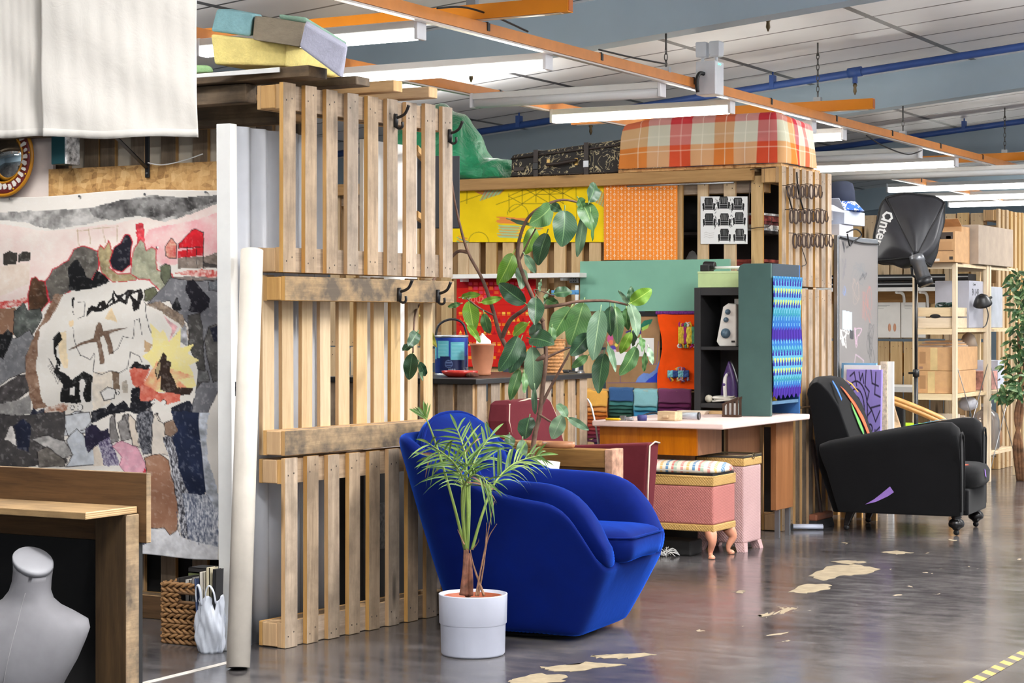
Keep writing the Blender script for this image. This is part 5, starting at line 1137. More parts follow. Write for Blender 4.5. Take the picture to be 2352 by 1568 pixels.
for cx,cy,r in ((495,765,62),(260,930,60)): a.line([C8(cx+r*math.cos(t_),cy+r*math.sin(t_)) for t_ in np.linspace(PI,2*PI+.2,20)],(90,80,40),1.0,.6)
rs=random.Random(2)
def scrib(x0,x1,y0,y1,cols,n,dx,dy):
    for k in range(n):
        x=rs.uniform(x0,x1); y=y0+(y1-y0)*k/n; c=cols[k % len(cols)]; a.line([C8(x,y),C8(x+dx*rs.uniform(.5,1),y+dy*rs.uniform(.7,1))],c,2.0,.8)
scrib(240,270,595,640,[(190,110,80),(205,120,100)],10,90,20);
for k in range(14): a.line([C8(270+k*9,680-k*3),C8(320+k*9,592)],[(120,186,170),(190,120,90),(140,190,170)][k % 3],2.0,.85)
scrib(360,390,780,820,[(226,110,80),(230,140,80)],8,190,6); scrib(370,400,830,905,[(140,196,190),(150,200,190),(226,150,90)],14,150,6); scrib(560,620,800,860,[(200,120,90),(140,190,180)],8,120,4); scrib(120,150,895,930,[(222,120,80),(120,190,180)],6,60,18)
for k in range(8): a.line([C8(960+k*7,690+k*4),C8(985+k*6,610+k*8)],[(120,170,190),(190,120,110)][k % 2],2,.8)
sheet(a,'paper_poster',BY-.012,VC,'long yellow poster with triangle lattice and crayon scribbles','poster',thick=.001)
a=Art(1387,1556,411,597,240,264,(246,138,52)); a.poly([(1300,400),(1600,400),(1600,600),(1300,600)],(250,146,54),.04,ns=40)
X=(a.X-1390)/16.4; Y=(a.Y-414)/12.8
fx=X-np.floor(X); fy=Y-np.floor(Y); st=(np.floor(X).astype(int) % 1)
k=np.zeros(a.X.shape)
for dx,dy in ((-.11,0),(.11,0),(0,-.17),(0,.17)): k=np.maximum(k,(((fx-.3-dx)/.068) ** 2+((fy-.5-dy)/.10) ** 2 < 1)*1.0)
k=np.maximum(k,((np.abs(fx-.3) < .035) & (np.abs(fy-.5) > .40))*1.0); k=np.maximum(k,((np.abs(fx-.8) < .05) & (np.abs(fy-.05) < .30))*1.0); k=np.maximum(k,((np.abs(fx-.8) < .05) & (fy > .86))*1.0); k=np.maximum(k,((np.abs(fx-.8) < .09) & (np.abs(fy-.6) < .05))*1.0)
a.blend(k*.92,(252,226,200)); og=sheet(a,'patterned_wallpaper',BY-.024,VC,'orange wallpaper length with white motifs hanging from the beam','wallpaper',thick=.001)
a=Art(1609,1717,451,560,170,170,(238,238,238))
def chair_print(cx,cy,w,h,s):
    K=(34,34,36); rs=random.Random(s)
    a.poly([(cx-.28*w,cy-.5*h),(cx+.28*w,cy-.5*h),(cx+.34*w,cy-.3*h),(cx+.28*w,cy+.1*h),(cx-.28*w,cy+.1*h),(cx-.34*w,cy-.3*h)],K)
    a.poly([(cx-.5*w,cy-.05*h),(cx-.34*w,cy-.1*h),(cx-.28*w,cy+.1*h),(cx+.28*w,cy+.1*h),(cx+.34*w,cy-.1*h),(cx+.5*w,cy-.05*h),(cx+.46*w,cy+.42*h),(cx-.46*w,cy+.42*h)],K)
    for sg in (-1,1): a.poly([(cx+sg*.40*w,cy+.4*h),(cx+sg*.46*w,cy+.4*h),(cx+sg*.44*w,cy+.52*h),(cx+sg*.40*w,cy+.52*h)],K)
    for k in range(5): x=cx+(-.2+.1*k)*w; a.line([(x,cy-.42*h),(x+rs.uniform(-.03,.03)*w,cy+.02*h)],(210,210,210),.8 if s % 3 else 0.4,.8)
    a.line([(cx-.3*w,cy+.12*h),(cx+.3*w,cy+.12*h)],(225,225,225),.9); a.line([(cx-.34*w,cy-.05*h),(cx-.30*w,cy+.36*h)],(225,225,225),.9); a.line([(cx+.34*w,cy-.05*h),(cx+.30*w,cy+.36*h)],(225,225,225),.9); a.line([(cx-.3*w,cy+.3*h),(cx+.3*w,cy+.3*h)],(200,200,200),.7)
for i,(x,y) in enumerate(((1628,469),(1662,466),(1695,469),(1629,505),(1664,505),(1698,502),(1664,540),(1699,540))): chair_print(x,y,30,30,i)
rs=random.Random(8)
for k in range(36):
    x=rs.choice((1645,1680))+rs.uniform(-3,3); y=rs.uniform(456,520); a.line([(x,y),(x+rs.uniform(-4,4),y+rs.uniform(3,7))],(60,60,62),.9,.8)
for k in range(3): a.line([(1617,535+5*k),(1622,533+5*k),(1630,536+5*k),(1640,534+5*k)],(190,188,186),.6,.8)
sheet(a,'paper_print',BY-.014,VC,'black-and-white print of eight armchairs pinned to the slats','print',thick=.001)
m=MB(); p=onY(1332,715,BY-.05); q=onY(1676,596,BY-.05); m.bb((p.x,BY-.05,p.z),(q.x,BY-.026,onY(1332,600,BY-.05).z),ms=[1,1,0,1,1,1]); tag(m.build('green_board',[plain('sage_green_paint',(124,180,156),.5,var=.03,scale=4),plain('board_edge',(170,208,190),.5)],bevel=.002),'long sage-green board fixed across the booth wall','board')
m=MB(); p=onY(1380,726,BY-.03); q=onY(1600,716,BY-.03); m.bb((p.x,BY-.045,p.z),(q.x,BY-.001,q.z)); tag(m.build('dark_batten',BLKM),'dark batten under the sage-green board','batten')
p=onY(1036,640,BY-.16); q=onY(1331,627,BY-.16)
t=thing('wall_shelf','white wall shelf above the red banner','shelf',(p.x,BY-.08,p.z)); ws=t
m=MB(); m.bb((p.x,BY-.16,1.38+100/4573*14.2),(q.x,BY-.001,1.38+100/4573*14.2+.032)); m.build('shelf_board',WHT,t,bevel=.003)
zs_=1.38+100/4573*14.2
for px in (1060,1290): x=onY(px,640,BY-.1).x; m=MB(); m.bb((x,BY-.12,zs_-.02),(x+.02,BY-.001,zs_-.001)); m.build('shelf_support',WHT,t)
p=onY(1307,650,BY-.05); q=onY(1328,634,BY-.05); m=MB(); m.bb((p.x,BY-.05,p.z),(q.x,BY-.001,q.z-.012)); t=tag(m.build('socket_box',STEEL,bevel=.004),'small metal socket box under the right end of the white shelf','socket')
m=MB()
for dx in (.015,.035,.05):
    for dz in (.012,.03): m.lathe([(.004,0),(.004,.001)],8,(p.x+dx,BY-.0505,p.z+dz),R=Matrix.Rotation(PI/2,3,'X'))
m.build('knockout_hole',BLKM,t)
p=onY(1325,700,BY-.1); t=thing('white_pole','white upright pole beside the green board with blue tape round it','pole',(p.x,BY-.1,0))
m=MB(); m.tube([(p.x,BY-.1,0),(p.x,BY-.1,onY(1325,655,BY-.1).z)],.013,12); m.build('pole_tube',WHT,t)
m=MB(); m.tube([(p.x,BY-.1,onY(1325,676,BY-.1).z),(p.x,BY-.1,onY(1325,666,BY-.1).z)],.0145,12); m.bb((p.x-.2,BY-.1,onY(1325,676,BY-.1).z),(p.x,BY-.098,onY(1325,666,BY-.1).z)); m.build('tape_band',plain('sky_blue_tape',(92,158,216),.5),t)
a=Art(1049,1231,641,842,190,210,(206,40,34)); a.poly([(1000,600),(1300,600),(1300,662),(1000,662)],(170,28,34),.06)
rs=random.Random(4)
for j in range(4):
    for i in range(11): a.poly([(1076+i*12,648+j*10),(1085+i*12,648+j*10),(1085+i*12,655+j*10),(1076+i*12,655+j*10)],[(206,60,90),(224,96,50),(190,30,50),(216,70,70)][(i*3+j) % 4])
L_={'O': [[(0,0),(6,0),(7,6),(6,12),(0,12),(-1,6),(0,0)]],'U': [[(0,0),(0,9),(2,12),(6,12),(7,9),(7,0)]],'A': [[(0,12),(3.5,0),(7,12)],[(1.5,8),(5.5,8)]]}
for i,ch in enumerate('OUA'):
    for st_ in L_[ch]: a.line([(1084+i*11+x,683+y*.85) for x,y in st_],(232,130,120),1.8)
for j,(y,h) in enumerate(((716,8),(728,10),(742,6),(758,10),(786,8),(800,10),(818,6))):
    for i in range(16):
        c=[(240,150,40),(226,90,40),(170,28,40),(236,190,80),(200,40,60)][(i*2+j) % 5]; x=1054+i*11; a.poly([(x,y+h),(x+4.5,y),(x+9,y+h)] if j % 2 else [(x,y),(x+8,y),(x+8,y+h),(x,y+h)],c)
for i in range(6): a.line([(1050,700+i*22),(1231,700+i*22)],(176,26,30),1.0)
sheet(a,'woven_banner',BY-.03,VCC,'red woven banner with orange pattern rows hanging below the white shelf','banner',wav=.004)
a=Art(1392,1516,726,893,130,170,(158,122,86)); a.poly([(1380,720),(1520,720),(1520,900),(1380,900)],(160,124,88),.06,ns=20)
a.poly([(1470,748),(1480,736),(1500,732),(1496,742),(1488,752),(1474,758)],(44,116,92),.2); a.poly([(1474,752),(1492,744),(1488,754),(1476,760)],(166,206,96),.1); a.poly([(1436,762),(1470,750),(1474,766),(1450,772)],(74,60,130),.2)
a.ell(1402,778,7,10,(206,96,150)); a.ell(1404,786,5,6,(232,130,100)); a.ell(1408,800,7,7,(92,76,168)); a.ell(1412,806,4,4,(230,190,220)); a.ell(1398,804,5,5,(60,130,120)); a.ell(1416,792,4,4,(226,210,90))
a.poly([(1516,826),(1504,850),(1492,858),(1478,856),(1466,866),(1460,878),(1516,878)],(110,140,206),.08); a.poly([(1482,878),(1490,870),(1500,864),(1508,856),(1516,854),(1516,878)],(44,70,190),.08)
for P in ([(1396,879),(1515,878)],[(1425,862),(1425,879)],[(1513,784),(1508,836),(1492,836)]): a.line(P,(104,84,150),1.0)
pb=sheet(a,'pin_board',BY-.035,VC,'brown pin board with coloured paper collage, left of the orange cloth','pin board',thick=.006)
for i,(q,lb) in enumerate((((1448,776,1502,818),'larger white card pinned on the brown board'),((1412,808,1440,838),'smaller white card pinned on the brown board'))):
    p0,p1=onY(q[0],q[3],BY-.042),onY(q[2],q[1],BY-.042); m=MB(); m.bb((p0.x,BY-.0415,p0.z),(p1.x,BY-.0405,p1.z)); tag(m.build('note_card',PAPER),lb,'card')
a=Art(1508,1604,716,894,80,140,(246,84,20)); a.poly([(1500,700),(1620,700),(1620,900),(1500,900)],(246,84,20),.05,ns=30)
def ocl(px,py):
    v=(py-716)/178; u=(px-1508)/96; xl=1510+12*math.sin(PI*min(1,v*1.15)) ** 2 ; p=onY(xl+(1604-xl)*u,py,BY-.075); p.y -= .008*math.sin(u*9+v*3)*(1-u); return p
oc=a.build('hanging_cloth',ocl,VCC,None,.002); tag(oc,'bright orange cloth with woven tassel samples and purple fringe','cloth')
m=MB()
for k in range(30): p=onY(1508+96*k/29,717,BY-.078); m.lathe([(.0,.010),(.009,.004),(.008,-.012),(0,-.016)],6,p)
m.build('purple_fringe',plain('purple_wool',(116,44,128),.95,var=.15,scale=60),oc)
def C4(x,y): return 1380+x/4.356,640+y/4.356
def weave(name,x0,x1,y0,y1,cols,tcols,seed):
    rs=random.Random(seed); w=[plain('wool_%d_%d_%d' % c,c,.95,var=.12,scale=60) for c in cols]; mm={}
    n=12
    for k in range(n):
        c=k*len(cols) // n; mb=mm.setdefault(c,MB()); P=[onY(*C4(x0+(x1-x0)*(k+.5)/n,y0+(y1-y0)*v),BY-.096-.006*math.sin(PI*v*2+k) ** 2) for v in np.linspace(0,1,8)]; mb.tube(P,.009,6)
    for c,mb in mm.items(): mb.build('woven_strip',w[c],oc)
    for c in tcols:
        mb=MB()
        for k in range(4):
            x=x0+(x1-x0)*rs.random(); e=rs.choice((y0,y1)); s=1 if e == y1 else -1
            P=[onY(*C4(x+rs.uniform(-25,25)*v,e+s*45*v*rs.uniform(.6,1.1)),BY-.10) for v in np.linspace(0,1,5)]; mb.tube(P,[.006,.006,.007,.006,.003],6)
        mb.build('tassel',plain('wool_%d_%d_%d' % c,c,.95,var=.12,scale=60),oc)
weave('w',780,940,480,650,[(240,206,60),(232,190,70),(160,40,120),(240,214,80),(226,190,60),(90,150,110)],[(170,40,120),(236,226,220),(90,150,120),(250,180,40)],3)
weave('w',670,880,920,985,[(120,190,200),(50,80,140),(130,196,206),(60,90,150)],[(200,130,160),(110,60,120),(240,180,60),(150,160,170)],5)
WV={}
SW=[('left orange',1345,1396,892,[(242,178,84),(238,158,84),(234,138,56),(228,118,52),(222,104,56),(206,88,70),(196,76,78),(176,66,84),(150,58,86),(122,60,100),(96,84,136)],[40,12,9,9,8,9,8,9,9,9,9]),
      ('blue-green',1400,1455,889,[(58,96,144),(74,138,134),(62,118,108),(58,108,98),(60,98,82),(58,92,74)],[31,10,8,9,8,9]),('turquoise',1457,1511,892,[(138,190,196),(94,172,186),(60,140,186)],[40,10,17]),('plum',1513,1588,892,[(116,60,96),(112,44,88),(110,42,92)],[32,10,12])]
for nm,x0,x1,y0,cols,hs in SW:
    yb=y0
    for k,(c,h) in enumerate(zip(cols,hs)):
        yb += h; Yk=12.30+.012*k; a_=onY(x0,y0,Yk); b_=onY(x1,y0,Yk); zt=onY(x0,y0,12.3).z-.001*k; zb_=onY(x0,yb,Yk).z; L=b_.x-a_.x; rs=random.Random(k+x0)
        def fn(u,v,a_=a_,L=L,zt=zt,zb_=zb_,Yk=Yk,k=k):
            s=v*2-1; z=zt-(zt-zb_)*(abs(s) if s < 0 else 0) ; y=Yk
            if s < 0: y=Yk-.005; z=zt-(zt-zb_)*(-s) ** 1.0
            else: y=Yk+.004; z=zt-.06*s
            return Vector((a_.x+L*u+.003*math.sin(z*60+k),y-.002*math.sin(u*8+k)*(1 if s < 0 else .2)-(.004 if s <-.9 else 0),z+.002*math.sin(u*11+k*2)))
        m=MB(); m.grid(fn,14,16); tag(m.build('fabric_sample',fabric('sample_%d_%d_%d' % c,c,var=.1),solid=.004),'%s folded fabric sample from the front of the %s stack' % (ordinal(k),nm),'fabric sample','folded fabric samples of the %s stack' % nm)
    p0=onY(x0,y0,12.30); p1=onY(x1,y0,12.30);
m=MB(); p0=onY(1340,892,12.36); p1=onY(1594,892,12.36); m.bb((p0.x,12.295,p0.z-.012),(p1.x,BY-.001,p0.z-.004)); tag(m.build('sample_rail',WPX),'pine ledge carrying the folded fabric samples','ledge')
SAT=NT('green_satin'); _v=SAT.coord('Object'); SAT.set('Base Color',SAT.ramp(SAT.noise(_v,4,4),[(.3,rgb((20,128,84))),(.7,rgb((44,168,116)))])); SAT.set('Roughness',.42); SAT.set('Sheen Weight',.3); SAT.bump(SAT.noise(_v,5,4,.6,1.2),.8,.05)
top=[(930,262),(960,246),(1000,240),(1030,244),(1048,256),(1066,272),(1082,296),(1096,326),(1108,352),(1122,366),(1145,362),(1166,366),(1176,384)]
bot=[(930,400),(1040,402),(1060,412),(1110,406),(1176,402)]
rings=[]
for i in range(41):
    px=930+246*i/40; yt=interp(top,px); a_=onY(px,yt,12.62); zt=a_.z; d=13.9; z0=zb0+.003; hh=zt-z0; dep=.14+hh*.35; R=[]
    for k in range(28):
        an=PI*k/27; r1=1+.07*math.sin(5*an+i*.5)+.05*math.sin(9*an-i*.9)
        y=12.64-dep*math.cos(an)*r1; z=z0+hh*math.sin(an) ** .8*(1+.03*math.sin(3*an+i*.7))
        if k == 0 and 6 < i: z=z0
        R.append((a_.x+.015*math.sin(an*4+i),y,max(z,z0)))
    rings.append(R)
m=MB(); m.loft(rings); tag(m.build('satin_bundle',SAT.m,sub=1),'crumpled green satin cloth heaped on the booth roof','cloth')
SU=NT('squiggle_tapestry'); _v=SU.coord('Object',(1,1,1)); _n=SU.noise(_v,11,2,.5,2.6); _b=SU.math('ABSOLUTE',SU.math('SUBTRACT',_n,.52)); _m=SU.math('GREATER_THAN',SU.noise(_v,13,2),.46)
SU.set('Base Color',SU.mix(SU.math('MULTIPLY',SU.ramp(_b,[(.0,(1,1,1,1)),(.05,(0,0,0,1))]),_m),rgb((50,47,46)),rgb((206,192,152)))); SU.set('Roughness',.8)
sa=onY(1172,398,12.40); sb=onY(1446,398,12.40); z0=zb0+.002
t=thing('suitcase','dark patterned tapestry suitcase with straps lying on the booth roof','suitcase',(sa.x,12.4,z0))
m=MB(); m.hexa([(sa.x,12.40,z0),(sb.x,12.40,z0),(sb.x,12.95,z0),(sa.x,12.95,z0),(sa.x,12.41,z0+.165),(sb.x,12.41,z0+.245),(sb.x,12.95,z0+.245),(sa.x,12.95,z0+.165)]); m.build('body',SU.m,t,bevel=.02,seg=3)
SUL=plain('dark_brown_leather',(52,42,38),.5,var=.1)
m=MB(); m.tube([(sa.x+.01,12.396,z0+.135),((sa.x+sb.x)/2,12.396,z0+.17),(sb.x-.01,12.396,z0+.20)],.007,6); m.tube([(sa.x+.005,12.396,z0+.012),(sb.x-.005,12.396,z0+.012)],.006,6); m.build('piping',SUL,t)
for px in (1231,1347): x=onY(px,390,12.39).x; zt_=z0+.165+.08*(x-sa.x)/(sb.x-sa.x); m=MB(); m.bb((x-.018,12.385,z0-(.03 if px > 1300 else 0)+.002),(x+.018,12.392,zt_+.004)); m.bb((x-.018,12.386,zt_+.002),(x+.018,12.9,zt_+.008)); m.build('strap',SUL,t); m=MB(); m.bb((x-.022,12.378,z0+.05),(x+.022,12.385,z0+.10)); m.build('buckle',BLK if px < 1300 else STEEL,t,bevel=.003)
x0_,x1_=onY(1258,380,12.38).x,onY(1322,380,12.38).x; m=MB(); m.tube(spline([(x0_,12.392,z0+.085),(x0_+.01,12.36,z0+.08),((x0_+x1_)/2,12.352,z0+.085),(x1_-.01,12.36,z0+.10),(x1_,12.392,z0+.105)],16),.012,8); m.build('handle',SUL,t)
m=MB()
for x in (x0_,x1_): m.bb((x-.012,12.388,z0+.07),(x+.012,12.395,z0+.12))
m.build('handle_mount',plain('brass_fitting',(170,140,84),.35,metal=.8),t); m=MB(); x=onY(1190,380,12.38).x; m.bb((x-.04,12.388,z0+.045),(x+.045,12.395,z0+.075)); m.build('zip_flap',SUL,t,bevel=.003)
ba=onY(1432,378,12.34); bb2=onY(1792,374,12.34); zb1=zb0+.004
m=MB(); m.bb((ba.x-.05,12.36,zb1),(bb2.x+.0,13.1,zb1+.022)); tag(m.build('plywood_sheet',OSBM,bevel=.002),'plywood sheet under the checked blanket','board')
a=Art(0,1,0,1,300,90,(208,202,182)); X,Y=a.X,a.Y
CT=[(1150,(206,140,76)),(1240,(206,204,184)),(1345,(204,60,62)),(1445,(204,200,178)),(1550,(204,130,70)),(1640,(206,204,186)),(1745,(186,46,54)),(1840,(190,188,160)),(1945,(206,136,66)),(2010,(176,40,62)),(2050,(206,204,190)),(2110,(196,90,90)),(2150,(204,200,186)),(2300,(190,60,60))]
xs=(1110+X*1130); ci=np.zeros(X.shape+(3,));
for x0_,c in [(0,CT[0][1])]+CT: ci[xs >= x0_]=c
RT=[(0,(226,118,44)),(.24,(208,204,184)),(.47,(196,66,74)),(.60,(214,190,170)),(.78,(200,70,74)),(.92,(210,204,186))]
ri=np.zeros_like(ci)
for y0_,c in RT: ri[Y >= y0_]=c
a.I=ci*.56+ri*.44
for x0_,c in CT: a.blend(np.clip(1-np.abs(xs-x0_-50)/3.0,0,1)*.7,(236,230,214))
for y0_ in (.18,.34): a.blend(np.clip(1-np.abs(Y-y0_)/.008,0,1)*.7,(236,230,214))
def bl(u,v):
    W=bb2.x-ba.x+.03; D=.62; tot=W+D; s=u*tot; R=.09; zt=.305
    if s < W-R: o=Vector((ba.x-.02+s,12.335,0)); n=Vector((0,1,0))
    elif s < W+R: t_=(s-W+R)/(2*R)*PI/2; o=Vector((ba.x-.02+W-R+R*math.sin(t_),12.335+R-R*math.cos(t_),0)); n=Vector((-math.sin(t_),math.cos(t_),0))
    else: o=Vector((ba.x-.02+W,12.335+s-W,0)); n=Vector((-1,0,0))
    if u < .10: n=(n+Vector((.9*(1-u/.10),0,0)))
    e=min(1,(s+.02)/.25); zt=zt*(.9+.1*e)-.03*max(0,(s-W)/D)
    if v < .5: q=v/.5; z=zt*q; i=-.012+.03*q*q+.006*math.sin(s*30)*(1-q)+.004*math.sin(s*17+q*5)
    elif v < .62: t_=(v-.5)/.12*PI/2; z=zt-.04+.04*math.sin(t_)+.0; i=.018+.045*(1-math.cos(t_)); z=zt+.035*math.sin(t_)
    else: i=.063+(v-.62)/.38*.27; z=zt+.035+.012*math.sin(s*5)*(v-.62)
    p=o+n*i; p.z=zb1+.023+z; return p
bo=a.build('checked_blanket',lambda x,y: bl(x,y),VCC,None,.004); tag(bo,'red, orange and cream checked blanket wrapped over a block on the booth roof','blanket')
p=onD(1281,845,12.3); p=Vector((-5.62,10.72,ZC+.001)); m=MB(); pr=[]
for k in range(41): v=k/40; pr.append((.048+.012*v+.004*math.sin(v*60),v*.2))
t=thing('wicker_vase','tall tan wicker vase at the right end of the black counter','vase',p); m.lathe([(0,0)]+pr+[(.05,.2),(.05,.15),(0,.1)],28,p); m.build('woven_body',plain('tan_wicker',(190,136,84),.7,var=.2,scale=60),t)
m=MB(); m.tube([p+Vector((.061*math.cos(q),.061*math.sin(q),.202)) for q in np.linspace(0,2*PI,24,endpoint=False)],.006,6,closed=True); m.build('rim',plain('tan_wicker_rim',(170,116,70),.7,var=.1),t)
p=Vector((-5.72,9.75,ZC+.001)); m=MB(); m.lathe([(0,0),(.07,0),(.10,.02),(.105,.035),(.098,.035),(.09,.022),(0,.015)],32,p); tag(m.build('red_dish',plain('red_glaze',(196,52,44),.25,var=.04)),'shallow glossy red dish on the black counter behind the terracotta pot','dish')
t=thing('small_table','small brown wooden table between the counter and the pink-topped desk','table',(-5.72,11.02,0))
tx0,tx1,ty0,ty1,tz=-5.85,-5.60,10.9,11.15,.905
m=MB(); m.bb((tx0,ty0,tz-.05),(tx1,ty1,tz)); m.build('table_top',wood('table_brown',(150,96,52),(186,128,74),'x'),t,bevel=.004)
for x in (tx0+.03,tx1-.03):
    for y in (ty0+.03,ty1-.03): m=MB(); m.bb((x-.02,y-.02,0),(x+.02,y+.02,tz-.051)); m.build('leg',WDKZ,t)
t=thing('sewing_machine','black sewing machine head on the small brown table','sewing machine',(-5.72,11.02,tz))
m=MB(Matrix.Translation((-.07,-.27,0))); m.bb((-5.77,11.2,tz+.001),(-5.53,11.38,tz+.03)); m.build('bed',BLK,t,bevel=.005); m=MB(Matrix.Translation((-.07,-.27,0))); m.hexa([(-5.60,11.25,tz+.03),(-5.54,11.25,tz+.03),(-5.54,11.34,tz+.03),(-5.60,11.34,tz+.03),(-5.60,11.26,tz+.17),(-5.54,11.26,tz+.17),(-5.54,11.33,tz+.17),(-5.60,11.33,tz+.17)]); m.bb((-5.76,11.26,tz+.12),(-5.60,11.33,tz+.18)); m.bb((-5.76,11.27,tz+.06),(-5.72,11.32,tz+.12)); m.build('arm',BLK,t,bevel=.01); m=MB(Matrix.Translation((-.07,-.27,0))); m.lathe([(0,0),(.05,0),(.05,.015),(0,.015)],20,(-5.535,11.295,tz+.13),R=Matrix.Rotation(PI/2,3,'Y')); m.build('hand_wheel',STEEL,t)
wire([Vector((-5.60,10.96,.915)),Vector((-5.5,10.96,.88)),Vector((-5.43,10.95,.55)),Vector((-5.4,10.9,.2)),Vector((-5.38,10.8,.01))],.006,'white_cable','white cable hanging off the small brown table','cable',PAPER)
DZ=.785
t=thing('work_desk','brown veneer desk with a pale pink padded top','desk',(-4.98,11.5,0)); dk=t
PINK=fabric('pale_pink_felt',(228,202,194),var=.04)
m=MB(); m.hexa([(-5.42,10.82,DZ-.035),(-4.56,10.82,DZ-.035),(-4.56,12.27,DZ-.035),(-5.42,12.27,DZ-.035),(-5.42,10.82,DZ),(-4.56,10.82,DZ),(-4.56,12.27,DZ),(-5.42,12.27,DZ)]); m.build('padded_top',PINK,t,bevel=.008,seg=3)
VEN=wood('orange_veneer',(150,82,28),(192,118,48),'z',fine=.8,rough=.3,var=.12,knots=False,spec=.5); VEN2=wood('brown_veneer',(128,82,48),(160,108,68),'z',fine=.8,rough=.4,var=.1,knots=False)
m=MB(); m.bb((-5.39,10.87,.588),(-5.14,10.89,DZ-.036)); m.build('front_panel',VEN,t); m=MB(); m.bb((-5.139,10.87,.588),(-4.75,10.89,DZ-.036)); m.build('front_panel',VEN,t)
m=MB(); m.bb((-5.39,10.891,.588),(-5.37,12.2,DZ-.036)); m.build('side_panel',VEN2,t)
m=MB(); m.bb((-4.77,10.891,.588),(-4.75,11.25,DZ-.036)); m.build('side_panel',VEN2,t); m=MB(); m.bb((-5.36,11.5,.02),(-5.34,12.2,.587)); m.build('pedestal_panel',VEN2,t)
m=MB(); m.bb((-4.80,11.43,.5),(-4.782,11.95,DZ-.036)); m.build('modesty_panel',VEN2,t)
m=MB(); m.bb((-4.70,11.93,.18),(-4.66,12.23,DZ-.036)); m.build('pedestal_side',VEN2,t,bevel=.003)
for y in (12.0,12.18): m=MB(); m.bb((-4.695,y-.012,0),(-4.665,y+.012,.18)); m.build('metal_foot',STEEL,t)
m=MB(); m.bb((-5.35,11.6,0),(-4.9,12.2,.06)); m.build('plinth',BLKM,t)
GRN=fabric('dark_green_felt',(66,92,88),var=.06); NVY=fabric('dark_navy_felt',(50,64,76),var=.06)
t=thing('felt_box','tall dark green felt-covered box open at the side, on the desk','box',(-4.75,12.0,DZ))
gx0,gx1,gy0,gy1,gz=-4.856,-4.636,11.77,12.29,1.752
pr=[(gx0,DZ+.001),(gx1,DZ+.001),(gx1,gz),(gx0+.035,gz),(gx0+.012,gz-.01),(gx0,gz-.035)]
m=MB(); m.prism(pr,(0,gy0,0),(1,0,0),(0,0,1),(0,.03,0)); m.build('front_panel',GRN,t,bevel=.004)
m=MB(); m.prism(pr,(0,gy1-.02,0),(1,0,0),(0,0,1),(0,.02,0)); m.build('back_panel',plain('blue_edge_paint',(40,92,150),.5),t)
m=MB(); m.bb((gx0+.03,gy0+.03,gz-.025),(gx1,gy1-.02,gz)); m.build('top_panel',NVY,t); m=MB(); m.bb((gx1-.02,gy0+.03,1.66),(gx1,gy1-.02,gz-.025)); m.build('side_band',NVY,t)
m=MB(); m.bb((gx0,gy0+.03,DZ+.001),(gx0+.015,gy1-.02,gz-.04)); m.build('inner_side',plain('orange_board',(206,146,76),.6),t); m=MB(); m.bb((gx0+.016,gy0+.031,.86),(gx1-.004,gy1-.021,.88)); m.build('inner_shelf',plain('slate_blue_cloth',(78,116,148),.8,var=.1),t)
for i,(y,c,lb) in enumerate(((11.86,(206,60,60),'red thread spool on the shelf inside the green felt box'),(11.95,(230,190,40),'yellow thread spool on the shelf inside the green felt box'),(12.04,(30,50,90),'navy thread spool on the shelf inside the green felt box'))):
    m=MB(); m.lathe([(0,0),(.022,0),(.022,.006),(.016,.008),(.018,.04),(.016,.045),(.022,.048),(.022,.054),(0,.054)],20,(gx1-.05,y,.881)); tag(m.build('thread_spool',plain('thread_%d' % i,c,.6)),lb,'spool','thread spools in the green felt box')
a=Art(0,1,0,1,130,300,(60,120,200)); X,Y=a.X,a.Y
BD=[(0,(70,150,200)),(.03,'P'),(.09,'Y'),(.13,'P'),(.185,'Y'),(.225,'P'),(.27,(72,168,190)),(.33,(60,130,205)),(.39,(56,116,205)),(.435,'V'),(.53,(64,130,210)),(.58,(72,160,196)),(.625,'P'),(.67,'Y'),(.705,'P'),(.755,'Y'),(.79,'P'),(.83,(72,170,186)),(.87,(64,128,208)),(.92,'V')]
ph=np.sin(X*2*PI*11.0)
for i,(y0,c) in enumerate(BD):
    y1=BD[i+1][0] if i+1 < len(BD) else 1.1; yy=Y+.012*np.sin(X*2*PI*11); m_=((yy >= y0) & (yy < y1)).astype(float); q=np.sin(PI*np.clip((yy-y0)/(y1-y0),0,1))
    if c == 'P': a.blend(m_,(86,156,190)); a.blend(m_*(ph >-.35+1.1*(1-q)),(54,42,132))
    elif c == 'Y': a.blend(m_,(92,160,180)); a.blend(m_*(ph < .2-.8*(1-q)),(188,196,92))
    elif c == 'V': a.blend(m_,(58,38,128)); a.blend(m_*(ph > .6),(74,50,150))
    else: a.blend(m_,[v*.82 for v in c]); a.blend(m_*((ph > .8) & (q > .6)),(120,180,200))
def knit(x,y):
    p=Vector((gx1+.012,gy0+.006+(gy1-gy0-.012)*x,1.672-.765*y+.012*math.sin(x*40)*(y > .98))); p.x += .0015*math.sin(x*2*PI*11)+.006*math.sin(y*9+x*2); return p
kn=a.build('knitted_panel',knit,VCC,None,.004); tag(kn,'blue, purple and lime knitted panel hanging on the green felt box','textile')
t=thing('cube_shelf','black two-cube shelf standing on the desk beside the green felt box','shelf',(-5.05,12.1,DZ)); hx0,hx1,hy0,hy1,hz=-5.235,-4.862,11.94,12.28,1.605
SHB=plain('black_shelf_foil',(40,40,42),.45,var=.05)
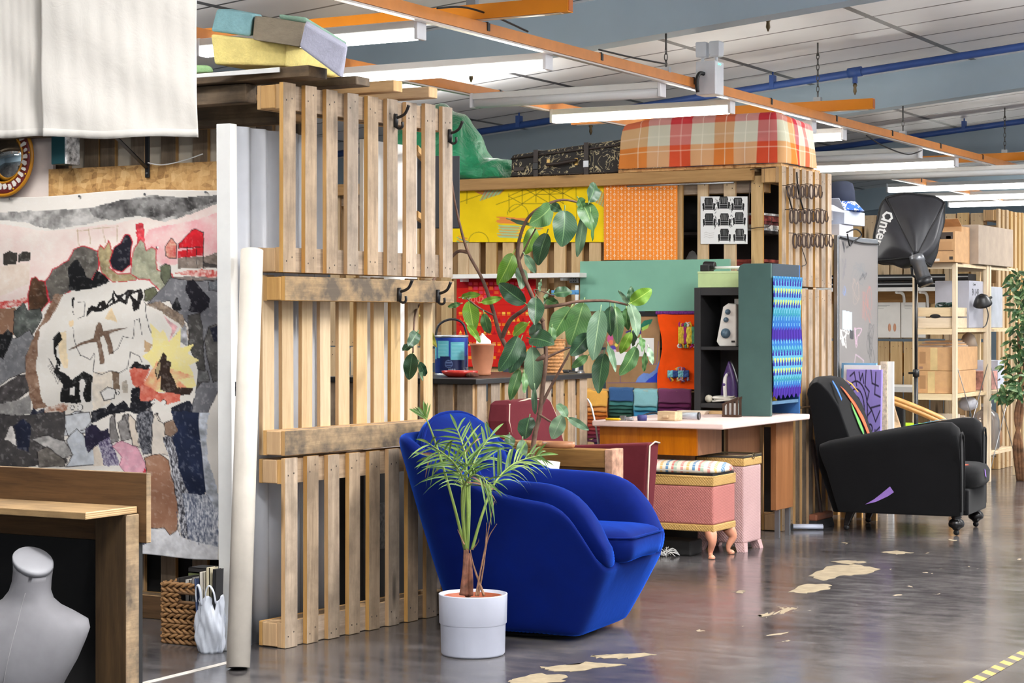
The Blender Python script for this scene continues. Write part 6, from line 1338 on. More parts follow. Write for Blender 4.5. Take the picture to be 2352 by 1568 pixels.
for nm,A,B in (('side',(hx0,hy0,DZ+.001),(hx0+.045,hy1,hz)),('side',(hx1-.04,hy0,DZ+.001),(hx1,hy1,hz)),('top',(hx0+.046,hy0,hz-.05),(hx1-.041,hy1,hz)),('divider',(hx0+.046,hy0+.003,1.20),(hx1-.041,hy1,1.222)),('bottom',(hx0+.046,hy0+.003,DZ+.04),(hx1-.041,hy1,DZ+.07)),('back',(hx0+.046,hy1-.008,DZ+.07),(hx1-.041,hy1,hz-.05))):
    m=MB(); m.bb(A,B); m.build(nm,SHB,t,bevel=.002,seg=1)
def slab(name,px0,px1,py0,py1,y,th,mt,label,cat):
    p=onY(px0,py1,y); q=onY(px1,py0,y); m=MB(); m.bb((p.x,y,p.z),(q.x,y+th,q.z)); return tag(m.build(name,mt,bevel=.002),label,cat)
m=MB(); m.bb((-5.03,12.2,1.223),(-4.95,12.265,1.5)); tag(m.build('folder',plain('teal_folder',(22,96,100),.5)),'teal folder standing at the back of the upper cube','folder'); m=MB(); m.bb((-5.02,12.2,DZ+.071),(-4.91,12.265,1.17)); tag(m.build('folder',plain('red_folder',(170,36,24),.5)),'red folder standing at the back of the lower cube behind the steam iron','folder')
MWH=plain('machine_white',(226,224,218),.35,var=.02); KN=plain('slate_blue_knob',(86,112,130),.4,var=.03)
P0=onY(1650,797,12.0); t=thing('overlock_machine','white overlock sewing machine with three blue knobs in the upper cube','sewing machine',(-4.99,12.08,1.223))
def F_(px,py,y=12.0): p=onY(px,py,y); return Vector((p.x,y,p.z))
ol=[F_(1645,786),F_(1652,797),F_(1691,797),F_(1691,700),F_(1672,698),F_(1660,706)]; dz=1.2235-min(p.z for p in ol)
m=MB(); A=[m.add(p+Vector((0,0,dz))) for p in ol]; B=[m.add(p+Vector((.0,.15,dz))) for p in ol]; m.f(A); m.f(B[::-1]);
for i in range(6): m.f((A[(i+1) % 6],A[i],B[i],B[(i+1) % 6]))
m.build('casing',MWH,t,bevel=.008,seg=3)
RXm_=Matrix.Rotation(PI/2,3,'X')
for px,py,r in ((1672,718,.017),(1668,736,.016),(1667,767,.031)):
    p=F_(px,py,11.998)+Vector((0,0,dz)); m=MB(); m.lathe([(r*1.05,0),(r*1.05,.006),(r*.8,.010),(r*.75,.02),(0,.022)],24,p,R=RXm_); m.build('knob',KN,t)
p=F_(1684,788,11.998)+Vector((0,0,dz)); m=MB(); m.bb((p.x-.012,11.9965,p.z),(p.x+.012,11.999,p.z+.012)); m.build('badge',BLK,t)
m=MB(); p=F_(1686,700)+Vector((0,.05,dz)); m.bb((p.x-.018,p.y,p.z-.004),(p.x+.012,p.y+.05,p.z+.035)); m.build('thread_stand',MWH,t)
zi=DZ+.071; p=onY(1668,912,12.02); t=thing('steam_iron','purple and white steam iron standing upright in the lower cube','iron',(p.x,12.05,zi))
PUR=plain('purple_translucent_plastic',(110,84,150),.25,var=.05,trans=.15); ic=Vector((p.x,12.05,zi)); m=MB(); rings=[]
for v in np.linspace(0,1,14): w=.058*(1-v ** 2.2)+.004; rings.append([ic+Vector((w*math.cos(q),.02+.028*(1-v*.6)*math.sin(q),.27*v)) for q in np.linspace(0,2*PI,20,endpoint=False)])
m.loft(rings); m.build('body',PUR,t); m=MB(); m.loft([[ic+Vector((w*math.cos(q),.05+.004*math.sin(q),.275*v)) for q in np.linspace(0,2*PI,20,endpoint=False)] for v in np.linspace(0,1,10) for w in [.062*(1-v ** 2.2)+.002]]); m.build('soleplate',STEEL,t)
m=MB(); m.tube(spline([ic+Vector((0,-.005,.19)),ic+Vector((.004,-.055,.16)),ic+Vector((.006,-.065,.09)),ic+Vector((.006,-.05,.02)),ic+Vector((.004,0,.012))],20),[.010]*5+[.013]*16,10); m.build('handle',PAPER,t); m=MB(); m.lathe([(.013,0),(.012,.006),(0,.008)],14,ic+Vector((0,-.018,.185)),R=RXm_); m.lathe([(.009,0),(.009,.006),(0,.008)],14,ic+Vector((.004,-.072,.12)),R=RXm_); m.build('control_dial',plain('violet_dial',(92,66,136),.3),t)
m=MB(); pts=[]
for k in range(90): q=k/90*2*PI*4; pts.append(ic+Vector((-.005+(.075+.01*math.sin(q*.37))*math.cos(q),-.045+.03*math.sin(q),.012+.028*k/90+.006*math.sin(q*1.3))))
m.tube(pts,.006,6); tag(m.build('iron_cable',plain('cream_cable',(222,218,208),.5)),'coiled cream cable round the foot of the steam iron','cable')
m=MB(); m.lathe([(0,-.02),(.022,-.018),(.026,0),(.02,.016),(0,.02)],16,ic+Vector((-.115,-.05,.026)),R=RXm_); tag(m.build('mains_plug',plain('cream_plug',(226,220,200),.5)),'cream mains plug lying left of the steam iron cable','plug')
m=MB(); rs=random.Random(6); q0=ic+Vector((.085,.06,.0)); m.loft([[q0+Vector((r*math.cos(q)*(1+.2*math.sin(3*q+z*30)),.7*r*math.sin(q),z)) for q in np.linspace(0,2*PI,16,endpoint=False)] for r,z in ((.035,.001),(.043,.06),(.038,.13),(.03,.18),(.012,.21))]); tag(m.build('fabric_bundle',plain('patterned_scraps',(120,120,150),.8,var=.42,scale=22)),'bundle of patterned fabric scraps right of the steam iron','fabric bundle')
gb0,gb1=onY(1603,658,11.95),onY(1696,624,11.95); t=thing('storage_box','pale green lidded box on top of the black cube shelf','box',(-5.05,12.1,hz))
m=MB(); m.bb((hx0+.02,11.955,hz+.001),(gx0-.002,12.25,hz+.105)); m.build('box_body',plain('pale_lime_card',(182,206,148),.6,var=.04),t,bevel=.003)
m=MB(); m.bb((hx0+.018,11.953,hz+.092),(gx0-.001,12.252,hz+.106)); m.build('lid',plain('pale_lime_lid',(192,212,160),.6),t,bevel=.002)
t=thing('label_roller','black roller holder with a white rod on the pale green box','roller',(-5.1,12.05,hz+.107)); m=MB(); m.bb((hx0+.02,11.99,hz+.107),(hx0+.085,12.07,hz+.15)); m.lathe([(.026,-.01),(.03,0),(.026,.07)],14,(hx0+.04,12.03,hz+.145),R=Matrix.Rotation(PI/2,3,'Y')); m.build('holder',BLK,t,bevel=.004); m=MB(); m.tube([(hx0+.08,12.03,hz+.132),(gx0-.01,12.03,hz+.132)],.009,10); m.build('rod',WHT,t)
def dz_(px,py): return onZ(px,py,DZ+.001)
p=dz_(1530,966); t=thing('wooden_box','small pale wooden box with a peg handle on the desk','box',p); m=MB(rotz(-.1,p)); m.bb((-.062,0,0),(.062,.09,.056)); m.build('box_body',WPX,t,bevel=.003); m=MB(rotz(-.1,p)); m.bb((-.018,-.018,.018),(.022,0,.036)); m.build('peg',WPX,t,bevel=.005)
p=dz_(1580,964); t=thing('acrylic_tube','grey transparent tube with black rings lying on the desk','tube',p); ax_=Vector((.99,.14,0)); m=MB(); m.tube([p-ax_*.062+Vector((0,.02,.024)),p+ax_*.066+Vector((0,.02,.024))],.021,24); m.build('tube_body',plain('grey_acrylic',(186,194,204),.12,var=.03,trans=.4),t)
m=MB()
for s_ in (-.062,.056): m.tube([p+ax_*s_+Vector((0,.02,.024)),p+ax_*(s_+.01)+Vector((0,.02,.024))],.0235,24)
m.build('end_ring',BLK,t)
p=dz_(1590,951); m=MB(rotz(.05,p)); m.hexa([(-.09,0,0),(.08,0,0),(.08,.08,0),(-.09,.08,0),(-.105,-.01,.022),(.1,-.01,.022),(.1,.09,.022),(-.105,.09,.022)]); tag(m.build('card_tray',plain('cream_card',(236,226,206),.7)),'shallow cream card tray behind the transparent tube','tray')
p=dz_(1643,951); m=MB(rotz(.08,p)); m.bb((-.045,0,0),(.045,.05,.022)); m.tube([(-.09,.03,.012),(-.045,.03,.012)],.01,8); tag(m.build('wood_block',WPX,bevel=.003),'small turned wood block left of the brown letter rack','wood block')
p=dz_(1406,966); m=MB(); e=Vector((.96,.2,0)); m.tube([p-e*.045+Vector((0,.01,.009)),p+e*.035+Vector((0,.01,.009)),p+e*.05+Vector((0,.01,.009))],[.008,.008,.003],8); tag(m.build('yellow_marker',plain('yellow_plastic',(236,190,30),.4)),'yellow marker pen at the left end of the desk','pen')
p=dz_(1436,966); m=MB(rotz(.2,p)); m.bb((-.035,0,0),(.0,.03,.03)); m.tube([(0,.012,.012),(.05,.016,.008)],.007,8); m.lathe([(0,0),(.018,0),(.018,.02),(0,.02)],14,(.02,.03,0)); tag(m.build('metal_clamp',STEEL,bevel=.002),'small steel clamp beside the yellow marker','clamp')
p=dz_(1470,966); m=MB(rotz(0,p)); m.lathe([(.012,0),(.028,0),(.03,.018),(.028,.034),(.012,.034)],20,(0,.03,0)); tag(m.build('ribbon_reel',plain('navy_ribbon',(60,62,120),.6)),'small navy ribbon reel right of the steel clamp','reel')
p=dz_(1490,958); wire([p+Vector((-.05,0,.006)),p+Vector((-.02,.03,.02)),p+Vector((.02,.05,.026)),p+Vector((.06,.06,.006))],.006,'black_cable','short black cable arched behind the wooden box','cable')
p=dz_(1658,957); t=thing('letter_rack','dark brown slatted letter rack on the desk against the green felt box','rack',p); RK=wood('dark_rack_wood',(58,40,30),(84,60,44),'z',var=.1); T_=rotz(.05,p)
m=MB(T_); m.bb((0,0,0),(.105,.075,.012)); m.build('base',RK,t)
for y in (.0,.063):
    m=MB(T_);
    for k in range(4): m.bb((.004+k*.0295,y,.012),(.016+k*.0295,y+.011,.075+.014*k))
    m.hexa([(.0,y,.068),(.108,y,.112),(.108,y+.011,.112),(0,y+.011,.068),(0,y,.082),(.108,y,.128),(.108,y+.011,.128),(0,y+.011,.082)]); m.build('slatted_side',RK,t)
m=MB(T_); m.bb((.012,.022,.013),(.096,.03,.07)); m.bb((.012,.04,.013),(.094,.044,.085)); tag(m.build('letter',PAPER),'white letters held in the brown letter rack','letter')
def lloyd(name,c,c2):
    t=NT(name); v=t.coord('Object'); s=t.n('ShaderNodeSeparateXYZ',Vector=v); g=1/.0085
    h=t.math('MULTIPLY',t.math('SINE',t.math('MULTIPLY',t.math('ADD',s.outputs[0],s.outputs[1]),g*2*PI*.5)),t.math('SINE',t.math('MULTIPLY',s.outputs[2],g*2*PI*.5)))
    n=t.noise(v,5,4); t.set('Base Color',t.mix(t.math('MULTIPLY',t.math('ABSOLUTE',h),.5),t.ramp(n,[(.3,tuple(lin(x)*.86 for x in c)+(1,)),(.7,rgb(c))]),rgb(c2))); t.set('Roughness',.65); t.bump(h,.4,.003); return t.m
LPK=lloyd('pink_woven_fibre',(196,122,114),(150,84,80)); LGD=lloyd('gold_woven_fibre',(208,168,98),(150,110,60)); LPP=lloyd('pale_pink_woven_fibre',(204,168,166),(160,122,122))
ox0,ox1,oy0,oy1=-5.14,-4.57,10.70,11.03; t=thing('linen_stool','pink woven ottoman stool with gold bands and cabriole legs','stool',(-4.85,10.86,0))
m=MB(); m.bb((ox0,oy0,.20),(ox1,oy1,.425)); m.build('woven_body',LPK,t,bevel=.01)
for z0,z1 in ((.160,.20),(.425,.478)): m=MB(); m.bb((ox0-.004,oy0-.004,z0),(ox1+.004,oy1+.004,z1)); m.build('gold_band',LGD,t,bevel=.006)
m=MB();
for z in (.478,): m.tube([(ox0,oy0,z),(ox1,oy0,z),(ox1,oy1,z),(ox0,oy1,z)],.008,6,closed=True)
m.build('braid_trim',LGD,t)
m=MB(); m.bb((ox0+.006,oy0+.006,.479),(ox1-.006,oy1-.006,.498)); m.build('lid_board',BLKM,t)
ST=NT('striped_cushion'); _s=ST.n('ShaderNodeSeparateXYZ',Vector=ST.coord('Object')); _f=ST.math('FRACT',ST.math('MULTIPLY',ST.math('ADD',_s.outputs[0],ST.math('MULTIPLY',_s.outputs[1],.3)),1/.17)); _q=ST.math('GREATER_THAN',ST.math('FRACT',ST.math('MULTIPLY',ST.math('ADD',_s.outputs[1],_s.outputs[2]),1/.034)),.18)
cr=ST.ramp(_f,[(0,rgb((228,216,198))),(.14,rgb((214,150,140))),(.24,rgb((230,220,204))),(.36,rgb((226,186,120))),(.46,rgb((228,218,200))),(.58,rgb((96,140,180))),(.68,rgb((232,224,208))),(.80,rgb((210,120,110))),(.88,rgb((170,190,170)))],'CONSTANT'); ST.set('Base Color',ST.mix(_q,rgb((234,226,212)),cr)); ST.set('Roughness',.85)
m=MB(); rings=[]
for z,g in ((.499,.0),(.512,-.012),(.532,-.006),(.548,.02),(.556,.07)): rings.append([((ox0+ox1)/2+(math.copysign(abs(math.cos(q)) ** .35,math.cos(q)))*((ox1-ox0)/2-g),(oy0+oy1)/2+math.copysign(abs(math.sin(q)) ** .35,math.sin(q))*((oy1-oy0)/2-g),z) for q in np.linspace(0,2*PI,48,endpoint=False)])
m.loft(rings); m.build('cushion',ST.m,t)
LEGP=plain('pink_gold_leg_paint',(216,148,118),.4,var=.1)
for x,y,sx_,sy_ in ((ox0,oy0,-1,-1),(ox1,oy0,1,-1),(ox1,oy1,1,1),(ox0,oy1,-1,1)):
    m=MB(); pth=[(x-sx_*.035,y-sy_*.035,.162),(x-sx_*.02,y-sy_*.02,.135),(x-sx_*.012,y-sy_*.012,.10),(x-sx_*.03,y-sy_*.03,.05),(x-sx_*.03,y-sy_*.03,.022),(x-sx_*.02,y-sy_*.02,.012),(x-sx_*.018,y-sy_*.018,.001)]
    P=spline(pth,24); m.tube(P,[interp([(0,.036),(4,.034),(9,.022),(14,.013),(18,.013),(21,.022),(24,.018)],k) for k in range(25)],12); m.build('leg',LEGP,t)
nx0,nx1,ny0,ny1,nz=-4.865,-4.56,11.14,11.42,.575; t=thing('linen_bin','tall pale pink woven linen bin with glass lid, behind the pink stool','linen bin',(-4.7,11.28,0)); LD=plain('dark_lid_glass',(70,66,62),.15,var=.05)
m=MB(); m.bb((nx0,ny0,.05),(nx1,ny1,nz-.06)); m.build('woven_body',LPP,t,bevel=.01); m=MB(); m.bb((nx0-.004,ny0-.004,nz-.06),(nx1+.004,ny1+.004,nz-.012)); m.build('gold_band',LGD,t,bevel=.006); m=MB(); m.bb((nx0-.004,ny0-.004,nz-.012),(nx1+.004,ny1+.004,nz)); m.build('lid',LD,t,bevel=.003)
m=MB(); m.tube([(nx0,ny0,nz+.002),(nx1,ny0,nz+.002),(nx1,ny1,nz+.002),(nx0,ny1,nz+.002)],.005,6,closed=True); m.tube([(nx1+.006,(ny0+ny1)/2+.02*math.cos(q),nz-.005+.016*math.sin(q)) for q in np.linspace(0,2*PI,14,endpoint=False)],.003,5,closed=True); m.build('lid_edge',plain('tarnished_brass',(120,104,76),.4,metal=.7),t)
for x in (nx0,nx1):
    for y in (ny0,ny1): m=MB(); sx_=1 if x > nx0 else -1; sy_=1 if y > ny0 else -1; m.hexa([(x-sx_*.04,y-sy_*.04,0),(x+sx_*.01,y-sy_*.04,0),(x+sx_*.01,y+sy_*.008,0),(x-sx_*.04,y+sy_*.008,0),(x-sx_*.06,y-sy_*.06,.052),(x,y-sy_*.06,.052),(x,y,.052),(x-sx_*.06,y,.052)]); m.build('foot',LPP,t)
m=MB(); p=onZ(1526,1276,.004); rs=random.Random(9)
for k in range(26): q=rs.uniform(0,2*PI); m.tube(spline([p+Vector((rs.uniform(-.03,.03),rs.uniform(-.03,.03),.002)),p+Vector((.05*math.cos(q),.05*math.sin(q),rs.uniform(.02,.05))),p+Vector((.09*math.cos(q+.4),.09*math.sin(q+.4),.004))],6),.0018,4)
tag(m.build('wadding_tuft',PAPER),'tuft of white wadding on the floor below the pink stool','wadding',kind='stuff')
m=MB(); m.bb((-5.05,10.78,.001),(-4.75,10.96,.09)); tag(m.build('black_case',BLKM,bevel=.01),'black case pushed under the pink stool','case')
p=onZ(1903,1206,0); p=Vector((-4.66,12.75,0)); t=thing('broom','broom with dark handle and brown head leaning against the coil screen','broom',p); BRW=plain('brown_broom_wood',(116,66,42),.6,var=.1)
m=MB(); m.bb((p.x-.03,p.y-.16,.055),(p.x+.03,p.y+.16,.10)); m.build('broom_head',BRW,t,bevel=.01); m=MB(); m.hexa([(p.x-.035,p.y-.165,.001),(p.x+.035,p.y-.165,.001),(p.x+.035,p.y+.165,.001),(p.x-.035,p.y+.165,.001),(p.x-.026,p.y-.155,.056),(p.x+.026,p.y-.155,.056),(p.x+.026,p.y+.155,.056),(p.x-.026,p.y+.155,.056)]); m.build('bristles',BLKM,t)
m=MB(); tp_=onX(1866,1010,-4.765); m.tube([p+Vector((0,0,.085)),tp_],.013,10); m.build('handle',plain('dark_broom_handle',(56,44,40),.5),t)
p=onZ(1845,1220,0.0); t=thing('paper_roll','white paper roll with a black end lying on the floor beside the desk','paper roll',p); e=(onZ(1888,1216,0)-onZ(1822,1216,0)).normalized(); T_=frame(onZ(1855,1216,0),e,Vector((-e.y,e.x,0)),(0,0,1)); m=MB(T_); m.loft([[(x,.035*math.cos(q),.02+.018*math.sin(q)) for q in np.linspace(0,2*PI,16,endpoint=False)] for x in (-.10,.10)]); m.build('roll',plain('blue_white_paper',(206,212,230),.6),t); m=MB(T_); m.hexa([(-.17,-.035,.001),(-.101,-.04,.001),(-.101,.04,.001),(-.17,.03,.001),(-.15,-.03,.02),(-.101,-.04,.04),(-.101,.04,.04),(-.15,.03,.02)]); m.build('black_end',BLK,t)
AO=Vector((-4.03,12.95,0)); AR=math.radians(4); AM=Matrix.Translation(AO) @ Matrix.Rotation(AR,4,'Z')
t=thing('applique_armchair','black armchair with bright fabric patches and bun feet on castors','armchair',AO,AR); BF=fabric('black_wool',(15,15,17),var=.1,sheen=.06)
bp_=[(-.50,.12),(-.60,.42),(-.70,.78),(-.73,.90),(-.725,.965),(-.69,1.005),(-.66,1.015),(-.58,1.0),(-.53,.95),(-.46,.82),(-.38,.60),(-.30,.44),(-.34,.12)]
m=MB(AM); m.loft([[(x if abs(y) < .27 else x-.0+(.03 if x <-.6 else -.02),y,z-(.03 if abs(y) > .27 and z > .9 else 0)) for x,z in bp_] for y in (-.30,-.275,-.15,0,.15,.275,.30)],sm=True); bk=m.build('backrest',BF,t,bevel=.012,seg=3)
for sy in (-1,1):
    rings=[]
    for x,top in ((-.50,.57),(-.42,.60),(-.25,.655),(0,.70),(.2,.735),(.28,.735),(.325,.70),(.345,.62)):
        y0=sy*.345; w=.062 if x < .3 else .055
        rings.append([(x-(.3*(top-.13)*(z_-.3) if x <-.4 else 0),y0+sy*c*w*(1.25 if z_ > .75 else 1),.13+(top-.13)*z_) for c,z_ in ((-1,0),(-1,.5),(-1,.80),(-.8,.93),(-.3,1),(.4,1),(.95,.94),(1.1,.86),(1,.76),(.75,.6),(.7,.0))])
    m=MB(AM); m.loft(rings); ar=m.build('armrest',BF,t,bevel=.01,seg=2)
    m=MB(AM); m.tube([(.348,sy*.345+sy*c*.058,z) for c,z in ((-.9,.16),(-.95,.4),(-.9,.56),(-.6,.64),(0,.67),(.6,.66),(1.0,.60),(.9,.52),(.7,.4),(.65,.16))],.007,6); m.build('front_piping',BF,ar)
m=MB(AM); m.bb((-.45,-.285,.13),(.375,.285,.30)); m.build('front_rail',BF,t,bevel=.015,seg=3)
m=MB(AM); m.loft([[(rrect(q,-.42+g,.425-g,.283-g,8,5))+(z,) for q in np.linspace(0,2*PI,40,endpoint=False)] for z,g in ((.305,.02),(.33,0),(.40,-.004),(.435,.015),(.45,.06),(.455,.15))]); st_=m.build('seat_cushion',BF,t)
def patch_on(fn,P,c,nm,par,n=8):
    m=MB(); k=len(P); ids=[m.add(fn(*q)) for q in P]
    m.f(ids); m.build('fabric_patch',plain('felt_'+nm,c,.9,var=.06),par,solid=.003)
def backface(u,v):
    zs_=[(.44,-.30),(.60,-.38),(.82,-.46),(.95,-.53),(1.0,-.58)]; x=interp(zs_,v); return AM @ Vector((x+.012,u,v))
patch_on(backface,[(-.27,.86),(-.25,.93),(-.20,.985),(-.17,.99),(-.215,.94),(-.24,.87)],(70,120,200),'cornflower',bk)
patch_on(backface,[(-.12,.95),(-.08,.90),(-.02,.80),(.03,.70),(.05,.60),(.08,.56),(.10,.66),(.09,.74),(.02,.84),(-.06,.92)],(228,96,60),'coral',bk)
patch_on(backface,[(-.10,.80),(-.07,.84),(-.06,.78),(-.03,.72),(-.02,.66),(-.05,.62),(-.08,.66),(-.09,.72)],(96,160,84),'leaf',bk); patch_on(backface,[(.14,.985),(.2,.96),(.24,.9),(.22,.9),(.17,.95)],(226,160,60),'amber',bk); patch_on(backface,[(.08,.62),(.16,.60),(.2,.52),(.12,.54)],(60,110,140),'petrol',bk)
def sideface(px,py): q=onP(px,py,AM @ Vector((0,-.345-.048,0)),AM.to_3x3() @ Vector((0,1,0))); return q
patch_on(sideface,[(1987,1158),(2008,1146),(2022,1135),(2044,1117),(2053,1130),(2040,1139),(2012,1152)],(146,112,190),'violet',t)
def seatface(u,v): return AM @ Vector((u,v,.452-.02*max(0,(u-.33)/.1)))
patch_on(seatface,[(.20,-.2),(.26,-.1),(.24,.1),(.22,.1),(.235,-.1),(.19,-.18)],(226,160,60),'amber',st_); patch_on(seatface,[(.28,-.24),(.36,-.16),(.34,-.12),(.27,-.18)],(228,96,60),'coral',st_); patch_on(lambda u,v: AM @ Vector((.431,u,v)),[(-.06,.42),(-.03,.41),(.0,.36),(-.03,.37)],(146,112,190),'violet',st_)
patch_on(lambda u,v: AM @ Vector((u,v,interp([(-.45,.605),(0,.704),(.2,.739)],u)+.002)),[(-.15,.31),(-.05,.30),(.10,.33),(.05,.36),(-.1,.35)],(80,160,190),'aqua',t)
FT=plain('ebonised_foot',(22,20,20),.25,var=.05)
for x,y in ((.30,-.30),(.30,.30)):
    m=MB(AM); m.lathe([(.0,.035),(.02,.036),(.025,.045),(.048,.06),(.052,.078),(.045,.098),(.028,.11),(.034,.118),(.03,.135),(0,.135)],24,(x,y,0)); f_=m.build('bun_foot',FT,t)
    m=MB(AM); m.lathe([(.0,-.008),(.018,-.008),(.02,0),(.018,.008),(0,.008)],16,(x,y,.0205),R=RXm_); m.bb((x-.006,y-.014,.02),(x+.006,y+.014,.04)); m.build('castor',BLK,f_)
for x,y in ((-.40,-.28),(-.40,.28)):
    m=MB(AM); m.hexa([(x-.05,y-.016,.036),(x-.016,y-.016,.036),(x-.016,y+.016,.036),(x-.05,y+.016,.036),(x-.03,y-.024,.135),(x+.03,y-.024,.135),(x+.03,y+.024,.135),(x-.03,y+.024,.135)]); f_=m.build('back_leg',FT,t,bevel=.004)
    m=MB(AM); m.lathe([(.0,-.008),(.018,-.008),(.02,0),(.018,.008),(0,.008)],16,(x-.033,y,.0205),R=RXm_); m.bb((x-.04,y-.014,.02),(x-.026,y+.014,.038)); m.build('castor',BLK,f_)
wx=-4.82; wy0=onX(1921,600,wx).y; wy1=onX(2013,600,wx).y; wz=2.0
t=thing('whiteboard','tall scribbled whiteboard standing on edge beside the coil screen','whiteboard',(wx,wy0,0))
a=Art(0,1,0,1,120,260,(138,133,130)); rs=random.Random(12)
def squig(cx,cy,r,c,n,w=.006,sd=1):
    q=random.Random(sd); P=[(cx,cy)]
    for k in range(n): P.append((cx+q.uniform(-r,r)*.8,cy+q.uniform(-r,r)))
    a.line([tuple(p) for p in spline([(x,y,0) for x,y in P],n*6) for p in [(p[0],p[1])]],c,w,.4)
def wl(P,c,w):
    X0,Y0=a.WX,a.WY; a.WX,a.WY=X0*90,Y0*330; a.line([(x*90,y*330) for x,y in P],c,w,.6); a.WX,a.WY=X0,Y0
def wsq(cx,cy,rx,ry,c,n,w,sd):
    q=random.Random(sd); P=spline([(cx+q.uniform(-rx,rx),cy+q.uniform(-ry,ry),0) for k in range(n)],n*5); wl([(p.x,p.y) for p in P],c,w)
for cx,cy,rx,ry,c,n,w,sd in ((.12,.14,.06,.05,(120,118,122),10,1.0,1),(.1,.03,.04,.03,(60,60,64),8,1.2,2),(.5,.16,.2,.06,(124,126,128),22,.9,3),(.42,.24,.1,.07,(170,150,140),12,.9,4),(.72,.3,.12,.1,(186,120,110),16,.9,5),(.14,.24,.05,.04,(120,140,190),9,1.0,6),(.14,.47,.12,.05,(232,230,228),16,1.6,7),(.48,.46,.09,.06,(214,176,200),10,1.4,8),(.82,.48,.1,.09,(90,88,88),18,.9,9),(.58,.17,.12,.02,(70,72,74),8,.9,10)): wsq(cx,cy,rx,ry,c,n,w,sd)
wl([(.42,.55),(.36,.62),(.42,.68),(.58,.66),(.62,.58),(.5,.56),(.42,.55)],(206,176,200),2.0); wl([(.86,.52),(.78,.56),(.84,.62),(.92,.58),(.88,.53)],(80,80,80),1.2)
for q,c in (([(.08,.335),(.32,.345),(.32,.435),(.08,.425)],(206,222,240)),([(.26,.43),(.36,.432),(.36,.475),(.26,.472)],(84,82,84))): a.poly(q,c,.06)
def wbp(x,y): return Vector((wx+.014,wy0+.02+(wy1-wy0-.04)*x,wz-.03-(wz-.5)*y))
a.build('writing_surface',wbp,vcol('glossy_whiteboard',.28,.7),t,.002)
m=MB(); m.bb((wx-.02,wy0,.46),(wx+.012,wy1,wz)); m.build('board_frame',STEEL,t,bevel=.004)
m=MB(); m.bb((wx-.06,wy0+.1,0),(wx-.025,wy0+.16,1.9)); m.build('support_leg',WE,t); m=MB(); m.bb((wx-.06,wy1-.16,0),(wx-.025,wy1-.1,1.9)); m.build('support_leg',WE,t)
wire([Vector((wx+.025,wy0+.02,1.985)),Vector((wx+.03,(wy0+wy1)/2,1.96)),Vector((wx+.025,wy1-.02,1.965))],.006,'black_strap','thin black strap stretched across the top of the whiteboard','strap')
wc=onX(1958,545,wx+.04); wire([wc+Vector((0,-.12,.03)),wc+Vector((.02,.02,.06)),wc+Vector((.02,.14,.02)),wc+Vector((0,.02,-.03)),wc+Vector((0,-.06,-.06)),wc+Vector((0,-.11,.02))],.006,'wire_loop','black bent wire loop hooked over the whiteboard','wire loop')
t=thing('storage_rack','timber rack behind the whiteboard carrying boxes and a bucket hat','rack',(-5.2,wy0+.4,0))
m=MB(); m.bb((-5.55,13.32,1.98),(-4.9,14.45,2.01)); m.build('rack_shelf',WPX,t)
for x in (-5.52,-4.95):
    for y in (13.36,14.40): m=MB(); m.bb((x-.02,y-.03,0),(x+.02,y+.03,1.98)); m.build('post',WP,t)
zr=2.012
GBX=plain('pale_grey_card_box',(206,206,214),.7,var=.04)
def cbox(x0,x1,y0,y1,z0,h,mt,label,name='cardboard_box',flaps=(),group=None,rz=0.0):
    c=((x0+x1)/2,(y0+y1)/2,z0); t=thing(name,label,'box',c,group=group); T=rotz(rz,c); w,d=(x1-x0)/2,(y1-y0)/2
    m=MB(T); m.bb((-w,-d,0),(w,d,h)); m.build('carton',mt,t,bevel=.004)
    for i,(sd,an,L) in enumerate(flaps):
        m=MB(T)
        A={'l': ((-w,-d),(-w,d),(-1,0)),'r': ((w,-d),(w,d),(1,0)),'f': ((-w,-d),(w,-d),(0,-1)),'b': ((-w,d),(w,d),(0,1))}[sd]
        o=Vector((A[2][0]*math.cos(an)*L,A[2][1]*math.cos(an)*L,math.sin(an)*L)); a0=Vector(A[0]+(h+.001,)); a1=Vector(A[1]+(h+.001,)); m.f([m.add(p) for p in (a0,a1,a1+o,a0+o)]); m.build('flap',mt,t,solid=.004)
    return t
GD=plain('grey_brown_case',(148,142,140),.7);
cbox(-5.35,-4.93,13.34,13.7,zr,.10,BLKM,'flat black case on the rack above the whiteboard, under the pale boxes','flat_case'); cbox(-5.3,-4.92,13.36,13.72,zr+.102,.11,GBX,'pale grey open carton on the rack beside the coil screen',flaps=(('r',-.5,.12),('l',.5,.1))); cbox(-5.25,-4.92,13.85,14.15,zr,.085,GBX,'white carton lying on the rack just above the whiteboard'); cbox(-5.3,-4.9,13.9,14.35,zr+.087,.10,plain('blue_white_card',(200,208,226),.6),'bluish white open carton on the rack, nearest the softbox',flaps=(('f',.6,.14),('l',.8,.12)))
hc=Vector((-5.0,14.12,zr+.19)); t=thing('bucket_hat','navy bucket hat with blue and white patterned brim on the stacked boxes','hat',hc)
m=MB(); m.lathe([(.10,.07),(.095,.15),(.08,.205),(.05,.222),(0,.226)],36,hc,cap=False); m.build('crown',plain('dark_navy_cotton',(52,58,76),.9),t,solid=.003)
HP=NT('blue_white_print'); HP.set('Base Color',HP.mix(HP.math('GREATER_THAN',HP.noise(HP.coord('Object'),22,2,.5,1.5),.5),rgb((232,236,242)),rgb((60,110,210)))); HP.set('Roughness',.85); m=MB(); m.lathe([(.10,.072),(.13,.04),(.165,.002)],36,hc,cap=False); m.build('brim',HP.m,t,solid=.003)
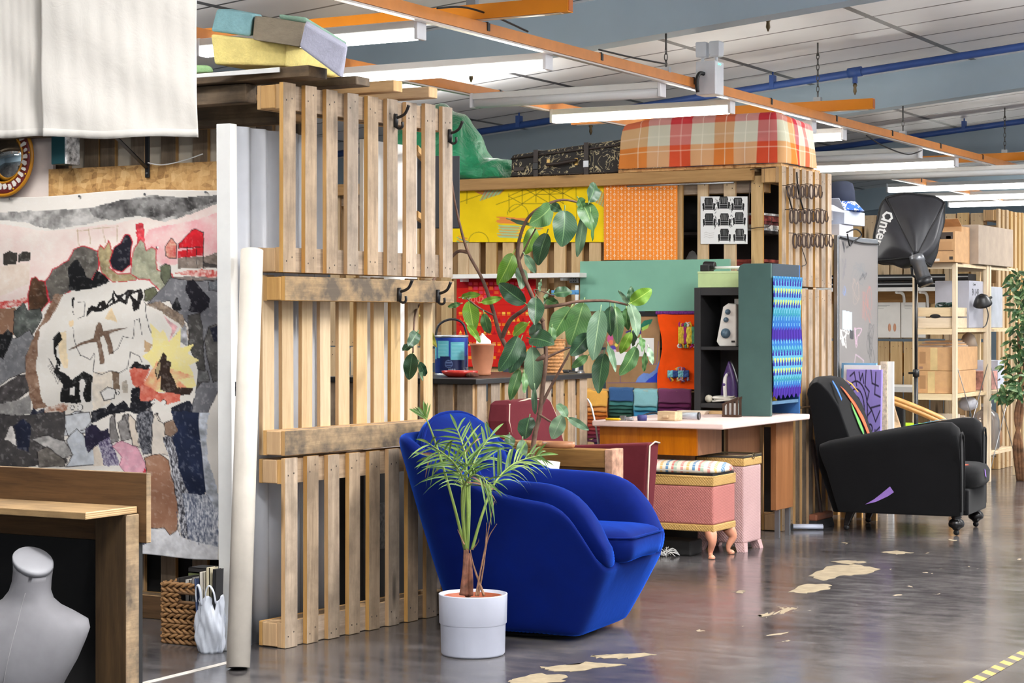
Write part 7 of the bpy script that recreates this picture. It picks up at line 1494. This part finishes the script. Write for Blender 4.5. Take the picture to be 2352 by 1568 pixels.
def canvas(px0,px1,pyt,z0,y,mt,label,art=None,tilt=.06):
    a_,b_=onY(px0,pyt,y),onY(px1,pyt,y); h=a_.z-z0; t=thing('stretched_canvas',label,'canvas',((a_.x+b_.x)/2,y,z0),group='canvases leaning by the whiteboard'); w=b_.x-a_.x
    m=MB(); m.hexa([(a_.x,y-tilt,z0),(b_.x,y-tilt,z0),(b_.x,y-tilt+.03,z0),(a_.x,y-tilt+.03,z0),(a_.x,y,a_.z),(b_.x,y,a_.z),(b_.x,y+.03,a_.z),(a_.x,y+.03,a_.z)]); m.build('canvas_body',mt,t)
    if art is not None: art.build('painted_face',lambda x,v: Vector((a_.x+w*x,y-tilt*v-.0025,a_.z-h*v)),VC,t,.001)
    m=MB(); m.bb((a_.x+.02,y-tilt*.8,.0),(a_.x+.06,y-tilt*.8+.03,z0)); m.bb((b_.x-.06,y-tilt*.8,.0),(b_.x-.02,y-tilt*.8+.03,z0))
    for sx_ in (a_.x+.02,b_.x-.06): m2=MB(); m2.bb((sx_,y-tilt,.0),(sx_+.04,y-tilt+.03,z0-.001)); m2.build('rest_block',WE,t)
    return t
a=Art(0,1,0,1,110,230,(150,134,206)); a.poly([(-1,-1),(2,-1),(2,2),(-1,2)],(152,136,208),.05,ns=.3)
K=(44,38,60)
def pl_(P,w=2.2):
    X0,Y0=a.WX,a.WY; a.WX,a.WY=X0*90,Y0*190; a.line([(x*90,y*190) for x,y in P],K,w); a.WX,a.WY=X0,Y0
def spi(cx,cy,r,turns,ph): return [(cx+(r*(1-k/40))*math.cos(ph+turns*2*PI*k/40),cy+.55*r*(1-k/40)*math.sin(ph+turns*2*PI*k/40)) for k in range(41)]
for r in (.34,.25,.16,.08): pl_([(.28+r*math.cos(q),.30+.7*r*math.sin(q)*.9) for q in np.linspace(PI,2*PI,16)]+[(.28+r,.42)])
for P in ([(.1,.05),(.22,.02),(.3,.12)],[(.36,.02),(.4,.08),(.46,.03),(.5,.1)],[(.56,.0),(.54,.12),(.66,.16),(.6,.24),(.74,.3),(.62,.34)],[(.7,.0),(.74,.1),(.92,.12)],[(.84,.02),(.82,.18),(.98,.2)],[(.98,.26),(.72,.28),(.86,.38),(.98,.30)],[(.4,.36),(.52,.34),(.5,.46)],[(.98,.42),(.84,.46),(.9,.56),(.98,.54)],[(.02,.5),(.12,.46),(.2,.56),(.1,.64)],[(.24,.48),(.32,.56),(.26,.62),(.36,.66),(.28,.74)],[(.5,.5),(.46,.6),(.56,.64),(.48,.72)],[(.04,.72),(.2,.68),(.16,.82),(.04,.86)],[(.3,.8),(.42,.76),(.46,.88),(.34,.95)],[(.54,.74),(.62,.82),(.56,.92),(.68,.98)],[(.98,.64),(.88,.68),(.94,.76)],[(.98,.84),(.86,.82),(.9,.94),(.98,.96)],[(.06,.92),(.18,.9),(.22,.99)],[(.64,.46),(.62,.54),(.7,.56)]): pl_(P)
for cx,cy,r,tn,p_ in ((.72,.44,.13,1.6,0),(.76,.66,.16,2.0,1),(.24,.86,.1,1.4,2),(.7,.86,.12,1.5,3),(.42,.6,.07,1.2,1)): pl_(spi(cx,cy,r,tn,p_),2.0)
canvas(1945,2025,848,.10,13.40,plain('violet_canvas',(146,130,204),.7),'violet canvas painted with black squiggle lines leaning behind the black armchair',a)
canvas(1938,2020,838,.10,13.46,PAPER,'plain white canvas behind the violet one'); canvas(1933,2012,833,.10,13.51,plain('sky_blue_canvas',(120,168,206),.7),'sky blue canvas behind the white one'); canvas(1930,1992,846,.10,13.56,BLKM,'black-edged canvas, last of the leaning stack')
m=MB(); p=onY(2022,830,14.1); q=onY(2043,830,14.1); m.bb((p.x,14.1,.0),(q.x-.02,14.13,p.z)); tag(m.build('pegboard_strip',plain('pale_pegboard',(214,196,176),.7,var=.15,scale=40)),'pale perforated strip standing right of the violet canvas','board'); m=MB(); m.bb((q.x-.018,14.12,0),(q.x+.02,14.15,p.z)); tag(m.build('white_door_edge',WHT),'white board edge standing next to the perforated strip','board')
SB=plain('softbox_nylon',(44,44,48),.42,var=.05); SD=15.9
ap_=onD(2103,590,SD-.28); Q1=onD(2004,600,SD-.05); Q2=onD(2032,450,SD+.1); Q3=onD(2172,460,SD+.05); Q4=onD(2140,612,SD-.02)
so=onD(2104,620,SD-.22); so.z=0
t=thing('softbox_lamp','black folded softbox studio lamp on a tall black stand','studio lamp',so)
def sbpanel(A,B,label,mt=SB):
    n=(A-ap_).cross(B-ap_).normalized(); vd=(ap_-Vector((0,0,EYE))).normalized()
    if n.dot(vd) > 0: n=-n
    def fn(u,v):
        e0,e1=(A-ap_),(B-ap_); w=u; vv=.05+.95*v
        p=ap_+(e0*(1-w)+e1*w)*vv*(1-.04*abs(2*u-1) ** 4*v ** 3+.06*(1-(2*u-1) ** 2)*v)
        return p+n*(.055*math.sin(PI*u)*math.sin(PI*min(1,v*.9+.05))+.006*math.sin(u*14+v*9)*v)
    m=MB(); m.grid(fn,20,20); o=m.build('softbox_panel',mt,t,solid=.006)
    m=MB(); m.tube([fn(0,k/14) for k in range(15)],.008,6); m.tube([fn(k/14,1) for k in range(15)],.010,6); m.build('seam_binding',BLKM,o); return fn
f1=sbpanel(Q1,Q2,''); f2=sbpanel(Q2,Q3,''); sbpanel(Q3,Q4,''); sbpanel(Q4,Q1,'')
qc=(Q1+Q2+Q3+Q4)/4; m=MB(); m.f([m.add(qc+(p-qc)*.9+(ap_-qc)*.03) for p in (Q1,Q2,Q3,Q4)]); m.build('diffuser_face',WHT,t,solid=.004)
c0=f1(.55,.62); up=(f1(.8,.62)-f1(.3,.62)).normalized(); nn=-(ap_-Vector((0,0,EYE))).normalized(); nn=(nn-up*nn.dot(up)).normalized(); ex=up; ey=nn.cross(ex).normalized()
T_=frame(onD(2024,530,SD-.42),(onD(2033,500,SD-.45)-onD(2014,562,SD-.40)).normalized(),(0,0,1),(0,1,0)); ex=(onD(2013,562,SD-.40)-onD(2029,508,SD-.45)).normalized()*-1; zz=nn-ex*nn.dot(ex); zz.normalize(); ey=zz.cross(ex)
ns_=(Q1-ap_).cross(Q2-ap_); ot=lambda x,y: onP(x,y,ap_,ns_)+nn*.075
T_=frame(ot(2025,541),ex*-1,ey*-1,zz); text_part('brand_lettering','inter',T_,.115,PAPER,t,.002,bold=.002)
m=MB(frame(ot(2037,506),ex*-1,ey*-1,zz)); hx_=[(math.cos(k*PI/3+.5),math.sin(k*PI/3+.5)) for k in range(6)]
for k in range(6): m.f([m.add((hx_[k][0]*.045,hx_[k][1]*.045,.003)),m.add((hx_[(k+1) % 6][0]*.045,hx_[(k+1) % 6][1]*.045,.003)),m.add((hx_[(k+1) % 6][0]*.026,hx_[(k+1) % 6][1]*.026,.003)),m.add((hx_[k][0]*.026,hx_[k][1]*.026,.003))])
m.build('hexagon_mark',PAPER,t)
m=MB(); L0,L1=onD(2103,585,SD-.27),onD(2122,640,SD-.3); m.tube([L0,L0.lerp(L1,.3),L0.lerp(L1,.32),L1],[.055,.06,.052,.058],20); m.build('lamp_head',plain('graphite_metal',(120,122,126),.3,metal=.6,var=.05),t)
m=MB(); L2=onD(2128,655,SD-.31); m.tube([L1,L2],[.062,.058],20); m.tube([onD(2094,612,SD-.24),onD(2096,632,SD-.2),onD(2108,640,SD-.25)],.012,8); m.build('rear_housing',BLK,t)
px_=onD(2104,640,SD-.22); m=MB(); m.tube([(px_.x,px_.y,.95),(px_.x,px_.y,px_.z+.02)],.012,10); m.tube([(px_.x,px_.y,.15),(px_.x,px_.y,1.0)],.017,10); m.build('stand_pole',BLK,t)
for z in (.98,.52): m=MB(); m.lathe([(.017,-.03),(.026,-.028),(.026,.028),(.017,.03)],12,(px_.x,px_.y,z)); m.bb((px_.x-.06,px_.y-.008,z-.008),(px_.x-.02,px_.y+.008,z+.008)); m.build('clamp_collar',BLK,t)
for k in range(3): q=2*PI*k/3+.5; m=MB(); m.tube([(px_.x,px_.y,.45),(px_.x+.25*math.cos(q),px_.y+.25*math.sin(q),.012)],.009,8); m.build('leg',BLK,t)
def shelving(label,y0,y1,zs,x0=-5.07,x1=-4.70,top=1.87):
    t=thing('shelving_unit',label,'shelving',((x0+x1)/2,(y0+y1)/2,0),group='pine shelving units')
    for x in (x0,x1-.035):
        for y in (y0,y1-.045): m=MB(); m.bb((x,y,0),(x+.035,y+.045,top)); m.build('post',WWP,t,bevel=.002,seg=1)
    for z in zs: m=MB(); m.bb((x0+.036,y0+.004,z),(x1-.036,y1-.004,z+.02)); m.bb((x0+.036,y0+.002,z-.03),(x1-.036,y0+.02,z)); m.build('shelf',WWX,t)
    for z in zs: m=MB(); m.bb((x1-.03,y0+.046,z-.012),(x1-.01,y1-.046,z+.01)); m.build('side_rail',WWP,t)
    for s in (0,1): m=MB(); a_,b_=(y0+.03,y1-.03) if s else (y1-.03,y0+.03); m.tube([(x1-.004+.004*s,a_,.12),(x1-.004+.004*s,b_,1.02)],.004,6); m.build('cross_wire',STEEL,t)
    return t
shelving('nearer pine shelving unit with large cartons on top',16.05,17.02,(.24,.77,1.31,1.85)); shelving('farther pine shelving unit beside the artificial tree',17.06,17.98,(.24,.77,1.31,1.85))
def carton(label,x0,x1,y0,y1,z,h,mt,flaps=(),tape=None,print_=None,name='cardboard_box'):
    t=cbox(x0,x1,y0,y1,z,h,mt,label,name,flaps,'cartons on the pine shelving')
    if tape: m=MB(); m.bb((x0+(x1-x0)*tape-.03,y0-.0018,z+.004),(x0+(x1-x0)*tape+.03,y0-.0005,z+h-.004)); m.build('packing_tape',plain('buff_tape',(206,180,130),.3,var=.08),t)
    for (u0,u1,v0,v1,c) in print_ or (): m=MB(); m.bb((x0+(x1-x0)*u0,y0-.0016,z+h*v0),(x0+(x1-x0)*u1,y0-.0004,z+h*v1)); m.build('printed_mark',plain('print_%d_%d_%d' % c,c,.7,var=0),t)
    return t
zt=1.872
cb_=carton('brown printed carton with a white shipping label, front left on top of the shelving',-5.03,-4.69,15.98,16.36,zt,.255,CARD,print_=((.07,.47,.52,.98,(236,234,230)),(.5,.95,.74,.96,(72,62,56)),(.56,.92,.40,.66,(186,142,98)),(.52,.96,.36,.385,(120,86,58)),(.62,.66,.66,.80,(196,154,110)),(.78,.9,.7,.84,(196,154,110)),(.86,.95,.08,.18,(60,50,44)),(.06,.40,.16,.18,(140,100,68)),(.44,.62,.03,.12,(226,214,200))))
for k in range(7): m=MB(); x=-5.03+.34*(.12+.045*k); m.bb((x,15.977,zt+.15),(x+.006,15.9782,zt+.17)); m.build('barcode_bar',BLK,cb_)
carton('brown carton with open flaps behind the labelled one on the shelving',-5.03,-4.75,16.38,16.62,zt,.31,CARD,flaps=(('f',.5,.12),('l',.9,.1)))
carton('big grey-brown carton filling the top of the shelving, seen from its side',-5.06,-4.68,16.64,17.75,zt,.335,CARDG)
zm=1.3325; t=thing('wooden_crate','slatted pine crate with cables in it on the middle shelf','crate',(-4.9,16.3,zm))
cx0,cx1,cy0,cy1=-5.03,-4.74,16.08,16.5
for z0,z1 in ((0,.085),(.095,.17)):
    for nm,A,B in (('slat',(cx0,cy0,z0),(cx1,cy0+.012,z1)),('slat',(cx1-.012,cy0+.013,z0),(cx1,cy1,z1)),('slat',(cx0,cy0+.013,z0),(cx0+.012,cy1,z1)),('slat',(cx0+.013,cy1-.012,z0),(cx1-.013,cy1,z1))): m=MB(); m.bb((A[0],A[1],zm+A[2]),(B[0],B[1],zm+B[2])); m.build(nm,WWX,t,bevel=.002,seg=1)
m=MB(); m.bb((cx0+.013,cy0+.013,zm+.002),(cx1-.013,cy1-.013,zm+.01)); m.build('base',WPX,t)
m=MB(); m.lathe([(0,0),(.035,0),(.028,.002),(0,.002)],20,((cx0+cx1)/2-.0,cy0-.0005,zm+.098),R=Matrix.Rotation(PI/2,3,'X'),sx=1.3,sy=.5); m.build('handle_hole',BLKM,t)
rs=random.Random(15); P=[Vector((rs.uniform(cx0+.04,cx1-.04),rs.uniform(cy0+.05,cy1-.15),zm+.13+rs.uniform(0,.08))) for k in range(14)]; wire(P,.008,'green_cable','tangled dark green cable heaped in the pine crate','cable',plain('dark_green_cable',(30,62,56),.5),120)
t=thing('printed_carton','grey carton printed with 91143 on the middle pine shelf','box',(-4.85,16.75,zm)); m=MB(); m.bb((-5.03,16.55,zm),(-4.735,16.98,zm+.40)); m.build('carton',plain('grey_printed_card',(172,172,182),.6,var=.03),t,bevel=.004)
Ts=lambda y,z: frame((-4.7345,y,z),(0,1,0),(0,0,1),(1,0,0)); text_part('printed_number','91143',Ts(16.74,zm+.30),.085,BLK,t,.0004); text_part('printed_name','PIXMA',Ts(16.80,zm+.19),.055,BLK,t,.0004); text_part('printed_word','Canon',Ts(16.70,zm+.37),.03,BLK,t,.0004)
t=thing('desk_lamp','black desk lamp head with cable on the pine shelving','lamp',(-4.72,16.62,zm)); q=Vector((-4.64,16.62,zm+.2)); m=MB(); m.lathe([(.02,.09),(.05,.07),(.075,.02),(.08,0),(.074,0),(.04,.055),(0,.07)],24,q,R=Matrix.Rotation(.5,3,'X')); m.build('lamp_shade',BLK,t); m=MB(); m.tube(spline([q+Vector((0,0,.06)),q+Vector((.01,.12,.05)),q+Vector((.01,.22,.06))],12),.012,8); m.tube(spline([q+Vector((.0,.05,.02)),q+Vector((.03,.06,-.08)),q+Vector((.03,.0,-.17)),q+Vector((.02,-.06,-.195))],14),.005,6); m.build('arm_and_cable',BLK,t)
cbox(-5.0,-4.74,17.15,17.62,zm,.36,plain('silver_plastic_tub',(196,200,208),.25,var=.05),'silvery translucent plastic tub on the middle shelf of the farther unit','plastic_tub')
zl=.7925; carton('taped brown carton, lower of two on the lower shelf',-5.04,-4.735,16.1,16.75,zl,.185,CARD,tape=.38,print_=((.05,.22,.2,.8,(166,126,88)),)); carton('taped brown carton, upper of two on the lower shelf',-5.04,-4.735,16.1,16.80,zl+.187,.195,CARD,tape=.45,print_=((.05,.22,.3,.8,(166,126,88)),(.04,.14,.08,.18,(150,116,100))))
for k in range(4): m=MB(rotz(.1*k-.2,(-4.9,16.4,zl+.384+k*.013))); m.bb((-.12,-.25,0),(.11,.2,.011)); tag(m.build('flattened_carton',CARD if k % 2 else CARDG),'%s flattened carton from the bottom on the upper taped box' % ordinal(k),'carton','flattened cartons on the pine shelving')
m=MB(); q=Vector((-4.83,17.0-.14,zl+.383)); m.lathe([(.08,0),(.05,.09),(.0,.13)],20,q); tag(m.build('paper_hat',CARDG),'pointed grey-brown paper cone on the upper taped box','cone')
cbox(-4.98,-4.75,17.5,17.7,zl,.25,plain('pale_blue_carton',(196,202,216),.6),'pale blue upright carton on the lower shelf of the farther unit','carton_box'); cbox(-4.98,-4.74,17.15,17.45,zl,.16,plain('pink_yellow_packet',(206,150,140),.6,var=.3,scale=14),'pink and yellow packet box on the lower shelf of the farther unit','packet_box');
zb_=.2625
for k in range(5): m=MB(); y=16.2+.16*k; m.hexa([(-4.98,y,zb_),(-4.74,y,zb_),(-4.74,y+.06,zb_),(-4.98,y+.06,zb_),(-4.98,y+.05,.62-.02*k),(-4.74,y+.05,.62-.02*k),(-4.74,y+.09,.62-.02*k),(-4.98,y+.09,.62-.02*k)]); tag(m.build('offcut_board',CARDG if k % 2 else plain('pale_offcut',(206,190,172),.7,var=.06)),'%s upright offcut board from the front on the bottom shelf' % ordinal(k),'board','offcut boards on the bottom shelf')
m=MB(); q=Vector((-4.80,16.72,.63)); m.loft([[q+Vector((r*math.cos(s)*(1+.15*math.sin(3*s)),1.2*r*math.sin(s)*(1+.12*math.sin(5*s)),z)) for s in np.linspace(0,2*PI,20,endpoint=False)] for r,z in ((.03,.0),(.075,.025),(.08,.07),(.05,.11),(.01,.12))]); tag(m.build('plastic_bundle',plain('cloudy_polythene',(206,206,214),.3,trans=.3)),'cloudy plastic bag lying on the upright offcut boards','bag')
q=Vector((-4.83,17.42,zb_)); t=thing('plastic_bottle','large clear plastic bottle on the bottom shelf of the farther unit','bottle',q); m=MB(); m.lathe([(0,.002),(.105,.002),(.115,.02),(.115,.25),(.10,.31),(.045,.35),(.04,.38),(0,.38)],28,q); m.build('bottle_body',plain('clear_bottle',(206,200,196),.12,trans=.75,var=.03),t); m=MB(); m.lathe([(.046,.37),(.046,.40),(0,.402)],20,q); m.build('cap',PAPER,t)
q=Vector((-4.86,17.78,zb_)); m=MB(); m.lathe([(0,0),(.06,0),(.075,.06),(.07,.13),(.05,.17),(.055,.19),(0,.19)],24,q); tag(m.build('brown_jar',plain('amber_brown_jar',(150,110,76),.3)),'brown jar at the far end of the bottom shelf','jar')
m=MB(); p=onZ(2252,1094,0); m.tube([(-5.0,16.75,.05),(-4.72,16.7,.05)],.048,20); tag(m.build('card_roll',plain('card_roll_buff',(206,178,144),.7)),'buff cardboard roll lying on the floor under the shelving','roll')
FYB=18.6; G4='pallets of the farthest booth'
e1=make_pallet('upper pallet of the farthest booth wall, behind the softbox',1.3,1.2,10,.115,sm=W1M,group=G4); e1.location=(-6.49,FYB,1.22)
dup(e1,(-7.80,FYB,1.22),0,'upper pallet of the farthest booth wall, left of the softbox'); dup(e1,(-6.49,FYB,0),0,'lower pallet of the farthest booth wall, below the pinned papers'); dup(e1,(-7.80,FYB,0),0,'lower pallet of the farthest booth wall, behind the violet canvas')
m=MB(); m.bb((-7.6,FYB+.15,1.3),(-5.07,FYB+.165,2.3)); tag(m.build('backing_board',MC['tan_backing_board']),'tan board behind the pallets of the farthest booth','board')
f1_=make_pallet('lowest pallet of the farthest slatted screen, behind the artificial tree',1.25,.81,9,.08,sm=W1M,group='pallets of the farthest screen'); f1_.location=(-5.03,FYB-.05,0); f1_.rotation_euler.z=PI/2
for k,lb in ((1,'middle pallet of the farthest slatted screen'),(2,'topmost pallet of the farthest slatted screen, under the far battens')): dup(f1_,(-5.03,FYB-.05,.82*k),PI/2,lb)
for k,lb in ((0,'lowest pallet at the very right of the farthest screen'),(1,'middle pallet at the very right of the farthest screen'),(2,'topmost pallet at the very right of the farthest screen')): dup(f1_,(-5.03,FYB+1.25,.82*k),PI/2,lb)
zs=onY(2070,668,FYB-.3).z; t=thing('wall_shelf','white wall shelf on brackets behind the softbox stand','shelf',(-6.0,FYB-.15,zs)); m=MB(); m.bb((-7.2,FYB-.3,zs),(-5.2,FYB-.001,zs+.035)); m.build('shelf_board',WHT,t)
for px in (2064,2118): x=onY(px,680,FYB-.2).x; m=MB(); m.tube(spline([(x,FYB-.27,zs-.012),(x,FYB-.06,zs-.03),(x,FYB-.02,zs-.16)],10),.014,8); m.build('shelf_bracket',WHT,t)
for k in range(2): m=MB(); m.bb((-7.0,FYB-.29 ,zs+.036+.065*k),(-5.25,FYB-.02,zs+.092+.065*k)); m.bb((-7.0,FYB-.293,zs+.06+.065*k),(-5.25,FYB-.2905,zs+.072+.065*k),1); tag(m.build('black_tray',[BLKM,STEEL]),['lower','upper'][k]+' black tray on the white shelf behind the softbox stand','tray','black trays on the far shelf')
m=MB(); p=onY(2013,692,FYB-.03); m.bb((-7.2,FYB-.028,p.z-.02),(-5.1,FYB-.002,p.z+.10)); tag(m.build('timber_board',wood('ochre_board',(140,98,50),(178,134,78),'x',var=.1)),'ochre timber board under the white shelf of the farthest booth','board')
for i,(x0,x1) in enumerate(((2008,2068),(2070,2126))):
    p,q=onY(x0,775,FYB-.034),onY(x1,694,FYB-.034); t=thing('pinned_paper',['large white paper pinned behind the softbox pole, left sheet','large white paper pinned behind the softbox pole, right sheet'][i],'paper',(p.x,FYB-.034,p.z)); m=MB(); m.bb((p.x,FYB-.034,p.z),(q.x,FYB-.031,q.z)); m.build('sheet',PAPER,t)
    for j,px in enumerate((2043,2055)) if i == 0 else (): u=onY(px,752,FYB-.036); m=MB(); m.lathe([(0,0),(.018,0),(.018,.001),(0,.001)],16,u,R=RXm_,sx=.8,sy=2.2); m.build('printed_shape',plain('salmon_print',(226,170,140),.8),t)
    for j in range(3): u=onY(x0+8,702+3*j,FYB-.035); m=MB(); m.bb((u.x,FYB-.0352,u.z),(u.x+.12-.03*j,FYB-.0342,u.z+.004)); m.build('printed_line',plain('grey_print',(180,180,180),.8),t)
for i,(px0,px1,y0,c,lb) in enumerate(((2020,2052,800,(240,160,50),'orange carton behind the lower slats, left'),(2058,2082,800,(238,150,44),'orange carton behind the lower slats, middle'),(2088,2118,798,(240,156,40),'orange carton behind the lower slats, right'))):
    p,q=onY(px0,855,FYB+.2),onY(px1,y0,FYB+.2); cbox(p.x,q.x,FYB+.16,FYB+.4,p.z,q.z-p.z,plain('orange_card',(240,158,48),.6),lb,'orange_carton',group='orange cartons in the farthest booth')
m=MB(); p=onY(2030,862,FYB+.2); m.bb((-6.6,FYB+.152,p.z+.0),(-5.1,FYB+.5,p.z+.03)); tag(m.build('inner_shelf',DKS),'dark shelf behind the lower slats carrying orange cartons','shelf')
t=thing('work_table','white-topped work table in the farthest booth','table',(-6.0,FYB-.4,0)); zt2=onY(2070,888,FYB-.7).z; m=MB(); m.bb((-7.2,FYB-.7,zt2-.05),(-5.15,FYB-.04,zt2)); m.build('table_top',WHT,t)
for x in (-7.1,-5.2): m=MB(); m.bb((x-.03,FYB-.68,0),(x+.03,FYB-.62,zt2-.051)); m.build('leg',WE,t)
t=thing('cane_chair','bamboo lounge chair with paired cane arms behind the black armchair','chair',(-4.75,14.9,0)); CN=plain('honey_cane',(202,146,80),.35,var=.1,scale=20); SDc=15.0
for dy in (0,9):
    P=spline([onD(2024,905+dy,SDc),onD(2080,925+dy,SDc-.05),onD(2140,950+dy,SDc-.1),onD(2170,968+dy,SDc-.12),onD(2184,1010,SDc-.12)],30); m=MB(); m.tube(P,.021,10); m.build('cane_arm',CN,t)
m=MB(); a_,b_,c_,d_=onD(2024,905,SDc+.02),onD(2046,915,SDc+.02),onD(2075,1005,SDc),onD(2035,1010,SDc); m.loft([[a_,b_,b_+Vector((0,.03,0)),a_+Vector((0,.03,0))],[d_,c_,c_+Vector((0,.03,0)),d_+Vector((0,.03,0))]],sm=False); m.build('woven_back',plain('woven_cane',(206,176,138),.7,var=.12,scale=40),t)
b1,b2=onD(2035,1010,SDc),onD(2184,1010,SDc-.12); m=MB(); m.hexa([b1,b2,b2+Vector((-.1,.5,0)),b1+Vector((-.1,.5,0)),b1+Vector((0,0,.06)),b2+Vector((0,0,.06)),b2+Vector((-.1,.5,.06)),b1+Vector((-.1,.5,.06))]); m.build('seat',MC['woven_cane'],t,bevel=.01)
for p in (b1,b2,b2+Vector((-.1,.5,0)),b1+Vector((-.1,.5,0))): m=MB(); m.tube([(p.x,p.y,.001),(p.x,p.y,p.z)],.018,8); m.build('leg',CN,t)
q=onD(2085,975,16.3); t=thing('office_chair','office chair with lime green seat and black back bracket','chair',(q.x,q.y,0)); m=MB(); m.bb((q.x-.2,q.y-.08,q.z-.05),(q.x+.22,q.y+.13,q.z+.012)); m.build('seat',plain('lime_fabric',(170,206,30),.8,var=.04),t,bevel=.03,seg=3); m=MB(); p=onD(2056,985,16.12); r_=onD(2080,930,16.12); m.bb((p.x,p.y,p.z),(r_.x,p.y+.05,r_.z)); m.build('back_bracket',BLK,t,bevel=.01); m=MB(); m.tube([(q.x,q.y+.03,.06),(q.x,q.y+.03,q.z-.051)],.03,12); m.build('gas_column',BLK,t)
for k in range(5): s=2*PI*k/5; m=MB(); m.tube([(q.x,q.y+.03,.09),(q.x+.13*math.cos(s),q.y+.03+.11*math.sin(s),.05)],.02,8); m.lathe([(0,-.02),(.03,-.018),(.03,.018),(0,.02)],12,(q.x+.13*math.cos(s),q.y+.03+.11*math.sin(s),.0305),R=RXm_); m.build('base_arm',BLK,t)
tb=Vector((-4.42,17.35,0)); t=thing('artificial_tree','leafy artificial fig tree with variegated leaves at the right edge','tree',tb)
def tk(px,py): return onD(px,py,17.2)
m=MB(); base_=onZ(2340,1104,0);
for k,dx in enumerate((-5,3,9)): P=spline([base_+Vector((.02*k,0,0)),tk(2336+dx,1020),tk(2342-dx,950),tk(2348+dx,860),tk(2352+dx*3,740)],24); m.tube(P,[.022-.012*j/24 for j in range(25)],8)
m.build('trunk',plain('twisted_stem_bark',(112,78,52),.8,var=.25,scale=20),t)
TL=NT('variegated_leaf'); _n=TL.noise(TL.coord('Object'),16,3); TL.set('Base Color',TL.ramp(_n,[(.3,rgb((34,66,40))),(.52,rgb((58,98,52))),(.62,rgb((150,172,120)))])); TL.set('Roughness',.5)
m=MB(); rs=random.Random(31)
for cx,cy,rx,ry_,n in ((2345,640,28,22,34),(2340,690,30,30,44),(2352,740,28,30,44),(2345,790,32,26,44),(2336,840,34,26,44),(2328,880,34,22,40),(2310,906,22,12,22),(2350,900,26,30,34),(2372,700,30,90,70)):
    for k in range(n):
        q=rs.uniform(0,2*PI); r=rs.random() ** .5; p=onD(cx+rx*r*math.cos(q),cy+ry_*r*math.sin(q),17.2+rs.uniform(-.2,.2)); d=Vector((rs.uniform(-1,.6),rs.uniform(-1,1),rs.uniform(-.9,.35))).normalized(); leaflet(m,p,d,Vector((rs.uniform(-.4,.4),-1,rs.uniform(-.2,.8))),rs.uniform(.06,.10),rs.uniform(.012,.019),.2)
m.build('foliage',TL.m,t)
